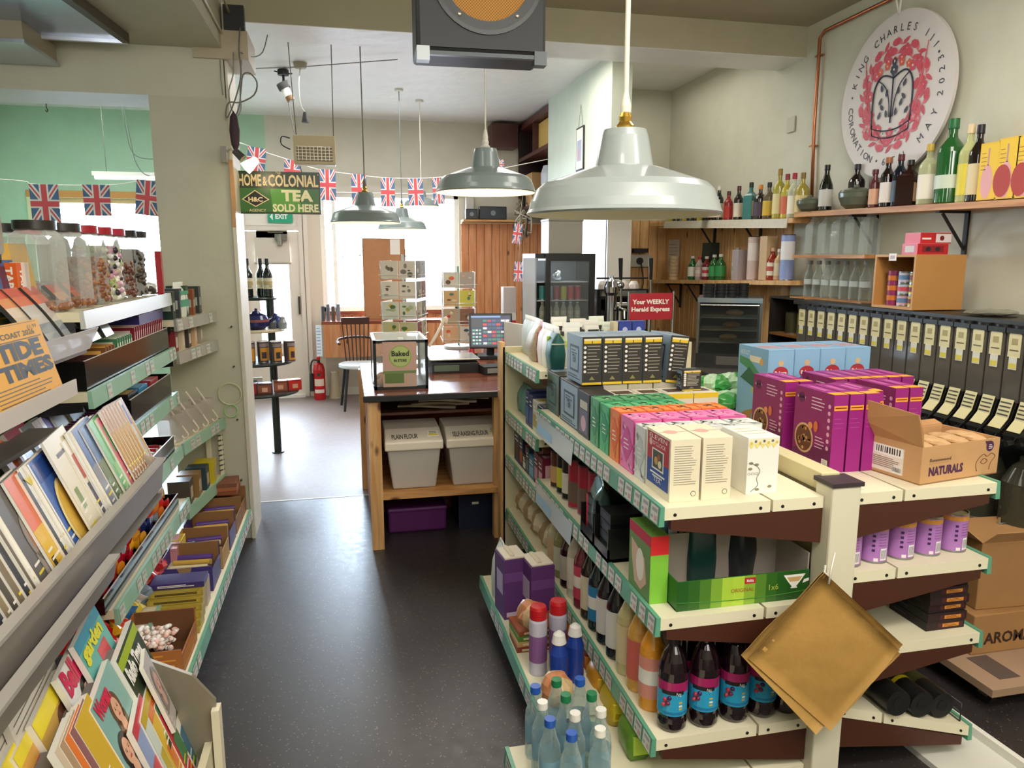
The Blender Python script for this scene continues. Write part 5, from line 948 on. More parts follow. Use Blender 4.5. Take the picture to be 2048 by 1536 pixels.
for i in range(2):
    m = MB(); q = random.Random(i)
    for k in range(70): a_, b_, c_ = q.uniform(-.05, .05), q.uniform(-.07, .07), q.uniform(0, .03); m.sph((a_, b_, .012 + c_), .011, .011, .008, C(q.choice(['#efe6de', '#e8b9a8', '#e9d2c4', '#f2efe8']), .5), 6, 4)
    single('marshmallow_bag', m, ['bag of white and pink sweets in the orange carton, nearer one', 'bag of white and pink sweets in the orange carton, farther one'][i], 'bag', (-.70, 2.585 + .15 * i * .0 + .1 * i, DKZ + .03 + .05 * (1 - i)), .1)
for i in range(4): sweetroll(DKZ + .045, -.76 + .0 * i, 2.52 + .06 * i, '#d98a2a', '#5a3a2a', f'orange and brown wrapped bar sticking up in the orange carton, {ORD[i]} from the near side', i, L_=.05, r=.018, grp='orange wrapped bars')
# ================================================================== MAGAZINE RACK
MR = thing('magazine_rack', 'grey tiered magazine rack leaning over the near end of the sweet shelving', 'rack', (-.6, 1.6, 0))
def mob(name, mb): mb.T = None; o = obj(name, mb, MR); o.location = (.6, -1.6, 0); return o
GY = C('#756c64', .38, .1); ACR = glass('#cfc8be', .42, .1)
for nm, x, z0, z1, ya, yb, mt in (('front_lip', -.60, .872, .965, .6, 2.47, GY), ('front_lip', -.570, .838, .895, .6, 1.84, GY)):
    m = MB(); m.prism([(x, ya, z0), (x + .012, ya, z1), (x + .008, ya, z1), (x - .006, ya, z0)], (0, yb - ya, 0), mt); m.box(x - .006, ya, z1 - .004, x + .018, yb, z1 + .004, C('#b5afa6', .25, .3)); mob(nm, m)
for x0, x1, z, ya, yb in ((-.86, -.60, .85, .6, 2.47), (-.72, -.575, .655, .6, 1.84), (-.98, -.84, 1.10, .8, 2.38), (-.92, -.77, 1.325, 1.6, 2.44)):
    m = MB(); m.box(x0, ya, z - .012, x1, yb, z, C('#6f6a64', .4)); mob('tier_shelf', m)
m = MB(); m.prism([(-.86, 2.47, .84), (-.60, 2.47, .84), (-.60, 2.47, .965), (-.68, 2.47, .99), (-.8, 2.47, .95)], (0, .006, 0), ACR); mob('end_panel', m)
m = MB(); m.box(-.99, .6, .3, -.97, 2.42, 1.62, C('#5a554f', .5)); mob('back_panel', m)
for y in (.75, 2.40): m = MB(); m.box(-1.03, y - .02, 0, -.99, y + .02, 1.62, C('#a89c88', .5)); mob('leg', m)
m = MB(); m.box(-1.0, .6, .12, -.40, 1.95, .14, C('#cfc6a8', .5)); m.box(-.42, .6, .0, -.40, 1.95, .30, C('#cfc6a8', .5)); mob('bottom_bin', m)
m = MB(); m.prism([(-.62, 1.95, .12), (-.385, 1.95, .05), (-.385, 1.95, .42), (-.44, 1.95, .50), (-.62, 1.95, .60)], (0, .012, 0), C('#8a8270', .35, .2)); m.box(-.395, 1.93, .02, -.375, 1.97, .40, C('#e2dabd', .5)); m.box(-.45, 1.962, .0, -.435, 1.975, .42, C('#d9cfae', .5)); mob('bin_end', m)
for (x, z0, z1, ya, yb, dx) in ((-.765, 1.325, 1.39, 1.62, 2.44, .03), (-.665, 1.262, 1.30, 1.2, 2.0, .0)):
    m = MB(); m.prism([(x, ya, z0), (x + dx, ya, z1), (x + dx + .004, ya, z1), (x + .004, ya, z0)], (0, yb - ya, 0), glass('#d9d2cc', .5, .15)); mob('clear_lip', m)
def cover(m, w, h, t, c, title=None, tc='#ffffff', tz=.84, th=.035, tw=.8, faces=(), patches=(), seed=0, band=None, x0=.0):
    """printed cover on the -Y face of a w x h magazine of thickness t, page block behind"""
    m.box(0, 0, 0, w, t, h, C('#e4dfd4', .6)); f = FACE('f', 0, 0, 0, w, t, h); f.rect(m, 0, 0, 1, 1, C(c, .42))
    q = random.Random(seed)
    if band: f.rect(m, 0, band[0], 1, band[1], C(band[2], .25), 1.5)
    for (u, v, a, b, col) in patches: f.rect(m, u, v, a, b, C(col, .25), 2)
    for (u, v, s_, skin, hair) in faces:
        f.disc(m, u, v + s_ * .1 / h, s_ * 1.25, C(hair, .3), 3, s_ * 1.5); f.rect(m, max(0, u - s_ * 1.2 / w), max(0, v - s_ * 2.6 / h), min(1, u + s_ * 1.2 / w), v - s_ * .6 / h, C(hair, .3), 3)
        f.disc(m, u, v - s_ * 1.4 / h, s_ * .55, C(skin, .35), 3.4, s_ * .8); f.disc(m, u, v, s_ * .8, C(skin, .35), 3.8, s_ * 1.1)
        for e in (-.32, .32): f.disc(m, u + e * s_ / w, v + s_ * .15 / h, s_ * .12, C('#2a1c18'), 4.2, s_ * .07); f.disc(m, u + e * s_ / w, v + s_ * .33 / h, s_ * .17, C(hair), 4.2, s_ * .03)
        f.disc(m, u, v - s_ * .45 / h, s_ * .26, C('#b03a44'), 4.2, s_ * .1); f.disc(m, u, v - s_ * .14 / h, s_ * .09, C('#c98a70'), 4.2, s_ * .12)
    for i in range(5): v = .06 + .07 * i; f.rect(m, .06, v, .06 + q.uniform(.15, .35), v + .02, C(q.choice(['#f0e8d8', '#e9d23a', '#efe9e0']), .3), 2.5)
    if title: f.text(m, title, .05 + x0, tz, th, C(tc, .3), w * tw, 'l', 5, bold=.05)
def mag(label, x, y, z, lean, yaw, w, h, t, name='magazine', grp=None, **k):
    m = MB(); cover(m, w, h, t, **k); return single(name, m, label, 'magazine', (x, y, z), (-lean, 0, PI / 2 + yaw), grp)
SK, HB, HD, HF = '#d9a585', '#5a3320', '#1f1614', '#c99a5a'
def magp(label, px, py, xt, lean, yaw, w, h, t, **k):
    """place by where the near top corner stands in the plane x = xt"""
    p = PX(px, py, xt); return mag(label, xt + h * math.sin(lean), p.y, p.z - h * math.cos(lean), lean, yaw, w, h, t, **k)
LN = .36
T2 = [(-22, 985, '#5f5a55', 'grey newspaper-style magazine with a man\'s red face on the cover', dict(faces=[(.5, .5, .045, '#b5705a', '#8a8078')])), (10, 962, '#d9704a', 'orange and yellow magazine with black line drawings', dict(band=(0, .55, '#e0b43a'), patches=[(.05, .1, .15, .3, '#3a2f26'), (.2, .15, .25, .22, '#3a2f26')])), (38, 945, '#3f3e3d', 'dark grey magazine lettered in yellow and white', dict(title='well', tc='#d9c23a', patches=[(.1, .68, .4, .74, '#e6e2da')])), (56, 928, '#2f57a0', 'white-bordered blue magazine showing a yellow oval', dict(patches=[(.0, .0, .05, 1, '#e9e6de'), (.1, .8, .9, .97, '#24458c')], oval=1)), (87, 884, '#d9cdb0', 'cream magazine with small green leaf drawings', dict(patches=[(.15, .3, .3, .5, '#7a8f4a'), (.2, .8, .6, .84, '#4a4438')])), (125, 884, '#ddd2ba', 'cream magazine with a red sprig near its top', dict(patches=[(.1, .6, .3, .85, '#b8402c'), (.1, .2, .4, .55, '#2c2c4f')])), (145, 861, '#2f4a7c', 'navy and white magazine in a stack of several copies', dict(band=(0, .6, '#8a8f98'), patches=[(.2, .05, .6, .15, '#c9c03a')])), (161, 857, '#33517a', 'blue-topped magazine showing green foliage', dict(band=(0, .62, '#6a7f5a'), patches=[(.2, .08, .6, .2, '#c9d07a')])), (178, 845, '#6fae6a', 'green magazine beside the pink one', dict(patches=[(.1, .1, .6, .5, '#8fc98a')])), (194, 838, '#d9707c', 'pink magazine at the far part of the rack', dict(patches=[(.1, .6, .4, .9, '#7fb87a')]))]
for i, (px_, py_, c, nm, k) in enumerate(T2):
    nst = 3 if i in (0, 6, 7, 3) else 1
    k = dict(k); ov = k.pop('oval', 0)
    o = magp(nm, px_, py_, -.712, LN, .12, .205, .275, .006, **{**dict(c=c, seed=i, tz=.86, th=.03), **k})
    if ov: m = MB(); f = FACE('f', 0, 0, 0, .205, .006, .275); f.disc(m, .55, .38, .075, C('#e8d08a', .3), 6, .10, n=24); f.disc(m, .55, .38, .06, C('#d9b04a', .3), 7, .085, n=24); obj('cover_picture', m, o)
    for s_ in range(1, nst): mag(nm + f', {["", "first", "second"][s_]} copy behind it', o.location.x - .004, o.location.y - .016 * s_, o.location.z, LN, .12, .205, .275, .004, c='#e2ded4', seed=i, grp='copies behind ' + nm)
for i in range(7): magp(f'brown and gold striped magazine, copy {ORD[i]} from the near side', 200 + 5.5 * i, 823 - 3 * i, -.712, LN, .12, .1, .28, .005, c='#a9702c', seed=3, band=(.3, .75, '#c9973f'), grp='brown and gold magazines')
magp('clear-wrapped pale magazine standing at the far end of the rack', 240, 803, -.712, LN, .2, .1, .27, .01, c='#b9bcae', seed=8, patches=[(.1, .7, .9, .95, '#8a9ad0'), (.2, .3, .8, .5, '#d9d6c8')])
for i in range(9): magp(f'stack of magazines seen by their white page edges, {ORD[i]} from the face-cover magazine', -34 - 13 * i, 1003 + 16 * i, -.712, LN, .12, .2, .275, .008, c=['#6a5a48', '#2f2f35', '#7a6a52', '#4a4438', '#8a7a5a', '#34343a'][i % 6], seed=20 + i, grp='magazines seen by their page edges')
for i, (px_, py_, c, nm, pt) in enumerate(((-12, 890, '#e2672a', 'orange paperback in the upper tier behind the main row', [(.1, .3, .9, .6, '#f0c8a0')]), (9, 868, '#8a2a44', 'maroon-edged paperback with dark squares in the upper tier', [(.1, .1, .9, .9, '#c9c4bc'), (.2, .6, .6, .8, '#4a4a4f')]), (42, 855, '#6a6f72', 'dark grey paperback in the upper tier', [(.2, .6, .8, .7, '#9a9fa2')]), (68, 843, '#c9c4cc', 'pale paperback stack beside the violet one', []), (77, 840, '#55479a', 'violet and white paperback in the upper tier', [(0, 0, .2, 1, '#e6e3ea')]), (99, 827, '#8a8c72', 'olive paperback in the upper tier', [(.1, .3, .9, .5, '#a9ab90')]), (129, 811, '#5a6f9a', 'blue and grey photo book at the far end of upper tier', [(.0, .0, 1, .6, '#8f8a90')]))):
    magp(nm, px_, py_, -.93, .45, .08, .16, .23, .016, name='paperback', c=c, seed=40 + i, patches=pt)
# tide tables in a clear wall pocket
for i, yy in enumerate((1.42, 1.61)):
    m = MB(); w, h = .34, .185; m.box(0, 0, 0, w, .006, h, C('#c9931a', .6)); f = FACE('f', 0, 0, 0, w, .006, h); f.rect(m, 0, 0, 1, 1, C('#cf930c', .6))
    K = C('#1a1a16'); f.text(m, 'SOUTH', .06, .92, .008, K, .06); f.text(m, 'DEVON COAST 2026', .06, .83, .012, K, .28, bold=.02); f.rect(m, .04, .79, .96, .80, K, 2); f.rect(m, .04, .98, .96, .985, K, 2); f.text(m, '£1.99', .8, .9, .009, K, .05)
    f.text(m, 'TIDE', .26, .58, .036, K, .22, bold=.06); f.text(m, 'TIMES', .22, .36, .032, K, .26, bold=.06); f.lines(m, .08, .92, .05, .31, 6, .0025, C('#5a4a1a'), 2, i)
    single('tide_table', m, ['yellow TIDE TIMES booklet in the clear pocket, nearer to the viewer', 'yellow TIDE TIMES booklet in the clear pocket, farther and partly behind'][i], 'booklet', (-.668 - .03 * (1 - i) * 0 - .01 * i, yy, 1.265 if i == 0 else 1.275), (-.25, 0, PI / 2 + (.06 if i == 0 else -.02)))
m = MB(); m.quad((0, -.1, 0), (0, .8, 0), (-.05, .8, .16), (-.05, -.1, .16), ACR); 
# leaflets
for i in range(5):
    m = MB(); w, h = .115, .215; n = 7; vs = []
    for k in range(n + 1):
        t = k / n; yb = .035 * t * t; 
        for u in (0, w): vs.append((u, yb, h * t))
    q = len(vs); vs += [(a, b + .012, c) for a, b, c in vs]
    fs = [(2*k, 2*k+1, 2*k+3, 2*k+2) for k in range(n)]; mm = ['#b9c0c4', '#a9aeb0', '#8f9aa4', '#c9c4bc', '#c4bcb4', '#d9673f', '#c9482c', '#c9482c']
    for k in range(n): m.add([vs[j] for j in fs[k]], [(0, 1, 2, 3)], C(mm[k] if i % 3 else ['#8a9fc0', '#7a8fb5', '#a9b4c0', '#c9b8a4', '#d9c0a8', '#e08a4a', '#d0502f'][k], .12), True)
    m.add(vs, [tuple(q + j for j in f[::-1]) for f in fs] + [(2*k, 2*k+2, q+2*k+2, q+2*k) for k in range(n)] + [(2*k+3, 2*k+1, q+2*k+1, q+2*k+3) for k in range(n)] + [(2*n, 2*n+1, q+2*n+1, q+2*n), (1, 0, q, q+1)], C('#3a3834', .3))
    single('leaflet', m, f'glossy leaflet with an orange-red top in the clear upper pocket, {ORD[i]} from the viewer', 'leaflet', (-.805, PX([7, 37, 72, 117, 150][i], [587, 577, 567, 563, 563][i], -.885).y, 1.328), (-.42, 0, PI / 2 + .06), 'orange-topped leaflets in the upper pocket')
mag('yellow-bordered comic-style magazine standing above the leaflets', -.955, 2.25, 1.37, .15, -.1, .34, .27, .01, c='#d9a82a', seed=60, patches=[(.06, .45, .7, .82, '#3f5a8a'), (.1, .5, .4, .78, '#8f9a5a'), (.06, .08, .9, .42, '#a9a070'), (.3, .1, .6, .4, '#7fa08a'), (.45, .5, .65, .75, '#b0505a')])
# newspapers in the low tier
for i in range(7):
    m = MB(); m.box(0, 0, 0, .30, .012, .2, C('#c9c2b4', .8, n=.1, ns=60)); f = FACE('f', 0, 0, 0, .3, .012, .2); f.lines(m, .05, .95, .1, .8, 9, .003, C('#6a655c'), 1, i); f.rect(m, .1, .83, .8, .93, C('#4a463f')); single('newspaper', m, f'folded newspaper standing in the low tier of the rack, {ORD[i]} from the viewer', 'newspaper', (-.62, .66 + .125 * i, .66), (-.2, 0, PI / 2 + .12), 'newspapers in the low tier')
# bottom bin: three rows of weekly magazines
magp('yellow-topped weekly magazine with pink lettering, nearest the viewer in the bin', 30, 1509, -.62, .35, .12, .21, .275, .012, c='#d9a24a', seed=71, faces=[(.55, .5, .04, SK, HF)], title='TAKE a BREAK', tc='#d9285a', tz=.66, th=.04, band=(.9, 1, '#e6d23a'))
magp('weekly magazine with a red title panel, second from the viewer in the bin', 66, 1444, -.62, .35, .12, .21, .275, .012, c='#c9a04a', seed=72, faces=[(.62, .6, .042, SK, HB)], title='TAKE BREAK', tc='#f4f0ea', tz=.55, th=.04, tw=.4, patches=[(.0, .2, .34, .75, '#c41f3a'), (.0, .86, 1, 1, '#e9d63a'), (.5, .2, 1, .36, '#e2a02a')])
magp('pale weekly magazine with pink-red title and a dark-haired woman', 116, 1354, -.62, .35, .12, .21, .275, .012, c='#dcdcd8', seed=73, faces=[(.48, .58, .036, SK, HD)], title='Bella', tc='#c4184a', tz=.8, th=.055, tw=.55, patches=[(.0, .0, .6, .3, '#1c3a3f'), (.4, .12, .75, .3, '#c9c03a')])
magp('teal gardening magazine with red flowers on its cover', 149, 1289, -.62, .35, .10, .21, .275, .012, c='#5fa59a', seed=74, title='garden', tc='#d9d23a', tz=.8, th=.035, patches=[(.45, .5, .8, .75, '#c4444a'), (.2, .1, .5, .45, '#8fb58a'), (0, .9, 1, 1, '#3f8fa8')])
for i in range(5): magp(f'pocket puzzle digest standing in the middle row, {ORD[i]} from the viewer', 112 + 10 * i, 1500 - 13 * i, -.55, .35, .12, .12, .2, .014, c=['#c9b59a', '#a98a6a', '#d9722a', '#8a5a5a', '#c9a42a'][i], seed=80 + i, grp='pocket puzzle digests')
magp('teal weekly magazine with two people on its cover in the middle row', 183, 1414, -.55, .35, .12, .21, .275, .014, c='#7fa8a0', seed=90, faces=[(.52, .72, .028, SK, '#6a4a30'), (.25, .45, .03, SK, HD)], title='Woman', tc='#d42a4a', tz=.84, th=.04, tw=.5, patches=[(.3, .22, 1, .38, '#8a1c24')])
magp('dark green listings magazine with a lime band in the bottom bin', 234, 1319, -.56, .35, .10, .215, .28, .016, c='#2c3a22', seed=91, title='Radio Times', tc='#e9e4dc', tz=.72, th=.045, tw=.75, band=(.88, .97, '#9ab02c'), patches=[(.1, .1, .35, .35, '#8fb02c'), (.6, .25, .85, .6, '#9a948c')])
magp('grey soft-toned magazine folded over beside the dark green one', 288, 1330, -.52, .3, .2, .1, .2, .01, c='#b3a9a4', seed=92, faces=[(.5, .6, .03, '#c9a090', '#8a7f7a')])
pc = [(266, 1458, '#8a9ac0', '#c93a4a', 'blue'), (283, 1436, '#c9d0c4', '#c4a82a', 'pale'), (297, 1425, '#d9b02a', '#d9742a', 'yellow'), (311, 1410, '#c42a34', '#3f7a4a', 'red-spined'), (326, 1402, '#e2dcd0', '#2f6a8a', 'blue-chequered'), (350, 1393, '#c9bfc4', '#c43a4a', 'pink-grey')]
for i, (px_, py_, c, c2, nm) in enumerate(pc): magp(f'{nm} puzzle magazine in the front row of the bin, {ORD[i]} from the viewer', px_, py_, -.50, .3, .15, .16, .28, .012, c=c, seed=95 + i, patches=[(.1, .3, .5, .6, c2), (.5, .1, .9, .4, c2), (.0, .9, 1, 1, c2)])
# extra yellow edge of a magazine at the very left corner
magp('yellow and blue magazine at the lower left corner nearest the viewer', -10, 1560, -.62, .35, .12, .21, .275, .012, c='#4a8ab0', seed=99, band=(.6, 1, '#e2cc3a'))
# slim shelf post standing at the left edge
m = MB(); m.box(-.03, -.02, 0, .03, .02, .5, C('#a59a88', .5)); 
for k in range(8): m.box(.028, -.022, .05 + .055 * k, .033, -.012, .075 + .055 * k, C('#2a2622'))
single('shelf_post', m, 'slotted beige shelving post rising at the left edge of the view', 'post', (-1.0, 2.445, 1.475))
# ================================================================== SERVICE COUNTER
DW = pine('#8d5238', '#5f3020', 'X', knots=False, rough=.2)
CT = thing('counter', 'pine service counter with dark wooden top and open shelves facing the viewer', 'counter', (.085, 3.94, 0))
def cob(name, mb, par=CT, bev=0): mb.T = None; o = obj(name, mb, par, bev=bev); o.location = (-.085, -3.94, 0) if par is CT else (0, 0, 0); return o
m = MB(); m.box(.07, 3.92, .842, 1.23, 5.15, .87, DW); m.box(.065, 3.915, .835, 1.23, 3.925, .868, BLK2); cob('top', m, bev=.004)
m = MB(); m.box(.09, 3.94, 0, .155, 4.0, .842, PINE_B); cob('post', m)
m = MB(); m.box(.78, 3.97, 0, .83, 4.03, .842, PINE_B); cob('post', m)
m = MB()
for i in range(12): m.box(.095 + .003 * (i % 2), 4.0 + .094 * i, 0, .112, 4.0 + .094 * i + .091, .842, PINE_Y if False else PINE_R)
cob('side_panel', m)
m = MB(); m.box(.06, 5.05, 0, .10, 5.12, .842, PINE_B); cob('post', m)
m = MB(); m.box(.155, 3.95, .28, 1.22, 4.55, .31, PINE_X); cob('shelf', m)
m = MB(); m.box(.112, 4.55, 0, 1.22, 4.57, .842, RED_WOOD); cob('back_panel', m)
m = MB(); m.box(.155, 4.2, .70, 1.22, 4.55, .715, C('#6a4030', .5)); cob('shelf', m)
# flour bins
def tub(label, x, y, w, txt):
    t = thing('flour_bin', label, 'bin', (x, y, .311)); m = MB(); d, h = .34, .25
    k = .03; vs = [(k, k, 0), (w - k, k, 0), (w - k, d - k, 0), (k, d - k, 0), (0, 0, h), (w, 0, h), (w, d, h), (0, d, h)]
    m.add(vs, [(0,3,2,1),(0,1,5,4),(1,2,6,5),(2,3,7,6),(3,0,4,7),(4,5,6,7)], C('#b9b3aa', .45)); obj('tub', m, t, bev=.01)
    m = MB(); m.add([(-.012,-.012,h-.02),(w+.012,-.012,h-.02),(w+.012,d+.01,h-.02),(-.012,d+.01,h-.02),(-.012,-.012,h+.03),(w+.012,-.012,h+.03),(w+.008,d+.01,h+.08),(-.008,d+.01,h+.08),(-.006,.13,h+.075),(w+.006,.13,h+.075)], [(0,3,2,1),(0,1,5,4),(4,5,9,8),(8,9,6,7),(1,2,6,9,5),(3,0,4,8,7)], C('#e0d7c4', .45)); obj('lid', m, t, bev=.008)
    m = MB(); m.T = Matrix.Translation((0, -.012, h + .0305)) @ Matrix.Rotation(math.atan2(.045, .142), 4, 'X'); m.text(txt, (.03, .035, 0), (1, 0, 0), (0, 1, 0), .05, BLK, w * (.48 if len(txt) < 14 else .66), 'l', .02); m.box(w - .07, .05, -.001, w - .01, .11, .002, C('#efe9d8')); m.box(w - .065, .055, .002, w - .015, .07, .0025, C('#e2cf3a')); 
    for i in range(3): m.box(w - .06, .077 + .01 * i, .002, w - .02, .08 + .01 * i, .0025, BLK)
    obj('label', m, t); return t
tub('grey flour bin with cream lid lettered PLAIN FLOUR on the counter shelf', .185, 4.0, .30, 'PLAIN FLOUR'); tub('grey flour bin with cream lid lettered SELF-RAISING FLOUR on the counter shelf', .525, 4.0, .31, 'SELF-RAISING FLOUR')
for i in range(7):
    q = rnd.uniform; m = MB(); w = .34; n = 5
    pts = [(-w/2 + w * k / n, q(-.01, .01), .006 + .006 * math.sin(k)) for k in range(n + 1)]
    vs = [(x, y - .12, z) for x, y, z in pts] + [(x, y + .12, z + .002) for x, y, z in pts]; vs += [(a, b, c + .012) for a, b, c in vs]; N_ = n + 1
    fs = [(k, N_ + k, N_ + k + 1, k + 1) for k in range(n)] + [(2*N_ + k, 2*N_ + k + 1, 3*N_ + k + 1, 3*N_ + k) for k in range(n)] + [(k, k + 1, 2*N_ + k + 1, 2*N_ + k) for k in range(n)] + [(N_ + k + 1, N_ + k, 3*N_ + k, 3*N_ + k + 1) for k in range(n)] + [(N_, 0, 2*N_, 3*N_), (n, N_ + n, 3*N_ + n, 2*N_ + n)]
    m.add(vs, fs, C(['#d9cdb8', '#c9b9a0', '#e2dac8'][i % 3], .7, n=.1)); single('flat_paper_bag', m, f'flat cream paper bag in the pile above the flour bins, {ORD[i]} from the bottom', 'paper bag', (.46 + .06 * (i % 4), 4.38, .716 + .0195 * i * .8), q(-.3, .3), 'pile of flat cream paper bags')
m = MB(); m.box(-.17, -.16, 0, .17, .16, .14, C('#5a1a5f', .5)); m.box(-.175, -.165, .12, .175, .165, .15, C('#6a2470', .5)); single('storage_box', m, 'purple plastic box on the floor under the counter', 'box', (.36, 4.33, 0), bev=.012)
m = MB(); m.box(-.2, -.15, 0, .2, .15, .24, C('#151c33', .4)); m.box(-.21, -.16, .24, .21, .16, .27, C('#1a2240', .4)); m.box(-.12, -.151, .15, -.08, -.15, .165, WH); single('storage_box', m, 'navy plastic storage box with a lid on the floor under the counter', 'box', (.80, 4.3, 0), bev=.01)
# display case with BAKED IN STORE notice
t = thing('display_case', 'black-framed clear bakery display case standing on the counter corner', 'display case', (.13, 4.08, .8705)); w, d, h = .30, .46, .275
m = MB(); e = .016; K = C('#121212', .35)
for a in ((0,0,0,w,e,e*1.2),(0,0,h-e,w,e,h),(0,0,0,e,e,h),(w-e,0,0,w,e,h),(0,d-e,0,e,d,h),(w-e,d-e,0,w,d,h),(0,0,0,e,d,e),(w-e,0,0,w,d,e)): m.box(*a, K)
for a in ((0,0,h-e,e,d,h),(w-e,0,h-e,w,d,h),(0,d-e,h-e,w,d,h)): m.box(*a, C('#d9d6cf', .35))
obj('frame', m, t)
m = MB(); m.box(e, e, 0, w - e, d - e, .008, C('#6a6560', .4)); obj('base', m, t)
m = MB(); m.box(e, .004, e, w - e, .007, h - e, glass('#eef2f0', .1)); m.box(.003, e, e, .006, d - e, h - e, glass('#eef2f0', .15)); m.box(w - .006, e, e, w - .003, d - e, h - e, glass('#eef2f0', .15)); obj('clear_panel', m, t)
m = MB(); m.box(e, e, h - .008, w - e, d - e, h - .005, glass('#eef2f0', .2)); m.box(w * .45, .0, h, w * .55, .03, h + .01, C('#e9e6df')); obj('top_panel', m, t)
m = MB(); m.box(.05, -.004, .016, .235, .0, .265, C('#b59a8a', .5)); f = Face((.05, -.004, .016), (1,0,0), (0,0,1), .185, .249)
f.rect(m, 0, .36, 1, 1, C('#b8968a')); f.rect(m, .05, .08, .62, .3, C('#5a6f3a')); f.disc(m, .52, .68, .062, C('#8fa35a'), 2, n=28); f.disc(m, .52, .68, .055, C('#a9b873'), 3, n=28); f.rect(m, 0, .30, 1, .36, C('#6a7f4a'), 1)
f.text(m, 'Baked', .52, .69, .028, C('#1a2412'), .095, 'c', 5, bold=.03); f.text(m, 'IN STORE', .52, .56, .015, C('#26331c'), .07, 'c', 5, bold=.04); obj('notice', m, t)
for i in range(4):
    m = MB(); pts = [(-.05 + .0125 * k, .018 * math.sin(PI * k / 8), .02) for k in range(9)]
    for k in range(8): r_ = .012 + .014 * math.sin(PI * (k + .5) / 8); m.sph((pts[k][0], pts[k][1], .022), .014, r_, r_ * .9, C('#c47a32', .5), 8, 6)
    single('croissant', m, f'golden croissant inside the clear display case, {ORD[i]} from the front', 'croissant', (.19 + .02 * (i % 2), 4.15 + .09 * i, .8785), .8 * i, 'croissants in the display case')
m = MB(); m.tube([(0, 0, 0), (.03, .0, .04), (.07, 0, .11), (.09, 0, .155), (.105, 0, .16), (.10, 0, .13)], .009, C('#ddd2bd', .35), 8); single('case_arm', m, 'curved cream arm rising at the right side of the display case', 'arm', (.447, 4.2, 1.09))
# card spinners
def spinner(label, x, y, z0, cols, rows, cw, ch, seed, grp, nm, cm, rotz=.0, pole=C('#9fb0b0', .3, .6)):
    t = thing('card_spinner', label, 'card rack', (x, y, z0), rotz); m = MB(); H_ = rows * (ch + .02) + .08
    m.cyl((0, 0, 0), (0, 0, .02), .12, C('#c9c9c4', .4), n=24); m.cyl((0, 0, 0), (0, 0, H_), .008, pole, n=10); obj('stand', m, t)
    q = random.Random(seed)
    for side in range(3):
        a = -PI / 2 + side * PI / 2 - (0 if side < 2 else PI * 1.0); a = [-PI/2, 0, PI][side]; nx, ny = math.cos(a), math.sin(a); tx, ty = -ny, nx; off = cols * (cw + .012) / 2
        m = MB()
        for r_ in range(rows):
            zb = .06 + r_ * (ch + .02)
            for e in (-off, off): m.tube([(nx*off*1.0 + tx*e, ny*off*1.0 + ty*e, zb - .01), (nx*off + tx*e, ny*off + ty*e, zb + ch)], .0018, C('#d9dcda', .3, .5), 5)
            m.tube([(nx*(off+.012) - tx*off, ny*(off+.012) - ty*off, zb + .02), (nx*(off+.012) + tx*off, ny*(off+.012) + ty*off, zb + .02)], .002, C('#e6e8e6', .3, .5), 5); m.tube([(nx*(off+.0) - tx*off, ny*(off+.0) - ty*off, zb - .006), (nx*(off+.0) + tx*off, ny*(off+.0) + ty*off, zb - .006)], .002, C('#e6e8e6', .3, .5), 5)
        obj('wire_pocket', m, t)
        sd = ['front', 'right', 'left'][side]
        for r_ in range(rows):
            for c_ in range(cols):
                zb = z0 + .06 + r_ * (ch + .02) - .002; u = (c_ - (cols - 1) / 2) * (cw + .008)
                px, py = nx * off + tx * u, ny * off + ty * u; ca_, sa_ = math.cos(rotz), math.sin(rotz)
                if (r_, side) in cm.get('skip', ()): continue
                col, sub = cm['f'](side, r_, c_, q)
                mb = MB(); mb.box(-cw/2, 0, 0, cw/2, .006, ch, C('#e6e0d4', .6)); f = FACE('f', -cw/2, 0, 0, cw/2, .006, ch); f.rect(mb, .0, .0, 1, 1, C(col, .4)); 
                for k, s_ in enumerate(sub): f.disc(mb, q.uniform(.25, .75), q.uniform(.2, .8), cw * q.uniform(.06, .2), C(s_), 2 + k, cw * q.uniform(.04, .16), 10)
                single('greetings_card', mb, f'{nm}, {sd} side, {ORD[c_]} column, {ORD[rows - 1 - r_]} row from the top', 'card', (x + px * ca_ - py * sa_, y + px * sa_ + py * ca_, zb), a + PI / 2 + rotz, grp)
def cf1(side, r, c, q):
    if side == 0 and r >= 3: return '#dcd3c6', ('#7a7268', '#8a8278', '#5a5248', '#6a625a')
    if side == 0: return ('#c9cdc0' if r == 2 else '#b9b48a'), ('#6a7f3a', '#d9b02a', '#8fa05a', '#4a6a3a', '#a9b08a')
    return ['#a39a7a', '#8a8a90', '#6a5a4a', '#7a3a2c', '#5a6a7a'][q.randrange(5)], ('#5a5040', '#c9b9a0')
spinner('white wire card spinner with sketch and landscape cards standing on the counter', .375, 5.02, .8705, 2, 5, .108, .112, 1, 'square greetings cards on the taller spinner', 'square greetings card on the taller spinner', dict(f=cf1, skip=()), -.35)
def cf2(side, r, c, q): return [['#d9b08a', '#b09a80', '#c9a06a', '#c9c2b4'], ['#e2dcd0', '#8a5a4a', '#c9c04a', '#a99a90']][c % 2][r % 4], (['#c9603a', '#c93a3a', '#8a6a4a', '#5a7a5a'][q.randrange(4)], ['#e0a07a', '#6a4a3a', '#3a5a6a'][q.randrange(3)], '#d9c9a0')
m = MB(); m.box(0, 0, 0, .77, .55, .04, DW); m.box(.02, .02, -.76, .75, .5, 0, RED_WOOD); m.v = [(a, b, c + .80) for a, b, c in m.v]
single('till_counter', m, 'dark red-brown wooden till counter behind the main counter', 'counter', (.45, 5.45, 0.04), bev=.004)
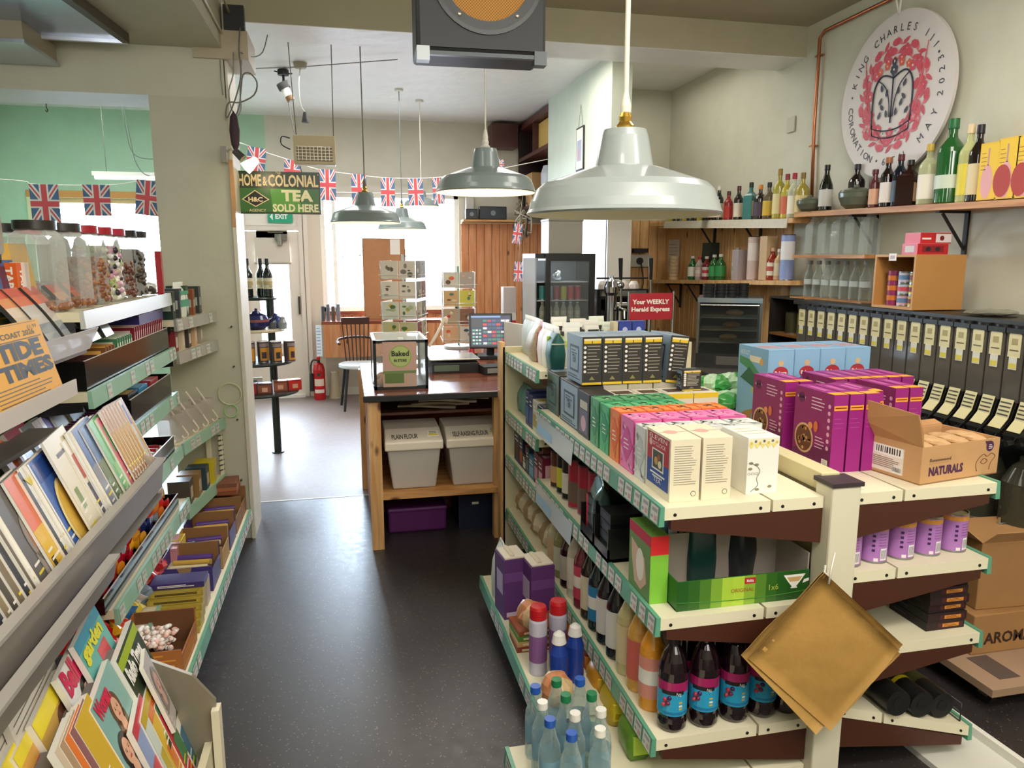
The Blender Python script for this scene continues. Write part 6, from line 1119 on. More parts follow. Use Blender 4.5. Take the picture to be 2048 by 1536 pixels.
spinner('smaller wire card spinner with a green pole standing on the till counter', .86, 5.82, .8805, 2, 4, .115, .12, 2, 'cards on the smaller spinner', 'picture card on the smaller spinner', dict(f=cf2), -.1, C('#5a7f6a', .4))
# till screen, scale and clutter
t = thing('till_screen', 'black touch-screen till showing rows of coloured buttons', 'till', (1.0, 5.2, .8705), -.12); m = MB()
m.box(-.09, -.02, 0, .09, .16, .02, BLK2); m.cyl((0, .07, .02), (0, .05, .12), .03, BLK2); obj('stand', m, t)
m = MB(); m.T = Matrix.Translation((0, 0, .20)) @ Matrix.Rotation(-.2, 4, 'X'); m.box(-.155, -.015, -.125, .155, .02, .125, K); obj('housing', m, t, bev=.006)
m = MB(); m.T = Matrix.Translation((0, 0, .20)) @ Matrix.Rotation(-.2, 4, 'X'); f = Face((-.14, -.0155, -.108), (1,0,0), (0,0,1), .28, .215); q = random.Random(4)
f.rect(m, 0, 0, 1, 1, C('#2a3a5a', .3, e=.5)); f.rect(m, .02, .62, .27, .93, C('#3a4654', .3, e=.4), 2); f.rect(m, .0, .94, .75, 1, C('#7a9ad0', .3, e=.6), 2)
for r_ in range(7):
    for c_ in range(6): f.rect(m, .3 + c_ * .115, .05 + r_ * .125, .4 + c_ * .115, .12 + r_ * .125, C(['#c9404a', '#d9d6e0', '#3a7a6a', '#4a5a8a', '#3a4a6a', '#a93a44'][(r_ * 2 + q.randrange(6)) % 6], .3, e=.6), 2)
for r_ in range(5):
    for c_ in range(3): f.rect(m, .03 + c_ * .08, .05 + r_ * .11, .09 + c_ * .08, .11 + r_ * .11, C(['#6ab09a', '#c9d0d9'][(r_ + c_) % 2], .3, e=.6), 2)
obj('screen', m, t)
m = MB(); m.box(-.02, 0, 0, .0, .3, .27, C('#e6e2da', .4)); single('till_side_board', m, 'white board leaning beside the right of the till screen', 'board', (1.19, 4.85, .8705), .3)
t = thing('weighing_scale', 'flat silver and black shop weighing scale on the counter', 'scale', (.66, 4.75, .8705)); m = MB(); m.box(-.15, -.15, 0, .15, .17, .06, BLK2); m.box(-.14, -.152, .012, .02, -.15, .05, C('#5a6a5a', .3)); obj('body', m, t, bev=.008)
m = MB(); m.box(-.16, -.12, .075, .16, .18, .085, C('#cfccc4', .25, .7)); m.cyl((0, .03, .06), (0, .03, .075), .04, BLK2); obj('pan', m, t, bev=.003)
m = MB(); m.box(-.12, -.07, 0, .12, .07, .05, BLK2); m.box(-.1, -.072, .01, .0, -.07, .04, C('#8a8d8a')); single('card_reader', m, 'low black card machine on the counter beside the scale', 'card machine', (.93, 4.55, .8705), .1, bev=.01)
m = MB(); m.lathe([(0, 0), (.05, 0), (.05, .13), (0, .13)], C('#dcd9d2', .4), 16); m.v = [(c, b, a + .05) for a, b, c in m.v]; single('till_roll', m, 'white cylinder-shaped paper roll lying on the counter edge', 'roll', (.93, 4.35, .8705))
m = MB(); m.sph((0, 0, .05), .022, .022, .05, C('#c92a3a', .4)); m.sph((0, 0, .10), .014, .014, .016, C('#e2b8a0', .5)); single('red_ornament', m, 'small red ornament hanging in front of the card spinner pole', 'ornament', (.86, 5.2, .8705))
for i in range(7): carton('small_box', f'small dark goods box standing behind the till screen, {ORD[i]} from the left', 'box', .07, .06, .1 + .03 * (i % 3), C(['#2a2422', '#c9bda8', '#3a2a2a', '#6a2a22', '#1c1c1e', '#8a5a3a', '#4a1a1a'][i], .5), lambda mb, F: F['f'].rect(mb, .2, .3, .8, .7, C('#b9a58f')), (1.10 + .085 * i, 6.05 + .05 * (i % 2), .8905), 0, 'small goods boxes behind the till')
m = MB(); m.box(0, 0, 0, .9, .45, .85, RED_WOOD); m.box(-.01, -.01, .85, .91, .46, .89, DW); single('back_counter', m, 'dark wooden counter unit behind the till against the side wall', 'counter', (1.07, 6.03, 0))
# ================================================================== WINDOW SEAT END OF THE SHOP
t = thing('window_ledge', 'red-brown wooden window ledge table under the bright shop window', 'table', (-.28, 8.30, 0)); m = MB(); m.box(0, 0, .86, 1.55, .42, .895, RED_WOOD); obj('top', m, t, bev=.004)
m = MB(); 
for i in range(16): m.box(.02 + .095 * i, .0, .5, .02 + .095 * i + .092, .018, .86, PINE_R)
obj('apron', m, t)
m = MB(); m.box(0, 0, 0, .06, .002, .34, C('#d9e2ec', .5)); f = FACE('f', 0, 0, 0, .06, .002, .34); f.lines(m, .1, .9, .05, .95, 9, .008, C('#6a8ac0'), 1); single('notice_strip', m, 'narrow blue and white notice under the left end of the window ledge', 'notice', (-.34, 8.28, .52))
for i in range(4): m = MB(); m.cyl((0, 0, 0), (0, 0, .16 + .02 * (i % 2)), .02, C(['#4a4a52', '#6a6a72', '#5a4a42', '#7a7a82'][i], .3), n=10); single('salt_mill', m, f'slim dark bottle at the left of the window ledge, {ORD[i]} from the left', 'bottle', (-.26 + .055 * i, 8.4 + .04 * (i % 2), .8955), 0, 'slim bottles on the window ledge')
m = MB(); m.box(0, 0, 0, .46, .02, .90, C('#a8744c', .7, n=.12, ns=14)); m.box(.3, -.004, .72, .41, 0, .89, C('#e2d9d2')); m.box(-.008, -.008, -.01, 0, .028, .91, C('#8a5a38')); m.box(.46, -.008, -.01, .468, .028, .91, C('#8a5a38')); single('cork_board', m, 'brown board propped upright on the ledge in front of the window', 'board', (.2, 8.58, .8965))
# chair
t = thing('spindle_chair', 'dark wooden spindle-back chair with black legs by the window ledge', 'chair', (.10, 7.95, 0), .1); WD = C('#3a2018', .3, n=.2)
m = MB(); m.lathe([(0, .44), (.2, .44), (.21, .45), (.21, .475), (.19, .485), (0, .485)], C('#d9dee0', .2), 24); obj('seat', m, t)  # pale colour stands for glare on the wooden seat
for sx, sy in ((-1, -1), (1, -1), (-1, 1), (1, 1)): m = MB(); m.cyl((sx * .13, sy * .12, .44), (sx * .18, sy * .18, 0), .017, BLK2, .013, 10); obj('leg', m, t)
m = MB(); m.tube([(-.2, -.1, .70), (-.21, .05, .72), (-.15, .18, .73), (0, .21, .74), (.15, .18, .73), (.21, .05, .72), (.2, -.1, .70)], .014, WD, 8); m.box(-.15, .17, .88, .15, .20, .95, WD); obj('back_rail', m, t)
for k in range(7): a = -.14 + .0467 * k; m = MB(); m.cyl((a * .8, .15, .48), (a, .19, .9), .007, WD, n=7); obj('spindle', m, t)
# fire extinguisher
t = thing('fire_extinguisher', 'red fire extinguisher standing on the floor beside the door', 'fire extinguisher', (-.335, 8.52, 0)); m = MB(); m.lathe([(0, .0), (.062, 0), (.066, .01), (.066, .34), (.05, .40), (.02, .42), (.0, .42)], C('#b8141c', .25), 20); curved(m, .067, .16, .24, -2.4, -.7, C('#e2c9b8'), 8); curved(m, .067, .08, .12, -2.4, -.7, C('#e8d9d0'), 8); m.disc((0, -.067, .29), .02, .02, (1,0,0), (0,0,1), C('#3a3434')); obj('cylinder', m, t)
m = MB(); m.cyl((0, 0, .42), (0, 0, .46), .018, BLK2); m.box(-.02, -.07, .455, .02, .05, .475, C('#c01a22', .4)); m.box(-.015, -.09, .48, .015, .03, .49, C('#c01a22', .4)); obj('handle', m, t)
m = MB(); m.tube([(0, 0, .44), (-.06, -.02, .45), (-.085, -.02, .38), (-.08, -.02, .22)], .009, BLK2, 8); m.cyl((-.08, -.02, .30), (-.08, -.02, .10), .018, BLK2, .024); obj('hose', m, t)
m = MB(); m.lathe([(0, 0), (.07, 0), (.065, .01), (.045, .3), (.03, .31), (0, .31)], C('#b5a68a', .6), 14); single('door_stop_cone', m, 'beige tapering plinth-like stand on the floor beside the extinguisher', 'stand', (-.17, 8.57, 0))
# ================================================================== TIERED STAND AND PLINTH BY THE PILLAR
DG = C('#1b2622', .3)
t = thing('display_stand', 'black tiered display stand with round shelves between pillar and door', 'display stand', (-.60, 6.22, 0)); m = MB(); m.cyl((0, 0, 0), (0, 0, 1.36), .03, DG, n=14); m.cyl((0, 0, 0), (0, 0, .01), .05, DG); obj('pole', m, t)
for z, r_, c in ((1.28, .17, DG), (1.03, .22, C('#c9b99c', .4)), (.77, .27, DG), (.53, .31, DG)):
    m = MB(); m.lathe([(0, z - .022), (r_, z - .022), (r_ + .004, z - .01), (r_, z), (0, z)], c, 30, o=(-.12, 0, 0)); obj('round_shelf', m, t)
m = MB(); m.cyl((-.2, .05, .53), (-.2, .05, 1.36), .022, DG, n=10); obj('side_pole', m, t)
wk = dict(h=.30, r=.037, nr=.0135, nl=.075, sh=.055, gl=C('#0c0f0e', .06, coat=.5), lab=C('#d9cfb4', .5), lab2=C('#b8a578', .5), cap=C('#161616', .3), lz=(.22, .5), capl=.05)
for i, (x, y) in enumerate(((-.83, 6.20), (-.75, 6.15), (-.66, 6.24), (-.60, 6.14))): bottle('wine', f'dark wine bottle with cream label on the black tiered stand, {ORD[i]} from the left', (x, y, 1.2805), 'wine bottles on the black stand', PI * .1 * i, name='wine_bottle', **wk)
t_ = thing('teapot', 'dark blue patterned round teapot on the cream shelf of the black stand', 'teapot', (-.70, 6.13, 1.0305)); m = MB(); m.lathe([(0, 0), (.06, 0), (.095, .03), (.1, .07), (.08, .11), (.04, .125), (0, .13)], C('#23275a', .15, n=.5, ns=25), 20); curved(m, .1, .06, .08, 0, 2*PI, C('#8a4a4a', .3), 20); obj('pot', m, t_); m = MB(); m.lathe([(.04, .12), (.03, .14), (.01, .145), (.012, .16), (0, .165)], C('#23275a', .15), 14); obj('lid', m, t_); m = MB(); m.tube([(.08, 0, .05), (.13, 0, .08), (.15, 0, .12)], .014, C('#23275a', .15), 8); obj('spout', m, t_)
for i in range(3): m = MB(); m.lathe([(0, 0), (.03, 0), (.035, .05), (.02, .08), (.022, .09), (0, .1)], C(['#5a5f6a', '#3f4f8a', '#8a8f94'][i], .2), 14); single('small_pot', m, f'small glazed pot beside the teapot on the stand, {ORD[i]} from the left', 'pot', (-.585 + .045 * i * .9, 6.16 - .02 * i + .06 * (i == 1), 1.0305), 0, 'small glazed pots on the stand')
def art_cn(mb, r, h): curved(mb, r * 1.002, h * .1, h * .7, -2.4, -.6, C('#c98a2a'), 8); curved(mb, r * 1.006, h * .2, h * .5, -2.1, -1.3, C('#3a2a3a'), 6); curved(mb, r * 1.004, h * .74, h * .9, -2.6, -.5, C('#8a7a7a'), 8)
for i in range(5): tin('biscuit_tin', f'patterned drum tin on the third tier of the stand, {ORD[i]} from the left', (-.86 + .1 * i, 6.10 - .03 * (i % 2) + .02 * i * 0, .7705), .045, .17, C('#4a3a44', .35), None, C('#efece6', .4), rot=.2 * i, group='drum tins on the stand', art=art_cn)
for i in range(5):
    def art_cake(mb, F, i=i): g = F['f']; g.rect(mb, .05, .1, .95, .8, C(['#b8202c', '#a81c2c', '#8a4a2c', '#a05a3a', '#c42a20'][i])); g.rect(mb, .3, .2, .7, .6, C('#d9a48a'), 2)
    carton('cake_box', f'{["red", "crimson", "brown", "tan and red", "scarlet"][i]} cake box on the lowest tier of the stand, {ORD[i]} from the left', 'cake box', .105, .08, .085, C(['#8a1420', '#8a1420', '#5a2a1c', '#7a3a20', '#b8201c'][i], .35), art_cake, (-.93 + .112 * i, 6.0 + .03 * i * (i > 2), .5305), .1 * (i - 1) * (i > 2))
m = MB(); m.box(0, 0, 0, .13, .03, .1, C('#e9e4dc', .4)); m.box(.02, -.001, .03, .09, 0, .08, C('#4a8a7a')); single('price_card', m, 'white and teal card propped behind the cake boxes on the stand', 'card', (-.82, 6.2, .5305), .1)
m = MB(); m.lathe([(0, 0), (.11, 0), (.115, .03), (.09, .045), (.1, .07), (.075, .1), (.095, .17), (.105, .25), (.09, .32), (.07, .42), (.075, .5), (.09, .52), (.1, .55), (0, .55)], C('#c3b28c', .55, n=.12, ns=12), 20); single('stone_baluster', m, 'cream turned baluster plinth standing behind the pillar', 'plinth', (-.83, 5.72, 0))
# ================================================================== HANGING THINGS
def pendant(label, cx, cy, zr, R_, hgt, shade, cordc, ceil, fit=C('#c9a24a', .25, .9), on=4.0, cordr=.004, inner=C('#f2ecd0', .5)):
    t = thing('pendant_lamp', label, 'pendant lamp', (cx, cy, zr)); k = R_ / .2275; m = MB()
    pr = [(.2275, 0), (.232, .004), (.2275, .012), (.222, .03), (.21, .058), (.195, .072), (.16, .084), (.12, .098), (.09, .108), (.068, .113), (.064, .135), (.055, .18), (.05, .196), (.0, .2)]
    m.lathe([(r * k, z * k) for r, z in pr], shade, 44); m.lathe([(.0 + .002, .19 * k)] + [(r * k - .0035, z * k + .001 - (.003 if z > .05 else 0)) for r, z in pr[::-1][1:-2]] + [(.2275 * k, 0)], inner, 44); obj('lamp_shade', m, t)
    m = MB(); m.lathe([(.018 * k, .198 * k), (.022 * k, .205 * k), (.014 * k, .215 * k), (.016 * k, .225 * k), (.01 * k, .24 * k), (0, .245 * k)], fit, 16); m.lathe([(.012 * k, .235 * k), (.013 * k, .25 * k), (.006 * k, .28 * k)], C(cordc, .4), 14); obj('lamp_holder', m, t)
    m = MB(); m.cyl((0, 0, .27 * k), (0, 0, ceil - zr), cordr, C(cordc, .4), n=8); obj('cord', m, t)
    m = MB(); m.cyl((0, 0, ceil - zr - .02), (0, 0, ceil - zr), .04, C('#d9d6cc', .4), n=18); obj('ceiling_rose', m, t)
    m = MB(); m.sph((0, 0, .09 * k), .03 * k, .03 * k, .04 * k, C('#ffe2a0', .4, e=on), 14, 8); obj('bulb', m, t)
    if on: l = lamp('bulb_light', 'POINT', (cx, cy, zr + .03 * k), 5 * on / 4, (1, .82, .55), .03)
    return t
SH = C('#979f9c', .3, coat=.5); SH2 = C('#7d8988', .3, coat=.4)
p = PY(1246, 431, 1.6); pendant('large glossy grey enamel pendant lamp with brass fitting hanging nearest over the shelving', p.x, p.y, p.z, .212, .2, SH, '#ddd8c4', 3.07, cordr=.006, on=0)
def pen(px0, px1, py, R_, label, **k):
    kk = R_ * 2 * FPX / (px1 - px0); y = kk * .985
    for _ in range(4):
        p = PY((px0 + px1) / 2, py, y); dd = (p - Vector((0, 0, EYE))).dot(_F); y *= kk / dd
    return pendant(label, p.x, p.y, p.z, R_, .2, SH2, k.pop('cord', '#d9d4c4'), 3.1 if p.y > 4.6 else 3.07, **k)
pen(873, 1070, 386, .228, 'grey enamel pendant lamp with lit cream underside beside the cabinets', fit=C('#dcd9d0', .4))
pen(663, 800, 446, .228, 'grey pendant lamp with an orange glint on its left rim before the window', cord='#6a645a', on=3)
pen(756, 853, 459, .228, 'smaller-looking grey pendant lamp partly behind the orange-glinting one', cord='#5f6a70', on=3)
pen(808, 878, 413, .175, 'farthest grey pendant lamp in front of the window top', fit=C('#8a9290', .4), on=2)
# enamel tea sign
t = thing('tea_sign', 'green and dark enamel tea sign with pale lettering beside the pillar', 'sign', (PY(470, 345, 4.5).x, 4.5, PY(470, 427, 4.5).z)); a = PY(470, 427, 4.5); b = PY(634, 345, 4.5); w = b.x - a.x; h = b.z - a.z
m = MB(); m.box(0, 0, 0, w, .012, h, C('#1c2c1a', .25)); f = FACE('f', 0, 0, 0, w, .012, h); G1 = C('#3f8a26', .3); f.rect(m, .0, .0, 1, 1, C('#16301a', .3)); f.rect(m, .02, .04, .98, .6, C('#2f6a22', .3), 2); f.poly(m, [(.42, .04), (.78, .04), (.72, .6), (.40, .6)], C('#55a02c', .3), 3)
LT = C('#efd9a8', .4); f.text(m, 'HOME', .03, .66, .063, LT, w * .27, bold=.03, l=5); f.text(m, '&', .315, .67, .05, LT, w * .055, l=5, bold=.03); f.text(m, 'COLONIAL', .38, .66, .063, LT, w * .60, l=5, bold=.03); f.text(m, 'THE', .47, .94, .012, LT, .03, l=5)
f.text(m, 'TEA', .53, .32, .058, C('#f4edc0', .4), w * .38, l=5, bold=.05); f.text(m, 'SOLD HERE', .42, .06, .042, C('#f4edc0', .4), w * .55, l=5, bold=.04); f.text(m, 'AGENCY', .14, .05, .016, LT, w * .2, l=5)
f.poly(m, [(.06, .34), (.22, .16), (.385, .34), (.22, .56)], LT, 5); f.poly(m, [(.08, .34), (.22, .185), (.365, .34), (.22, .535)], C('#141a12'), 6); f.text(m, 'H&C', .222, .29, .024, LT, w * .17, 'c', l=7, bold=.04)
for u in (.02, .98):
    for v in (.06, .94): f.disc(m, u, v, .003, C('#c9c2a0'), 5)
obj('board', m, t)
m = MB(); m.box(0, .012, 0, w, .02, .012, C('#2a241c')); obj('frame', m, t)
# exit notice on the door frame
a = PY(536, 445, 8.70); b = PY(585, 428, 8.70); m = MB(); w_, h_ = b.x - a.x, .13; m.box(0, 0, 0, w_, .004, h_, C('#1f9a72', .4)); f = FACE('f', 0, 0, 0, w_, .004, h_); f.text(m, 'EXIT', .3, .35, .05, WH, w_ * .5, bold=.04); f.poly(m, [(.08, .5), (.2, .8), (.2, .2)], WH, 2); single('exit_notice', m, 'green safety notice on the panel above the door', 'notice', (a.x, 8.70, 1.96))
# clip-on spotlight with bulb by the pillar edge
t = thing('clip_spotlight', 'small clip-on spotlight with glowing bulb fixed to the pillar edge', 'spotlight', (-.56, 4.24, 2.10)); m = MB(); m.box(-.05, -.03, -.02, -.02, .0, .06, C('#8a8578', .4)); m.tube([(-.03, -.01, .03), (.0, -.02, .05), (.03, -.03, .02)], .006, C('#b9b4a8', .4), 6); m.cyl((.02, -.02, .04), (.06, -.03, -.0), .018, C('#4a4540', .4), .022); obj('clip_arm', m, t)
m = MB(); m.T = Matrix.Translation((.095, -.038, -.03)) @ Matrix.Rotation(.9, 4, 'Y'); m.lathe([(.0, .05), (.016, .045), (.028, .0), (.033, -.035), (0, -.038)], C('#ffe9b0', .3, e=5), 14); obj('bulb', m, t); lamp('spot_light', 'POINT', (-.44, 4.19, 2.05), 1.5, (1, .8, .5), .03)
# cables down the pillar
t = thing('cable_bundle', 'loose looped cables running down the aisle edge of the pillar', 'cables', (-.54, 4.24, 2.4))
def cab(pts, r=.004, c='#6a6a60'): m = MB(); m.tube([(x + .54, y - 4.24, z - 2.4) for x, y, z in pts], r, C(c, .5), 6); obj('cable', m, t)
def pxs(l, y=4.24): return [tuple(PY(a, b, y)) for a, b in l]
cab(pxs([(480, 55), (478, 100), (482, 150), (470, 200), (455, 235), (452, 225), (458, 205), (480, 205), (508, 190), (514, 165), (500, 147), (486, 150), (482, 180), (478, 215), (467, 240)])); cab(pxs([(467, 105), (466, 150), (458, 180), (462, 215), (474, 232), (482, 215), (480, 180), (483, 120)]), .0035, '#8a8a80'); cab(pxs([(440, 120), (442, 160), (446, 190)]), .003, '#8a8a80'); cab([tuple(PY(482, 105, 4.24)), tuple(PY(505, 114, 4.4)), tuple(PY(525, 105, 4.5)), tuple(PY(535, 70, 4.55))], .003, '#7a7a74')
m = MB(); m.tube([(0, 0, 0), (.0, -1.3, .02), (.0, -3.2, .0)], .006, C('#cfc8b4', .4), 6); single('conduit', m, 'thin pale cable running along the edge of the lowered soffit', 'cable', (-.57, 4.24, 2.72)); m = MB(); m.tube([(0, 0, 0), (.01, -.9, .03), (-.01, -1.4, .0), (.0, -3.0, .01)], .006, C('#a59a7a', .4), 6); single('conduit', m, 'second cable with a wavy run beside the soffit edge', 'cable', (-.53, 4.24, 2.82))
m = MB(); m.lathe([(0, -.10), (.02, -.05), (.026, .02), (.018, .09), (0, .12)], C('#3a2430', .7), 10, sy=.6); single('hanging_cloth', m, 'dark plum folded cloth hanging by the pillar edge below the cables', 'cloth', (-.535, 4.22, 2.22))
# hanging heater panel
t = thing('hanging_heater', 'beige wall heater hanging from the ceiling on two cords', 'heater', (PY(588, 328, 5.2).x, 5.2, PY(588, 328, 5.2).z)); w = PY(672, 328, 5.2).x - PY(588, 328, 5.2).x; h = .185; m = MB(); m.box(0, 0, 0, w, .10, h, C('#c9b795', .45)); obj('case', m, t, bev=.006)
m = MB(); m.box(.02, -.004, .02, w - .02, 0, h * .62, C('#8a7f6c', .5)); 
for k in range(9): m.box(.03 + k * (w - .06) / 8.5, -.008, .025, .034 + k * (w - .06) / 8.5, -.004, h * .6, C('#cfc6b0', .3, .5))
for k in range(5): m.box(.02, -.010, .03 + .02 * k, w - .02, -.007, .033 + .02 * k, C('#cfc6b0', .3, .5))
m.cyl((.03, -.002, h * .6), (w - .03, -.002, h * .6), .006, C('#e2ddd0', .25, .5)); obj('grille', m, t)
m = MB(); m.tube([(.02, .05, h), (-.01, .05, 3.1 - t.location.z)], .003, C('#6a6458'), 5); m.tube([(w - .01, .05, h), (w, .05, 3.1 - t.location.z)], .003, C('#6a6458'), 5); m.tube([(-.02, .03, h - .02), (-.07, .03, h - .01), (-.075, .03, h - .06), (-.02, .03, h - .09)], .004, BLK2, 5); obj('hanging_cord', m, t)
# ceiling spotlight and loose rose
t = thing('ceiling_spotlight', 'black and white spotlight fixed to the rear ceiling', 'spotlight', tuple(PZ(566, 140, 3.09))); m = MB(); m.cyl((0, 0, .0), (0, 0, -.04), .045, BLK2, n=16); m.tube([(-.07, 0, -.01), (0, 0, -.03), (.07, .02, -.02)], .005, BLK2, 5); m.cyl((0, 0, -.04), (0, 0, -.10), .01, BLK2); obj('mount', m, t); m = MB(); m.T = Matrix.Translation((.01, -.02, -.15)) @ Matrix.Rotation(-.45, 4, 'Y'); m.cyl((0, 0, .05), (0, 0, .0), .05, BLK2, n=16); m.cyl((0, 0, .0), (0, 0, -.06), .035, C('#efece6', .4), .03, 16); m.cyl((0, 0, -.06), (0, 0, -.10), .032, C('#6a4a2c', .4), n=16); obj('lamp_head', m, t)
m = MB(); m.tube([(.03, -.03, -.25), (.10, -.1, -.72), (.13, -.15, -.93)], .004, C('#4a4a48'), 5); obj('hanging_cord', m, t)
p = PZ(600, 128, 3.09); t = thing('ceiling_rose', 'beige ceiling rose with a bare flex and black lamp holder', 'ceiling rose', tuple(p)); m = MB(); m.cyl((0, 0, .008), (0, 0, -.03), .055, C('#a59a84', .5), .045, 18); obj('rose', m, t); m = MB(); m.tube([(0, 0, -.03), (-.015, 0, -.15), (-.01, 0, -.3), (.02, 0, -.36)], .004, C('#c9c6bc'), 5); m.cyl((.02, 0, -.36), (.02, 0, -.44), .012, BLK2, .03, 12); obj('flex', m, t)
m = MB(); m.tube([tuple(PZ(475, 138, 3.08)), tuple(PZ(600, 134, 3.06)), tuple(PZ(795, 119, 3.07))], .004, C('#8f8f8c'), 5); single('ceiling_flex', m, 'thin grey flex strung across the rear ceiling between fittings', 'cable')
m = MB(); m.tube([tuple(PZ(490, 72, 3.08)), tuple(PZ(560, 80, 3.08)), tuple(PZ(780, 85, 3.08))], .004, C('#a9a9a6'), 5); single('ceiling_flex', m, 'faint cable near the front edge of the rear ceiling', 'cable')
# bunting
def bunting(pts, flags, y, label, grp, nm):
    P3 = [Vector(a) if len(a) == 3 else PY(a[0], a[1], y) for a in pts]; m = MB(); m.tube(P3, .004, C('#efece4', .6), 5); single('bunting_string', m, label, 'string')
    for i, (px, py, wpx, hpx, rz, ry) in enumerate(flags):
        a = PY(px, py, y - .004); b = PY(px + wpx, py, y - .004); c = PY(px, py + hpx, y - .004); w = (b - a).length; h = (c - a).length; fm = MB(); flag_art(fm, w, h, 0, 1, 0, -h); flag_art(fm, w, h, .004, -1, 0, -h); fm.quad((0, 0, 0), (w, 0, 0), (w, .004, 0), (0, .004, 0), C('#e9e4da')); 
        single('union_flag', fm, f'{nm}, {ORD[i]} from the left', 'flag', a, (0, ry, rz), grp)
bunting([(-.57, 4.62, 2.2), (478, 285), (525, 303), (585, 322), (640, 340), (700, 348), (760, 355), (830, 357), (900, 353), (960, 345), tuple(PX(1098, 318, 1.998))], [(496, 292, 37, 50, 0, .14), (569, 318, 32, 44, 0, .1), (637, 338, 34, 62, 0, .02), (702, 348, 30, 62, 0, 0), (761, 355, 28, 58, 0, 0), (815, 357, 30, 54, 0, -.04), (864, 354, 24, 54, .2, -.05), (985, 318, 24, 20, .2, 0)], 7.0, 'white string of the bunting across the shop front', 'union flags across the shop front', 'small union flag on the bunting before the window')
bunting([(-3.49, 6.6, 2.22), (25, 360), (60, 368), (110, 370), (165, 371), (225, 370), (275, 362), (330, 345), (-.94, 4.64, 2.32)], [(57, 368, 58, 78, 0, 0), (164, 369, 54, 62, 0, 0), (273, 358, 46, 70, 0, .12)], 6.6, 'white string of the bunting in the side room', 'union flags in the side room', 'union flag on the bunting in the side room')
# strip light and wires in the side room
t = thing('tube_light', 'glowing fluorescent tube hanging in the green side room', 'strip light', tuple(PY(190, 354, 7.6))); w = PY(322, 354, 7.6).x - PY(190, 354, 7.6).x; m = MB(); m.cyl((0, 0, 0), (w + .2, 0, 0), .018, C('#f4fff8', .4, e=6), n=12); obj('tube', m, t); m = MB(); m.box(-.02, -.02, .015, w + .22, .02, .05, C('#e2e2da', .4)); m.tube([(.1, 0, .05), (.1, 0, 3.1 - t.location.z)], .003, C('#8a8a84'), 5); obj('fitting', m, t)
m = MB(); m.tube([tuple(PY(a, b, 6.9)) for a, b in ((240, 196), (252, 260), (262, 300), (280, 315), (310, 318), (325, 316))], .004, C('#7a8a80'), 5); single('loose_wire', m, 'upper loose wire curving down in the side room', 'wire'); m = MB(); m.tube([(PY(248, 215, 6.9).x, 6.9, 3.1)] + [tuple(PY(a, b, 6.9)) for a, b in ((248, 215), (258, 265), (270, 320), (285, 345), (300, 352))], .004, C('#7a8a80'), 5); single('loose_wire', m, 'lower loose wire dropping to the tube light in the side room', 'wire')
p = PZ(92, 207, 3.09); m = MB(); m.tube([(0, 0, 0), (0, 0, -.04), (.01, 0, -.06), (0, 0, -.08), (-.01, 0, -.06)], .004, BLK2, 5); single('ceiling_hook', m, 'small dark hook in the ceiling of the side room', 'hook', tuple(p))
# loudspeaker hung from the ceiling
a = PY(833, 100, 2.45); b = PY(1090, 113, 2.45); t = thing('loudspeaker', 'black vintage loudspeaker box with woven brown grille hanging from the ceiling', 'loudspeaker', (a.x, 2.45, a.z), -.03); w = b.x - a.x; h = .46; m = MB(); TB = C('#0c0d0d', .5, n=.15, ns=60)
m.box(0, 0, 0, w, .2, h, TB); obj('cabinet', m, t, bev=.012)
m = MB(); cx = w * .54; cz = .231; m.box(.012, -.006, .012, w - .012, 0, h - .012, C('#191b1b', .5)); 
for r0, r1, mt, yy in ((.178, .165, C('#0e0f0f', .3), -.012), (.165, .138, C('#222526', .4), -.010)):
    n = 40; vs = []
    for i in range(n):
        c_, s_ = math.cos(2*PI*i/n), math.sin(2*PI*i/n); vs += [(cx + r0*c_, yy, cz + r0*s_), (cx + r1*c_, yy, cz + r1*s_), (cx + r0*c_, 0, cz + r0*s_), (cx + r1*c_, 0, cz + r1*s_)]
    m.add(vs, [f for i in range(n) for j in [(i+1) % n] for f in ((4*i, 4*j, 4*j+1, 4*i+1), (4*i, 4*i+2, 4*j+2, 4*j), (4*i+1, 4*j+1, 4*j+3, 4*i+3))], mt)
for a_ in (-2.2, -.9, .9, 2.2): m.sph((cx + .151 * math.cos(a_), -.012, cz + .151 * math.sin(a_)), .006, .004, .006, C('#d9d2b8', .3, .8), 8, 5)
obj('baffle', m, t)
def weave():
    t_ = bpy.data.materials.new('woven_grille'); t_.use_nodes = True; N = t_.node_tree.nodes; L = t_.node_tree.links; P = N['Principled BSDF']; tc = N.new('ShaderNodeTexCoord'); ck = N.new('ShaderNodeTexChecker'); ck.inputs['Scale'].default_value = 220; ck.inputs['Color1'].default_value = lin('#b8863f'); ck.inputs['Color2'].default_value = lin('#8a5a24'); L.new(tc.outputs['Object'], ck.inputs['Vector']); L.new(ck.outputs['Color'], P.inputs['Base Color']); P.inputs['Roughness'].default_value = .8; return t_
m = MB(); m.disc((cx, -.0065, cz), .138, .138, (1, 0, 0), (0, 0, 1), weave(), 40); obj('grille', m, t)
m = MB(); m.box(.0, -.012, -.03, .04, .03, .012, C('#85898a', .35, .7)); m.box(.0, -.008, -.012, w, .012, 0, C('#3c4042', .35, .6)); m.box(w - .04, -.012, -.03, w, .03, .012, C('#3a3d3e', .3, .7)); obj('edge_trim', m, t)
m = MB(); m.box(.1, .08, h, .14, .12, 3.07 - a.z, C('#2a2a2a', .5)); m.box(w - .14, .08, h, w - .1, .12, 3.07 - a.z, C('#2a2a2a', .5)); obj('hanging_bracket', m, t)
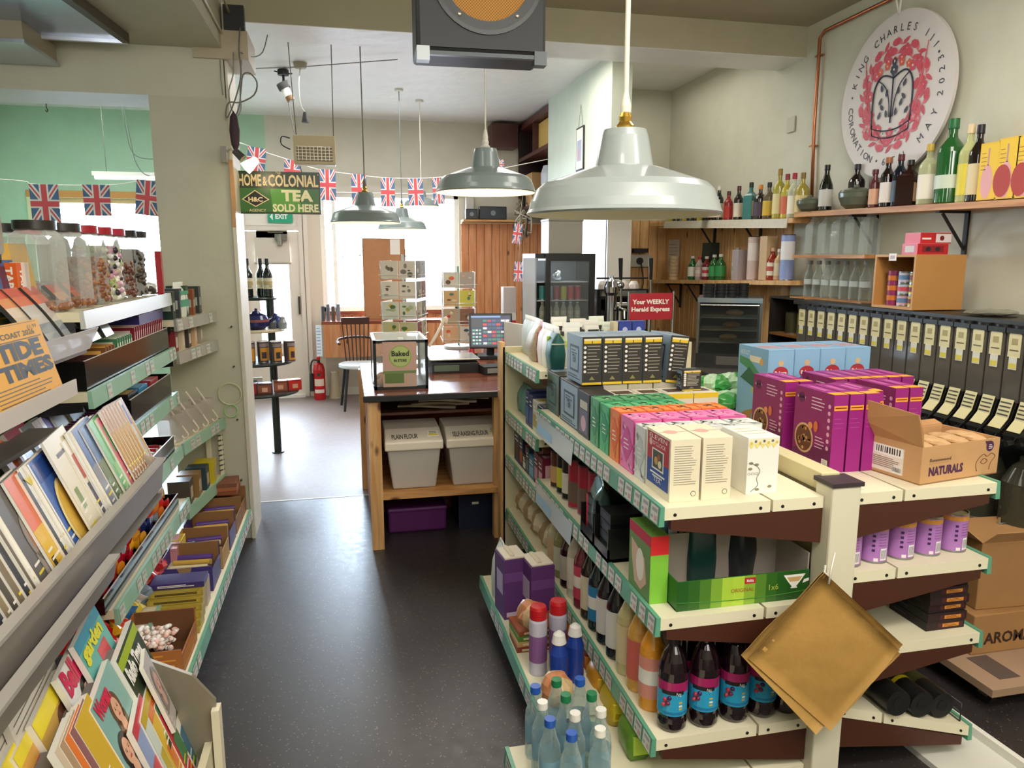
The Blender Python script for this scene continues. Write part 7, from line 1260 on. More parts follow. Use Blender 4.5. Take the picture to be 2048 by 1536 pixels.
# flat ceiling units at top left
t = thing('ceiling_light_panel', 'shiny bluish square ceiling panel with a rough dark edge at top left', 'ceiling panel', (-1.6, 3.2, 2.648)); m = MB(); BL = C('#b4c2e0', .22, .85, n=.12, ns=5, b=.15)
m.prism([(-.3, .88, -.03), (.6, .88, -.03), (.62, .86, -.03), (.55, .2, -.03), (-.3, .2, -.03)], (0, 0, .03), BL); m.prism([(-.3, .90, -.045), (.62, .90, -.045), (.62, .88, -.045), (-.3, .88, -.045)], (0, 0, .045), C('#e6ebf2', .2, .4)); m.prism([(.60, .88, -.045), (.63, .88, -.045), (.57, .2, -.045), (.53, .2, -.045)], (0, 0, .045), C('#4a4236', .5, n=.5, ns=30)); obj('panel', m, t)
m = MB(); m.box(-.3, .66, -.11, .25, 1.06, -.03, C('#9a8f78', .5)); m.box(-.3, .64, -.125, .26, 1.07, -.11, C('#b9bfc9', .25, .8)); obj('lower_box', m, t)
# ================================================================== ROUND EMBLEM ON THE WALL
t = thing('round_emblem', 'large round white board with a red flower wreath and dark crown hanging on the wall', 'wall sign', (2.965, 3.69, 2.46)); t.scale = (1, .905, .905)
m = MB(); R0 = .475; m.cyl((0, 0, 0), (-.018, 0, 0), R0, C('#d8d0cd', .5, n=.04, ns=10), n=72); obj('board', m, t)
m = MB(); XX = -.0195; NV = C('#2b3547', .5); RD = C('#c9485a', .5); RD2 = C('#d8707c', .5)
def E2(a, r): return Vector((XX, -math.cos(a) * r * 1.0, math.sin(a) * r))     # seen from the room: left is +Y
XD = Vector((0, -1, 0)); YD = Vector((0, 0, 1)); CN = Vector((XX, 0, 0))
LC = [0]
def ept(x, y, l=0): return CN + XD * x + YD * y + Vector((-.0006 * l - .000012 * LC[0], 0, 0))
def nx(): LC[0] += 1
for s_, a0, a1, sg in (('KING CHARLES III', 160, 34, 1), ('CORONATION', 183, 245, -1), ('6TH MAY', 265, 336, -1), ('2023', 351, 380, -1)):
    for i, ch in enumerate(s_):
        a = math.radians(a0 + (a1 - a0) * i / (len(s_) - 1)); up = (XD * math.cos(a) + YD * math.sin(a)) * sg; rt = (XD * math.sin(a) - YD * math.cos(a)) * sg; r = .36 if sg > 0 else .402
        if ch != ' ': m.text(ch, ept(r * math.cos(a), r * math.sin(a), 1), rt, up, .044, NV, None, 'c', .0)
for a in (171, 26, 255): a = math.radians(a); m.disc(ept(.38 * math.cos(a), .38 * math.sin(a)), .008, .008, XD, YD, NV, 8)
def leaf(x, y, a, L_, w, mt, l=1):
    nx(); c, s2 = math.cos(a), math.sin(a); pts = [(0, 0), (L_ * .3, w), (L_ * .7, w * .8), (L_, 0), (L_ * .7, -w * .8), (L_ * .3, -w)]; m.poly([ept(x + p * c - q * s2, y + p * s2 + q * c, l) for p, q in pts], mt)
def flower(x, y, r, mt, n=5, l=2):
    for k in range(n): nx(); a = 2 * PI * k / n + .3; m.disc(ept(x + r * .55 * math.cos(a), y + r * .55 * math.sin(a), l), r * .42, r * .42, XD, YD, mt, 8)
    m.disc(ept(x, y, l + 1), r * .22, r * .22, XD, YD, C('#e9c9c4', .5), 8)
q = random.Random(8)
for k in range(66):
    a = 2 * PI * k / 33 + .05 + .09 * (k > 32); r = .285 + .02 * (k % 3) - .02 - .05 * (k > 32); x, y = r * math.cos(a) * .92, r * math.sin(a) * 1.0
    if k % 3 == 0: flower(x, y, .034, RD)
    elif k % 3 == 1: leaf(x, y, a + .9, .07, .013, RD2); leaf(x, y, a - .9, .07, .013, RD)
    else: nx(); m.disc(ept(x, y, 2), .022, .034, XD * math.cos(a) + YD * math.sin(a), YD * math.cos(a) - XD * math.sin(a), RD, 10)
for sx in (-1, 1):
    for k in range(7): m.tube([ept(sx * .05, -.27, 1), ept(sx * (.14 + .015 * k), -.18 + .03 * k, 1), ept(sx * (.20 + .01 * k), -.05 + .05 * k, 1)], .0022, RD2, 4)
    for k in range(5): flower(sx * (.07 + .04 * k), -.20 - .05 * math.cos(k), .022, RD2, 4); leaf(sx * (.19 + .01 * (k % 2)), -.12 + .07 * k, PI / 2 - sx * .5, .05, .011, RD)
for k in range(5): flower(-.12 + .06 * k, .20 - .02 * abs(k - 2), .026, C('#d2593f', .5), 5)
arc = lambda pts, r=.005: m.tube([ept(a * 1.25, b * 1.2, 2) for a, b in pts], r, NV, 5)
arc([(-.13, -.14), (-.135, -.02), (-.125, .06), (-.09, .105), (-.045, .105), (0, .085)]); arc([(.13, -.14), (.135, -.02), (.125, .06), (.09, .105), (.045, .105), (0, .085)]); arc([(0, .09), (0, -.13)], .004)
arc([(-.10, .09), (-.05, .05), (-.02, -.02), (-.01, -.1)], .003); arc([(.10, .09), (.05, .05), (.02, -.02), (.01, -.1)], .003)
arc([(-.125, -.14), (-.06, -.16), (0, -.165), (.06, -.16), (.125, -.14)], .004); arc([(-.125, -.175), (-.06, -.195), (0, -.2), (.06, -.195), (.125, -.175)], .004); arc([(-.125, -.14), (-.125, -.175)], .003); arc([(.125, -.14), (.125, -.175)], .003)
for k in range(5): m.disc(ept(-.11 + .055 * k, -.207 - .008 * (1 - abs(k - 2) / 2), 2), .006, .004, XD, YD, NV, 6)
for x, y in ((-.09, -.1), (-.055, -.06), (-.09, -.03), (-.07, .03), (.09, -.1), (.055, -.06), (.09, -.03), (.07, .03), (-.03, -.1), (.03, -.1), (-.04, .0), (.04, .0)): leaf(x * 1.25, y * 1.2, q.uniform(.8, 2.3), .05, .012, NV, 2)
flower(0, .15, .034, NV, 6); flower(0, .195, .024, NV, 5); leaf(0, .1, PI / 2, .03, .008, NV, 2); obj('artwork', m, t)
m = MB(); m.tube([(-.02, 0, .46), (-.03, .02, .54), (-.02, 0, .6)], .006, C('#e6e3da', .4), 6); m.tube([(-.02, 0, .46), (-.03, -.02, .54), (-.02, 0, .6)], .006, C('#e6e3da', .4), 6); obj('hanging_string', m, t)
# ================================================================== WALL SHELVES
def wshelf(label, y0, z0, y1, z1, dep=.2, mt=PINE_Y, br=(), th=.028, lip=None):
    t = thing('wall_shelf', label, 'shelf', (3.0 - dep, y0, z0)); m = MB(); xb = (dep if y0 <= 4.0 and y1 < 4.64 else dep - .019); m.prism([(0, 0, -th), (xb, 0, -th), (xb, 0, 0), (0, 0, 0)], (0, y1 - y0, z1 - z0), mt); obj('board', m, t)
    for y in br: zz = (z1 - z0) * (y - y0) / (y1 - y0) - th; xw = xb; m = MB(); m.box(.02, y - y0 - .012, zz - .012, xw, y - y0 + .012, zz - .001, BLK2); m.box(xw - .012, y - y0 - .012, zz - .22, xw, y - y0 + .012, zz, BLK2); m.bar((.05, y - y0, zz - .015), (xw - .006, y - y0, zz - .19), .01, .012, BLK2); obj('bracket', m, t)
    if lip: m = MB(); m.prism([(-.012, .05, -.06), (-.004, .05, .0), (0, .05, 0), (-.004, .05, -.06)], (0, y1 - y0 - .4, z1 - z0), lip); obj('label_strip', m, t)
    return t
US = lambda y: 1.83 + (y - 2.3) * .022            # upper right shelf surface
wshelf('long pine shelf of spirits running under the round emblem', 2.2, US(2.2), 4.32, US(4.32), .2, PINE_Y, (3.15, 3.8), .03)
wshelf('upper pine shelf crowded with liqueur bottles above the panelling', 4.335, 1.8385, 6.65, 1.905, .2, PINE_B, (5.0, 5.7), .03, C('#c9c2b0', .45, n=.15))
MS = lambda y: 1.437 - (y - 4.55) * .0285
wshelf('middle pine shelf with gin bottles and cartons on the panelling', 4.31, MS(4.31), 6.65, MS(6.65), .2, PINE_B, (5.9, 6.3), .03)
wshelf('short pine shelf holding swing-top glass bottles', 3.60, 1.607, 4.28, 1.607, .22, PINE_Y, (), .02); wshelf('short lower pine shelf holding a row of clear labelled bottles', 3.60, 1.345, 4.28, 1.345, .22, PINE_Y, (), .02)
# spirits: (picture x, height, radius, neck, glass, label, cap, description)
def spirit(kind, px, xw, zf, label, h, r, nr, nl, sh, gl, lb, cp, lb2=None, yo=None, rot=None, sq=False, nm='bottle', **k):
    y = yo if yo is not None else PX(px, 430, xw).y
    bottle(kind, label, (xw, y, zf(y) + .0005), None, PI * .62 if rot is None else rot, name=nm, h=h, r=r, nr=nr, nl=nl, sh=sh, gl=gl, lab=C(lb, .5) if lb else None, cap=C(cp, .35), lab2=C(lb2, .5) if lb2 else None, square=sq, **k)
GD = C('#10180f', .08, coat=.5); GB = C('#1a0f0c', .08, coat=.5); GG = C('#1f5a28', .08, coat=.6); CY = glass('#d9cf7a', .5); CA = glass('#c98a3a', .55); CC = glass('#dfe9e4', .3); TL = C('#2f7070', .1, coat=.5)
UL = lambda y: 1.845 + (y - 4.56) * .0287
ul = [(1437, .27, .034, GD, '#c9c4b0', '#d9d6cc', 'slim green-black bottle with a pale cap'), (1456, .22, .034, C('#8a1a1e', .2), '#a82a24', '#4a2a22', 'small bright red bottle'), (1476, .25, .034, GB, '#d9cfc0', '#5a1c1c', 'dark bottle with white label and maroon cap'), (1500, .265, .042, TL, '#d9d2b0', '#12201f', 'teal square-shouldered bottle with cream label'), (1519, .24, .044, GB, '#4a3f52', '#d9862a', 'dark round bottle with an orange cap'), (1536, .25, .04, glass('#7a6a52', .6), '#c9a83a', '#1a1a1a', 'faceted brown bottle with a gold label'), (1556, .33, .042, C('#a39a3a', .15, coat=.4), '#d9cf9a', '#9a7a2c', 'tall yellow-green bottle with a gold neck'), (1571, .29, .036, C('#b8a83a', .15, coat=.4), '#c96a4a', '#8a1c2c', 'yellow bottle with a red capsule'), (1585, .29, .038, glass('#e0e4cc', .4), '#e9e4d4', '#a81c30', 'clear bottle with white label and crimson capsule'), (1602, .285, .044, C('#a39238', .15, coat=.4), '#dcc98a', '#8a6a2c', 'olive yellow bottle with a gold capsule at the shelf end')]
for i, (px, h, r, gl, lb, cp, nm) in enumerate(ul): spirit(f'ul{i}', px, 2.885, UL, nm + ' on the upper shelf', h, r, .013, h * .24, h * .16, gl, lb, cp, sq=(i == 3), yo=PX(px, 430, 2.885).y, lz=(.1, .5))
for i in range(9): spirit(f'uh{i % 3}', 0, 2.9, UL, f'dark bottle partly hidden by the big lamp, upper shelf, {ORD[i]} from near side', .23 + .02 * (i % 3), .034, .013, .06, .05, [GB, GD, C('#a39a3a', .15)][i % 3], '#8a7a6a', '#2a2222', yo=5.62 + .095 * i)
ur = [(1612, 0), (1650, .275, .04, GD, '#c9c9c4', '#101010', 'black cone-shouldered bottle left of the soup tureen'), (1690, .26, .045, GB, None, '#1a1a28', 'dark round bottle standing behind the soup tureen'), (1746, .21, .028, C('#5a2a2c', .1), '#d9a88a', '#5a1c22', 'small reddish bottle right of the tureen'), (1771, .265, .036, GB, '#e9e0da', '#a5643a', 'dark bottle with copper foil neck and white label'), (1795, .27, .037, C('#141a24', .08), '#4a5a6a', '#5a1820', 'blue-black bottle with a maroon top'), (1815, .235, .05, C('#2a1410', .08), '#d9b08a', '#1c1c1a', 'squat square dark bottle with a framed label'), (1851, .30, .046, glass('#d9dcb0', .45), '#e9e2d2', '#c9a83a', 'pale green-yellow bottle with a gold cap'), (1893, .40, .062, GG, '#c9d4c4', '#1f6a3a', 'very large green gin bottle with a round label'), (1928, .36, .042, glass('#dfe2a0', .5), '#d9c94a', '#e2cba0', 'tall pale yellow bottle with a cork top'), (1947, .35, .040, GB, '#d9c9a0', '#1c1420', 'tall black bottle with a cream label by the yellow cartons')]
for i, e in enumerate(ur):
    if len(e) < 3: continue
    px, h, r, gl, lb, cp, nm = e; spirit(f'ur{i}', px, 2.93 if i == 2 else 2.885, US, nm, h, r, .014 if i != 8 else .02, h * .22, h * (.3 if i == 1 else .17), gl, lb, cp, sq=(i == 6), lz=(.1, .5) if i != 8 else (.18, .34), yo=(PX(px, 410, 2.885).y - (.03 if i == 2 else 0)))
y = PX(1893, 410, 2.885).y; 
for nm, px, r, h, lb in (('green ceramic lidded pot behind the copper pipe end', 1615, .08, .07, 0), ('grey-green soup tureen with lid and ladle handle on the pine shelf', 1706, .095, .095, 1)):
    y = PX(px, 415, 2.87).y; t = thing('lidded_pot', nm, 'pot', (2.885, y, US(y) + .001)); m = MB(); CG = C('#5f6658', .2, n=.1); m.lathe([(0, 0), (r * .5, 0), (r * .8, h * .25), (r, h * .7), (r * 1.02, h * .95), (r * .96, h)], CG, 24); m.tube([(0, -r, h * .7), (0, -r * 1.25, h * .9), (0, -r * 1.05, h)], .006, CG, 6); m.tube([(0, r, h * .7), (0, r * 1.25, h * .9), (0, r * 1.05, h)], .006, CG, 6); obj('bowl', m, t); m = MB(); m.lathe([(r * .98, h), (r * .9, h * 1.12), (r * .4, h * 1.28), (0, h * 1.3)], CG, 24); m.sph((0, 0, h * 1.36), .015, .015, .012, CG); obj('lid', m, t)
def art_yc(mb, F): 
    for k in 'lf': g = F[k]; g.rect(mb, .03, .03, .97, .97, C('#e2bb2c')); g.disc(mb, .45, .32, g.w * .3, C('#d9a0a0'), 2, g.h * .3); g.rect(mb, .42, .6, .5, .9, C('#b98a8a'), 2); g.lines(mb, .1, .4, .5, .85, 5, .003, C('#9a6a2a'), 2)
for i in range(3): y = PX([1990, 2028, 2066][i], 400, 2.83).y; carton('gift_carton', f'yellow drinks gift carton on the pine shelf, {ORD[i]} from the bottles', 'carton', .12, .105, .25 + .01 * (i > 0), C('#d9b02a', .45), art_yc if i == 0 else (lambda mb, F: (art_yc(mb, F), F['l'].disc(mb, .3, .3, .045, C('#a8352a'), 4, .07))), (2.83, y - .0, US(y) + .008))
# middle shelf
for i, (px, h, r, gl, lb, cp, nm, lb2) in enumerate(((1384, .2, .038, GG, '#d9d9c9', '#c9c9c4', 'green gin bottle with silver cap, left of the middle shelf', None), (1398, .19, .036, glass('#dcd2cc', .4), '#d9b8b0', '#b01c30', 'clear bottle with a red cap on the middle shelf', '#e2dcd4'), (1412, .19, .036, C('#7a2a2a', .1), '#e2d0cc', '#d9d2cc', 'pink gin bottle with white label and red flower', '#c94a4a'), (1427, .2, .04, GG, '#3f9a5a', '#c9ccc4', 'bright green bottle right of the pink one', None), (1440, .2, .04, GG, '#2f8a4a', '#c9ccc4', 'bright green bottle, rightmost of the pair', None), (1473, .24, .04, glass('#cfd6b8', .5), '#d9d6c4', '#8a8a84', 'clear round-shouldered bottle with a grey stopper', '#7a9a5a'), (1528, .2, .034, C('#5a2a16', .1), '#8a6a4a', '#2a1c14', 'amber whisky bottle beside the pale tube', None), (1543, .22, .036, C('#8a2c14', .12), '#d9cfc0', '#c9a07a', 'red-amber bottle with white label', '#b04a3a'), (1557, .21, .036, C('#b89a70', .2), '#c9b89a', '#d9d0c0', 'pale amber bottle before the blue tube', None))):
    y = PX(px, 560, 2.87).y; bottle(f'md{i}', nm, (2.87, y, MS(y) + .0006), None, PI * .62, h=h, r=r, nr=.014, nl=h * .2, sh=h * .2, gl=gl, lab=C(lb, .5), lab2=(C(lb2) if lb2 else None), cap=C(cp, .35), lz=(.15, .55))
def bx(px, w, d, h, c, nm, art=None, x=2.83): y = PX(px, 560, x).y; carton('drinks_carton', nm, 'carton', w, d, h, C(c, .5), art, (x, y - d, MS(y) + .004))
m = MB(); 
for k in range(7): m.lathe([(.0, .03 * k), (.04, .03 * k), (.047, .03 * k + .028)], C('#c9b08a', .6), 14)
y = PX(1347, 545, 2.87).y; single('paper_cup_stack', m, 'tall stack of tan paper cups at the far end of the middle shelf', 'cups', (2.87, y, MS(y) + .001))
bx(1462, .1, .09, .22, '#a9a0a4', 'grey-mauve upright carton between the green bottles and the clear one'); bx(1516, .08, .09, .3, '#c4a57c', 'tall tan carton on the middle shelf')
bx(1402, .08, .14, .3, '#1d2a22', 'black-green carton standing behind the small gin bottles', x=2.90)
for nm, px, c, h in (('pale pink whisky tube with dark lid on the middle shelf', 1505, '#c9b4ae', .31), ('blue and white tube at the near end of the middle shelf', 1572, '#8a9ccf', .30)): y = PX(px, 560, 2.87).y; tin('whisky_tube', nm, (2.87, y, MS(y) + .001), .045, h, C(c, .4), (.45, .85, C('#e2dfe2' if c[1] == '8' else '#d9cfc9')), C('#4a2c2a', .4), cat='tube')
# swing-top bottles and clear bottles
for i in range(5): y = 4.21 - .128 * i; bottle('swing', f'clear square swing-top bottle on the higher short shelf, {ORD[i]} from the left', (2.88, y, 1.6075), 'clear swing-top bottles', h=.25, r=.042, nr=.018, nl=.03, sh=.05, gl=glass('#dde6e4', .07), lab=None, cap=C('#c9cccb', .25, .6), square=True)
for i in range(7): y = 4.23 - .088 * i; bottle('clearb', f'clear bottle with pale label on the lower short shelf, {ORD[i]} from the left', (2.88, y, 1.3455), 'clear labelled bottles', PI * .62, h=.225, r=.033, nr=.013, nl=.04, sh=.07, gl=glass('#d5dfdd', .08), lab=C('#b9c4c4', .5), cap=C('#8f9694', .3), lz=(.35, .6))
# wooden box with tins, red packs on top
WZ = 1.345; t = thing('wooden_crate', 'open-fronted plywood box of small tins standing on the dispensers', 'box', (2.62, 3.03, WZ)); PLY = C('#c08a4c', .5, n=.08, ns=8); w, d, h = .28, .28, .262; m = MB()
m.box(0, 0, 0, w, d, .012, PLY); m.box(0, 0, h - .012, w, d, h, PLY); m.box(0, 0, .012, w, .012, h - .012, PLY); m.box(0, d - .012, .012, w, d, h - .012, PLY); m.box(w - .01, .012, .012, w, d - .012, h - .012, PLY); obj('box', m, t); m = MB(); m.box(-.002, .13, h - .03, 0, .18, h + .005, C('#e9e4e0')); m.box(-.003, .14, h - .02, -.002, .17, h - .005, C('#b9a0a8')); obj('price_tag', m, t)
for i in range(7): m = MB(); m.cyl((0, 0, 0), (0, 0, .024), .03, C(['#8a2a5a', '#c9722a'][i % 2], .3), n=18); single('small_tin', m, f'flat striped tin in the left stack inside the plywood box, {ORD[i]} from the bottom', 'tin', (2.68, 3.235, WZ + .0125 + .0245 * i), 0, 'flat striped tins')
for i, (c, nm) in enumerate((('#c9a0b0', 'pink tin'), ('#a9c0cc', 'pale blue tin'), ('#b9b4c4', 'lilac tin'))): tin('small_tin', nm + f' in the middle stack inside the plywood box, {ORD[i]} from the bottom', (2.68, 3.16, WZ + .0125 + .056 * i), .031, .055, C(c, .35), (.3, .7, C('#5a7fa8' if i != 1 else '#c94a5a')), cat='tin')
for i in range(3): tin('small_tin', f'yellow tin in the right stack inside the plywood box, {ORD[i]} from the bottom', (2.68, 3.085, WZ + .0125 + .056 * i), .031, .055, C(['#c9b41f', '#d9c42a', '#8a7a2a'][i], .35), (.3, .7, C('#7a2a2a')), cat='tin', group='yellow tins in the plywood box')
for i in range(2):
    m = MB(); m.box(0, 0, 0, .17, .1, .05, C('#c4222a', .35)); m.box(0, 0, .05, .17, .1, .0505, C('#e2d6d4')); f = FACE('f', 0, 0, 0, .17, .1, .05); l = FACE('l', 0, 0, 0, .17, .1, .05)
    if i: f.rect(m, .5, .1, 1, .9, C('#e2d6d4')); f.disc(m, .7, .5, .012, C('#7a1a20'), 2); f.lines(m, .05, .45, .3, .6, 1, .008, WH)
    else: f.rect(m, .15, .2, .85, .8, C('#8a1a20')); f.disc(m, .35, .5, .014, C('#2a2226'), 2, .01); f.disc(m, .65, .5, .014, C('#2a2226'), 2, .01); l.rect(m, .2, .2, .8, .8, C('#cfc4c4'))
    single('sweet_pack', m, f'red and white pack on top of the plywood box, {["lower", "upper"][i]} one', 'packet', (2.63 + .02 * i, 3.04 + .01 * i, WZ + h + .0005 + .051 * i))
# ================================================================== GRAVITY DISPENSERS
CB = thing('dispenser_cabinet', 'long dark unit of shelves carrying the food dispensers along the right wall', 'cabinet', (2.64, 2.2, 0)); m = MB(); DK = C('#26241f', .45)
m.box(0, 0, 1.315, .33, 1.82, 1.34, DK); m.box(.02, 0, .90, .33, 1.82, .93, DK); m.box(.31, 0, 0, .33, 1.82, 1.315, C('#2c2a26', .5)); obj('frame', m, CB)
m = MB(); m.box(.0, 0, .855, .03, 1.82, .875, BLK); obj('front_rail', m, CB); m = MB(); m.box(-.06, 0, .48, .33, 1.82, .5, C('#8a8a80', .4, .4)); m.box(-.06, 0, .0, .33, .02, .48, DK); m.box(-.06, 1.8, .0, .33, 1.82, .48, DK); obj('lower_shelf', m, CB)
DY0, DST = 3.865, .0895
def dispenser():
    t = thing('food_dispenser', '', 'dispenser', (2.6, 0, 0), 0, 'gravity food dispensers'); g = glass('#6a655c', .55, .1)
    m = MB(); m.box(.0, -.04, 1.02, .16, .04, 1.30, g); obj('clear_hopper', m, t); m = MB(); m.box(.008, -.035, 1.03, .15, .035, 1.24, C('#4a443b', .8, n=.5, ns=60)); obj('contents', m, t)
    m = MB(); m.prism([(0, -.038, 1.02), (.16, -.038, 1.02), (.16, -.038, .94), (.06, -.038, .90), (-.05, -.038, .865), (-.07, -.038, .90), (-.02, -.038, .95)], (0, .076, 0), C('#1b1b1a', .12)); obj('chute', m, t)
    m = MB(); m.box(-.005, -.042, 1.295, .165, .042, 1.315, BLK); m.cyl((.03, 0, 1.31), (.03, 0, 1.325), .03, BLK, n=12); obj('lid', m, t)
    m = MB(); L1 = C('#d9cfa0', .5); m.prism([(-.0025, -.028, 1.20), (-.0025, .028, 1.20), (-.0025, .028, 1.29), (-.0025, .02, 1.30), (-.0025, -.02, 1.30), (-.0025, -.028, 1.29)], (.002, 0, 0), L1); m.box(-.0032, -.02, 1.225, -.0025, .02, 1.23, C('#6a5a3a')); m.box(-.0032, -.014, 1.25, -.0025, .014, 1.275, C('#a99a6a')); m.box(-.004, -.018, 1.15, -.0015, .018, 1.20, C('#d9d6c8')); m.box(-.0046, -.016, 1.155, -.004, .016, 1.175, C('#d9c84a')); obj('name_card', m, t)
    m = MB(); m.prism([(-.004, .03, 1.03), (-.024, .03, .955), (-.058, .03, .915), (-.06, .03, .917), (-.026, .03, .957), (-.006, .03, 1.03)], (0, -.06, 0), C('#d5cb98', .5)); 
    for k in range(4): zz = 1.018 - .016 * k; xx = -.0075 - (1.03 - zz) * .27; m.quad((xx, .026, zz), (xx, -.026, zz), (xx - .0012, -.026, zz - .006), (xx - .0012, .026, zz - .006), C('#4a4434'))
    obj('price_card', m, t); m = MB(); m.cyl((-.055, 0, .875), (-.085, 0, .87), .012, C('#2a2a28', .15), n=10); obj('turn_knob', m, t); return t
d0 = dispenser(); d0.location = (2.6, DY0, 0); d0['label'] = 'clear gravity food dispenser with cream cards, farthest left of the row'
for i in range(1, 18): dup(d0, (2.6, DY0 - DST * i, 0), 0, f'clear gravity food dispenser with cream cards, {ORD[i]} from the left end of the row')
for i in range(7):
    t = thing('glass_jug', f'dark round-shouldered glass jar with tap on the lower dispenser shelf, {ORD[i]} from the right', 'jar', (2.66 + .0 * i, 2.36 + .22 * i, .5005), 0, 'glass jars with taps'); m = MB(); m.lathe([(0, 0), (.085, 0), (.09, .01), (.09, .2), (.06, .26), (.035, .28), (.035, .3), (0, .3)], glass('#4a4a3c', .7, .05), 20); obj('jar_glass', m, t); m = MB(); m.cyl((-.085, 0, .03), (-.12, 0, .03), .01, CHROME, n=8); m.cyl((-.115, 0, .03), (-.115, 0, .06), .006, CHROME, n=8); obj('tap', m, t)
for i in range(14): m = MB(); m.box(-.1, -.045, 0, .1, .045, .13, C('#3a3830', .25)); m.box(-.102, -.03, .03, -.1, .03, .09, C('#6a6450')); single('scoop_bin', m, f'dark scoop bin in the lower cabinet below the dispensers, {ORD[i]} from the right', 'bin', (2.76, 2.32 + .115 * i, .0), 0, 'dark scoop bins')
for i, (xx, nm) in enumerate(((2.76, 'nearer'), (2.82, 'farther'))):
    m = crinkle(.22, .2, .03, glass('#8a8878', .4), None, 240 + i, amp=.15); single('clear_bag', m, f'clear plastic bag lying on top of the dispensers, {nm} one', 'bag', (xx, 2.72 - .24 * i, 1.3405))
# ================================================================== BAR
m = MB(); m.box(2.17, 4.06, 0, 2.98, 6.66, .86, C('#3a2a20', .5)); m.box(2.165, 4.04, .86, 2.98, 6.66, .885, C('#4a4640', .35)); single('back_bar', m, 'dark bar counter running along the panelled wall', 'counter', (0, 0, 0))
m = MB(); m.box(0, 0, 0, .89, .5, .9, C('#3f2c22', .5)); m.box(-.01, -.02, .9, .905, .51, .925, C('#26221f', .3)); single('bar_counter', m, 'dark bar counter carrying the drinks fridge and coffee machine', 'counter', (1.25, 5.0 - .02, 0))
BZ2 = .9255
t = thing('drinks_fridge', 'small black glass-door drinks fridge on the bar', 'fridge', (1.29, 5.06, BZ2)); w, d, h = .43, .38, .69; m = MB(); m.box(0, .0, 0, w, d, .03, K); m.box(0, 0, h - .03, w, d, h, K); m.box(0, d - .02, .03, w, d, h - .03, C('#5a5e60', .4)); m.box(w - .02, 0, .03, w, d - .02, h - .03, K); m.box(0, 0, .03, .01, d - .02, h - .03, glass('#cfd6da', .35)); obj('cabinet', m, t)
m = MB(); 
for a in ((.07, -.03, 0, w, -.001, .05), (.07, -.03, h - .05, w, -.001, h), (.07, -.03, .05, .105, -.001, h - .05), (w - .04, -.03, .05, w, -.001, h - .05)): m.box(*a, K)
m.box(.105, -.018, .05, w - .04, -.014, h - .05, glass('#dfe6e8', .06)); obj('door', m, t, )
m = MB(); m.cyl((w - .02, -.03, .03), (w - .02, -.034, .03), .012, C('#8a7a4a', .3, .6), n=14); obj('lock', m, t)
FZ = (.22, .36, .49)
for z in FZ: m = MB(); m.box(.02, .01, z, w - .03, d - .03, z + .006, C('#c9cdd0', .3, .5)); obj('shelf', m, t)
m = MB(); m.box(.03, .01, h - .045, w - .05, .03, h - .035, C('#eef4ff', .4, e=5)); obj('strip_lamp', m, t); lamp('fridge_light', 'POINT', (1.5, 5.12, BZ2 + .6), 1.2, (.9, .95, 1), .02)
for i in range(6): tin('drink_can', f'soft drink can on the middle fridge shelf, {["teal", "grey-blue", "dark red", "yellow and teal", "red", "crimson"][i]} one', (1.36 + .052 * i, 5.12, BZ2 + .366), .024, .1, C(['#3a8a84', '#7a94a8', '#8a2a34', '#b0a83a', '#a83240', '#a81c34'][i], .3), None, cat='can')
for i in range(6): bottle('fr', f'small clear drink bottle on the lower fridge shelf, {ORD[i]} from the left', (1.36 + .052 * i, 5.12, BZ2 + .227), 'drink bottles in the fridge', h=.125, r=.022, nr=.009, nl=.02, sh=.04, gl=glass('#c9cdb8', .4), lab=C('#a9a890', .5), cap=C('#d9d6cc', .4))
for i in range(5): tin('glass_jar', f'small jar at the bottom of the fridge, {ORD[i]} from the left', (1.36 + .06 * i, 5.12, BZ2 + .031), .025, .12, C(['#5a4a34', '#8a7a5a', '#6a6a5a', '#4a3a2c', '#9a8a6a'][i], .3), None, group='small jars at the bottom of the fridge', cat='jar')
m = MB(); m.sph((0, 0, .04), .035, .035, .04, C('#c9cccb', .1, .9), 14, 8); single('steel_pot', m, 'small round steel pot on the top fridge shelf', 'pot', (1.47, 5.13, BZ2 + .497))
m = MB(); m.box(0, 0, 0, .25, .22, .24, C('#a39f94', .5)); m.box(-.004, -.006, .225, .254, .22, .245, C('#8f8b80', .5)); single('grey_box', m, 'pale grey box standing on top of the drinks fridge', 'box', (1.41, 5.14, BZ2 + h + .0005), bev=.006)
t = thing('coffee_machine', 'dark espresso machine with cups stacked on its top rail', 'coffee machine', (1.78, 5.15, BZ2 + .075)); m = MB(); m.box(.01, .02, -.075, .39, .34, 0, BLK2); m.box(0, 0, 0, .4, .35, .06, K); m.box(0, .12, .06, .4, .35, .30, C('#1b1c1c', .2)); m.box(0, 0, .30, .4, .35, .36, C('#232424', .15)); m.box(.0, 0, .06, .03, .35, .30, C('#2a2c2c', .2)); obj('body', m, t); m = MB(); m.cyl((0, .02, .44), (.4, .02, .44), .006, BLK); m.box(.02, -.004, .31, .38, 0, .35, CHROME); obj('rail', m, t)
for k in (.1, .28): m = MB(); m.cyl((k, .06, .28), (k, .06, .2), .03, CHROME, n=16); m.cyl((k, .06, .23), (k, -.1, .22), .011, BLK2, n=10); obj('brew_head', m, t)
for i in range(6): m = MB(); m.lathe([(0, .055), (.022, .055), (.036, .03), (.04, 0), (.034, 0), (.03, .03), (0, .05)], C('#d9cfc4', .3), 16); single('coffee_cup', m, f'upturned cream cup on top of the coffee machine, {ORD[i]} from the left', 'cup', (1.86 + .082 * i if i < 4 else 1.9 + .16 * (i - 4), 5.26 if i < 4 else 5.36, BZ2 + .436), 0, 'upturned cups on the coffee machine')
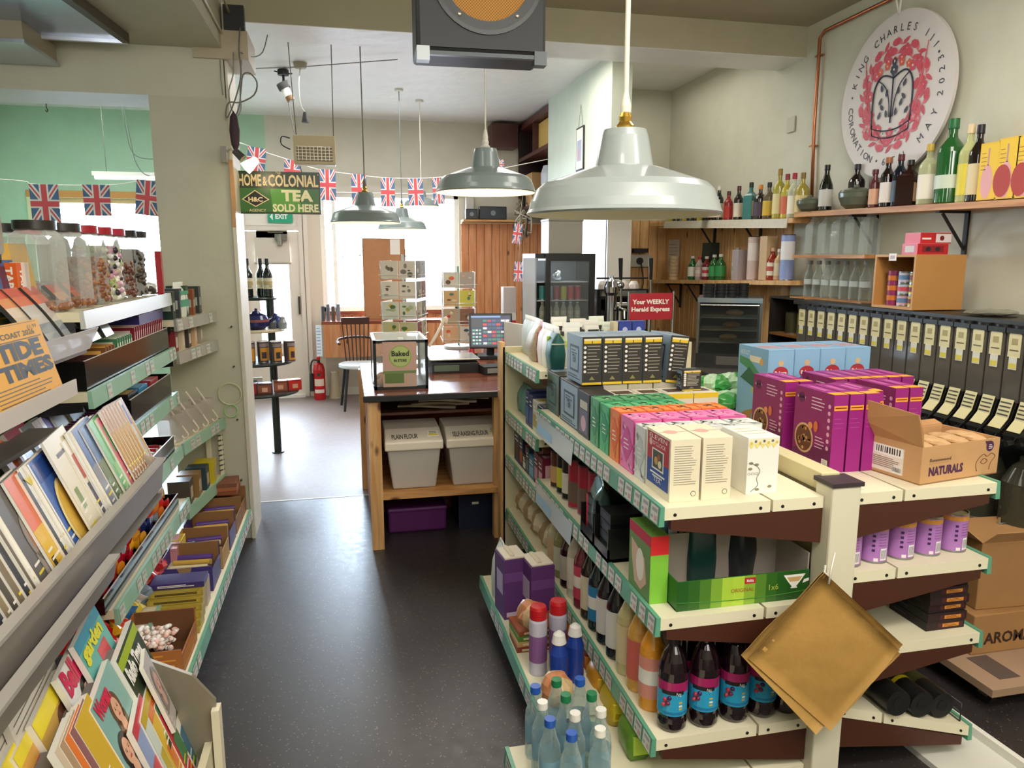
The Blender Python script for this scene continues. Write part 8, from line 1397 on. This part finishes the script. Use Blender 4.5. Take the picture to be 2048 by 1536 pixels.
t = thing('steel_urn', 'shiny steel teapots clustered at the left of the coffee machine', 'teapot', (1.83, 4.99, BZ2 + .0)); m = MB(); m.lathe([(0, 0), (.04, 0), (.04, .4), (.05, .42), (.055, .46), (.04, .50), (.015, .52), (.01, .54), (0, .545)], C('#b9bcc4', .08, 1), 20); m.sph((.06, 0, .47), .035, .035, .03, C('#b9bcc4', .08, 1)); obj('body', m, t)
for i, px in enumerate((1244, 1304)):
    p = PY(px, 600, 4.96); t = thing('beer_tap', f'chrome beer tap with tall black lever, {["left", "right"][i]} of the two', 'beer tap', (p.x, 4.98 if False else 5.0, BZ2)); m = MB(); m.cyl((0, 0, 0), (0, 0, .34), .02, CHROME, n=14); m.cyl((0, 0, .3), (0, -.1, .3), .014, CHROME, n=12); m.cyl((0, -.09, .3), (0, -.10, .24), .01, CHROME, n=10); m.cyl((-.05, 0, .33), (.05, 0, .33), .02, CHROME, n=14); obj('spout', m, t); m = MB(); m.cyl((0, -.02, .34), (-.01, -.03, .52), .009, CHROME, n=10); m.cyl((-.01, -.03, .51), (-.018, -.04, .66), .012, BLK, .016, 12); obj('lever', m, t)
t = thing('newspaper_stand', 'red newspaper sign with white lettering on a thin metal stand', 'sign', (1.58, 4.1, 0)); m = MB(); z0 = PY(1262, 640, 4.1).z; w = PY(1345, 600, 4.1).x - PY(1260, 600, 4.1).x; x0 = PY(1260, 600, 4.1).x - 1.58; h = .155; m.box(x0, 0, z0, x0 + w, .008, z0 + h, C('#a81c2c', .4)); f = Face((x0, 0, z0), (1,0,0), (0,0,1), w, h); f.text(m, 'Your WEEKLY', .06, .60, .026, WH, w * .86, bold=.035); f.text(m, 'Herald Express', .04, .32, .026, WH, w * .9, bold=.035); obj('sign_panel', m, t)
m = MB(); m.cyl((x0 - .008, .004, 0), (x0 - .008, .004, z0 + h + .01), .004, CHROME, n=8); m.cyl((x0 + w + .008, .004, 0), (x0 + w + .008, .004, z0 + h + .01), .006, CHROME, n=8); m.box(x0 - .02, -.1, 0, x0 + w + .02, .15, .012, BLK2); m.box(x0 - .01, .0, .5, x0 + w + .01, .12, .51, BLK2); obj('stand', m, t)
# heated display cabinet
t = thing('warming_cabinet', 'steel and glass food warming cabinet with wire shelves on the bar', 'cabinet', (2.21, 4.42, .8855), -.5); w, d, h = .40, .36, .45; m = MB(); ST = C('#7a7a76', .25, .9); m.box(0, 0, 0, w, d, .09, C('#2a2928', .3)); m.box(.13, -.002, .02, .3, 0, .075, C('#5a5854', .4)); m.box(0, 0, h - .03, w, d, h, C('#a9b4ba', .15, .8))
for a, b in ((0, 0), (w - .016, 0), (0, d - .016), (w - .016, d - .016)): m.box(a, b, .09, a + .016, b + .016, h - .03, ST)
m.box(.016, d - .01, .09, w - .016, d - .004, h - .03, C('#2c2622', .6)); obj('case', m, t); m = MB(); m.box(.016, .004, .09, w - .016, .008, h - .03, glass('#9aa09c', .04)); m.box(.003, .016, .09, .007, d - .016, h - .03, glass('#9aa09c', .05)); m.cyl((.02, -.012, h - .045), (w - .02, -.012, h - .045), .006, CHROME); obj('glass_door', m, t)
for z in (.16, .24, .32): m = MB(); m.box(.016, .012, z, w - .016, .018, z + .006, CHROME); [m.box(.02, .03 + .03 * k, z, w - .02, .034 + .03 * k, z + .004, CHROME) for k in range(10)]; obj('wire_shelf', m, t)
m = MB(); m.cyl((.33, -.002, .045), (.33, -.02, .045), .016, BLK, n=14); m.cyl((.38, -.002, .045), (.38, -.02, .045), .01, BLK, n=12); obj('control_knob', m, t)
for i in range(3): m = MB(); m.sph((0, 0, .02), .06, .05, .022, C(['#a8804a', '#8a6030', '#c9a26a'][i], .6), 12, 6); single('pasty', m, f'pasty on the {["bottom", "middle", "top"][i]} wire shelf of the warming cabinet', 'pasty', (2.46 + .02 * i, 4.46, .8855 + .166 + .08 * i))
for i in range(4): m = MB(); [m.lathe([(.0, .022 * k), (.035, .022 * k), (.038, .022 * k + .02)], BLK2, 14) for k in range(4)]; single('cup_stack', m, f'short stack of black cups on the warming cabinet, {ORD[i]} from the left', 'cups', (2.31 + .082 * i, 4.47, .8855 + .451), 0, 'black cup stacks')
t = thing('dark_shelf_unit', 'dark open shelf unit of jars to the right of the warming cabinet', 'shelves', (2.76, 4.12, .8855)); t.scale = (.72, 1, 1); m = MB(); m.box(0, 0, 0, .3, .012, .44, C('#2c2620', .5)); m.box(0, .34, 0, .3, .352, .44, C('#2c2620', .5)); m.box(.28, .012, 0, .3, .34, .44, C('#2c2620', .5)); m.box(0, .012, .2, .28, .34, .215, PINE_Y); m.box(0, 0, .44, .3, .352, .452, C('#2c2620', .5)); obj('frame', m, t)
for i in range(4): tin('storage_jar', f'olive storage jar on the dark shelf unit, {["lower near", "lower far", "upper near", "upper far"][i]} one', (2.85, 4.20 + .13 * (i % 2), .8855 + (.001 if i < 2 else .2155)), .05, .14, C(['#6a6a34', '#5a4a2a', '#7a7a3a', '#4a4a2c'][i], .3), None, BLK2, cat='jar')
m = MB(); m.box(0, 0, 0, .002, .24, .30, C('#cfc9c4', .6)); f = FACE('l', 0, 0, 0, .002, .24, .3); f.lines(m, .1, .9, .1, .9, 8, .005, C('#8a8488'), 1); single('notice_sheet', m, 'white printed notice pinned to the panelling beside the tap levers', 'notice', (2.972, 6.35, 1.45)); m = MB(); m.box(0, 0, 0, .25, .002, .42, C('#c9c4c0', .6)); f = FACE('f', 0, 0, 0, .25, .002, .42); f.lines(m, .1, .9, .3, .95, 10, .005, C('#8a8488'), 1); f.rect(m, .5, 0, 1, .3, C('#5a3a6a')); single('notice_sheet', m, 'white and purple notice on the pine boards behind the coffee machine', 'notice', (2.36, 6.675, 1.28))
t = thing('wall_socket', 'grey electrical box with a cable on the pine boards by the cup stack', 'socket', (2.62, 6.66, 1.50)); m = MB(); m.box(0, -.03, 0, .2, .02, .11, C('#b5b0a2', .4)); m.cyl((.08, -.03, .055), (.08, -.06, .055), .03, BLK2, n=14); m.box(.02, -.05, .13, .16, .01, .17, BLK2); obj('socket', m, t); m = MB(); m.tube([(.09, -.05, .04), (.12, -.05, -.15), (.08, -.04, -.3), (.06, -.03, -.5)], .006, BLK2, 6); m.tube([(.0, 0, .11), (-.01, 0, .45)], .008, C('#6a6458'), 6); obj('cable', m, t)
m = MB(); m.box(-.1, -.012, -.18, .1, 0, .18, BLK2); m.box(-.085, -.014, -.165, .085, -.012, .165, C('#e2ddd4', .5)); m.box(-.055, -.0155, -.1, .055, -.014, .07, C('#9aa0b4', .5)); m.box(-.04, -.0165, -.09, 0, -.0155, .0, C('#b88a9a', .5)); m.v = [(b, -a, c) for a, b, c in m.v]; m.tube([(-.005, -.06, .18), (-.005, 0, .36), (-.005, .06, .18)], .0015, C('#5a554c'), 4); single('framed_picture', m, 'black-framed picture hanging by a string on the pale side wall', 'picture', (1.999, 6.28, 2.50))
# dark cupboards and clutter in the far corner
m = MB(); DB = C('#4a1f16', .4, n=.2, ns=5); t = thing('corner_cupboard', 'dark red-brown open shelves high in the far right corner', 'cupboard', (2.0, 7.36, 2.0)); m.box(.0, 0, 1.0, .43, 1.3, 1.07, DB); m.box(0, 0, .66, .43, 1.3, .70, DB); m.box(0, 0, .12, .43, 1.3, .15, DB); m.box(.41, 0, .12, .43, 1.3, 1.0, C('#6a5a3a', .6)); m.box(0, 1.27, .12, .43, 1.3, 1.0, C('#2a1210', .5)); m.box(0, .6, .70, .43, .63, 1.0, DB); obj('shelves', m, t)
m = MB(); m.box(0, 0, 0, .3, .25, .26, C('#4a1c14', .4)); single('wall_cupboard', m, 'dark brown cupboard on the far wall under the ceiling', 'cupboard', (1.66, 8.5, 2.81))
m = MB(); m.box(0, 0, 0, .3, .45, .28, C('#b8934a', .6)); single('card_box', m, 'tan box on the upper dark shelf in the corner', 'box', (2.06, 7.55, 2.701)); m = MB(); m.box(0, 0, 0, .22, .3, .36, C('#b0895a', .6)); single('card_box', m, 'brown box on the lower dark shelf in the corner', 'box', (2.05, 8.2, 2.151)); m = MB(); m.lathe([(0, 0), (.09, 0), (.095, .3), (.07, .38), (0, .38)], C('#b9bcc4', .3, .3), 18); single('white_jug', m, 'pale grey cylinder on the lower dark shelf in the corner', 'container', (2.13, 7.75, 2.151))
m = MB(); m.box(0, 0, 0, .75, .2, .02, PINE_X); single('high_shelf', m, 'narrow shelf on top of the far wall panelling', 'shelf', (1.33, 8.53, 1.99)); AZ = 2.011
for i, (x, w, h, c, nm) in enumerate(((1.36, .14, .12, '#1d1f24', 'small dark radio on the shelf above the far panelling'), (1.52, .32, .15, '#1a1e28', 'wide black stereo on the shelf above the far panelling'), (1.38, .1, .26, '#b9b0a8', 'pale object behind the small radio'))): m = MB(); m.box(0, 0, 0, w, .08, h, C(c, .35)); (m.cyl((w * .5, -.002, h * .5), (w * .5, -.006, h * .5), h * .2, C('#6a7078', .3, .6), n=12) if i < 2 else None); single('stereo', m, nm, 'stereo', (x, 8.55 if i < 2 else 8.65, AZ), bev=.01)
q = random.Random(3); t = thing('tangled_cables', 'tangle of cables and clutter hanging at the end of the far shelf', 'cables', (2.0, 8.5, 1.95))
for i in range(9): m = MB(); m.tube([(q.uniform(-.1, .12), q.uniform(-.1, .0), q.uniform(-.15, .3)) for k in range(5)], .008, C(['#2a2826', '#8a7a60', '#c9c2b0'][i % 3], .5), 5); obj('cable', m, t)
for i, (px, py) in enumerate(((1037, 468), (1037, 545))): a = PY(px - 8, py - 22, 8.2); fm = MB(); flag_art(fm, .10, .22, 0, 1, 0, -.22); fm.quad((0, .003, -.22), (.1, .003, -.22), (.1, .003, 0), (0, .003, 0), C('#2f4a8c')); fm.tube([(.05, .002, 0), (.05, .002, .25), (.05, .002, .30)], .003, C('#c9c2b0'), 4); single('union_flag', fm, f'narrow hanging union flag against the far panelling, {["upper", "lower"][i]} one', 'flag', a, (0, .15 - .1 * i, -.5), 'narrow flags by the far panelling')
t = thing('leaflet_rack', 'small stand of red and white leaflets beside the fridge', 'leaflet stand', (1.20, 5.70, .0)); m = MB(); m.v = []; m.box(0, 0, 1.0, .1, .1, 1.1, C('#c92a34', .4)); m.box(0, 0, 1.1, .1, .1, 1.16, C('#e9e4e0', .4)); m.prism([(-.1, 0, 1.06), (.0, 0, 1.0), (.06, 0, 1.1)], (0, .01, 0), C('#d98a2a', .4)); m.box(0, 0, 1.16, .1, .1, 1.36, C('#c9bdb8', .5)); m.box(.02, .02, .89, .08, .08, 1.0, BLK2); obj('stand', m, t)
# ================================================================== FLOOR GOODS AT LOWER RIGHT
t = thing('hand_trolley', 'flat wooden platform trolley on the floor by the right wall', 'trolley', (2.16, 1.95, 0)); m = MB(); m.box(0, 0, .07, .55, .85, .10, C('#a88a70', .5)); m.box(.08, .05, .10, .17, .2, .102, C('#5a4a42', .7)); obj('platform', m, t, bev=.012)
for a, b in ((.06, .08), (.49, .08), (.06, .76), (.49, .76)): m = MB(); m.cyl((a - .012, b, .035), (a + .012, b, .035), .035, BLK2, n=14); m.box(a - .016, b - .02, .03, a + .016, b + .02, .07, STEEL); obj('wheel', m, t)
def kraft(label, loc, w, d, h, rot, txt=None, open_=False, c='#a87c4c'):
    t = thing('cardboard_box', label, 'cardboard box', loc, rot); m = MB(); m.box(0, 0, 0, w, d, h, C(c, .75, n=.08, ns=15)); f = FACE('f', 0, 0, 0, w, d, h); l = FACE('l', 0, 0, 0, w, d, h)
    if txt == 'FRAGILE': l.rect(m, .1, .55, .32, .95, C('#e2cfc6')); l.text(m, 'FRAGILE', .30, .58, .035, C('#a02030'), None, 'l', 2, 90, .04); l.rect(m, .6, .4, .8, .55, C('#7a5a34')); l.lines(m, .2, .8, .1, .3, 4, .004, C('#7a5a34'))
    else: f.text(m, txt, .12, .25, .045, C('#3a2416'), None, bold=.03); l.text(m, txt[:5], .3, .3, .02, C('#7a5a34'), None); l.lines(m, .2, .7, .5, .65, 2, .004, C('#7a5a34'))
    obj('box', m, t, bev=.004)
    if open_:
        for p in ([(0, 0, h), (0, d, h), (-.09, d, h + .07), (-.09, 0, h + .07)], [(0, 0, h), (w, 0, h), (w, -.06, h + .06), (0, -.06, h + .06)]): m = MB(); m.prism(p, (.003, 0, .003), CARD2); obj('flap', m, t)
kraft('wide brown cardboard box with dark lettering lying on the trolley', (2.27, 2.16, .1005), .42, .36, .16, 0, 'AROMA'); kraft('tall brown cardboard box with a red FRAGILE label standing on the wide box', (2.31, 2.2, .261), .36, .26, .27, -.06, 'FRAGILE', True)
m = MB(); m.box(0, 0, 0, .3, .22, .31, C('#141414', .5)); m.box(.02, -.001, .04, .12, 0, .2, C('#3a3a38')); m.box(.03, -.002, .05, .11, -.001, .19, C('#141414')); f = FACE('f', 0, 0, 0, .3, .22, .31); f.text(m, 'Harihold', .5, .1, .022, C('#c9c2b8'), .12); single('black_sack', m, 'black packed sack with pale lettering on the floor beneath the shelves', 'sack', (1.44, 1.95, 0), bev=.02)
m = MB(); m.prism([(0, 0, 0), (.02, 0, .02), (.02, .5, .02), (0, .5, 0)], (0, 0, .0), WH); m = MB(); m.box(0, 0, 0, .26, .36, .02, C('#dcd9cf', .4)); m.box(0, 0, .02, .26, .02, .05, C('#e6e3d9', .4)); m.box(.24, 0, .02, .26, .36, .05, C('#e6e3d9', .4)); m.box(0, .34, .02, .24, .36, .05, C('#e6e3d9', .4)); single('plastic_tray', m, 'shallow white plastic tray on the floor under the lowest sloping shelf', 'tray', (1.76, 1.60, 0), .05)
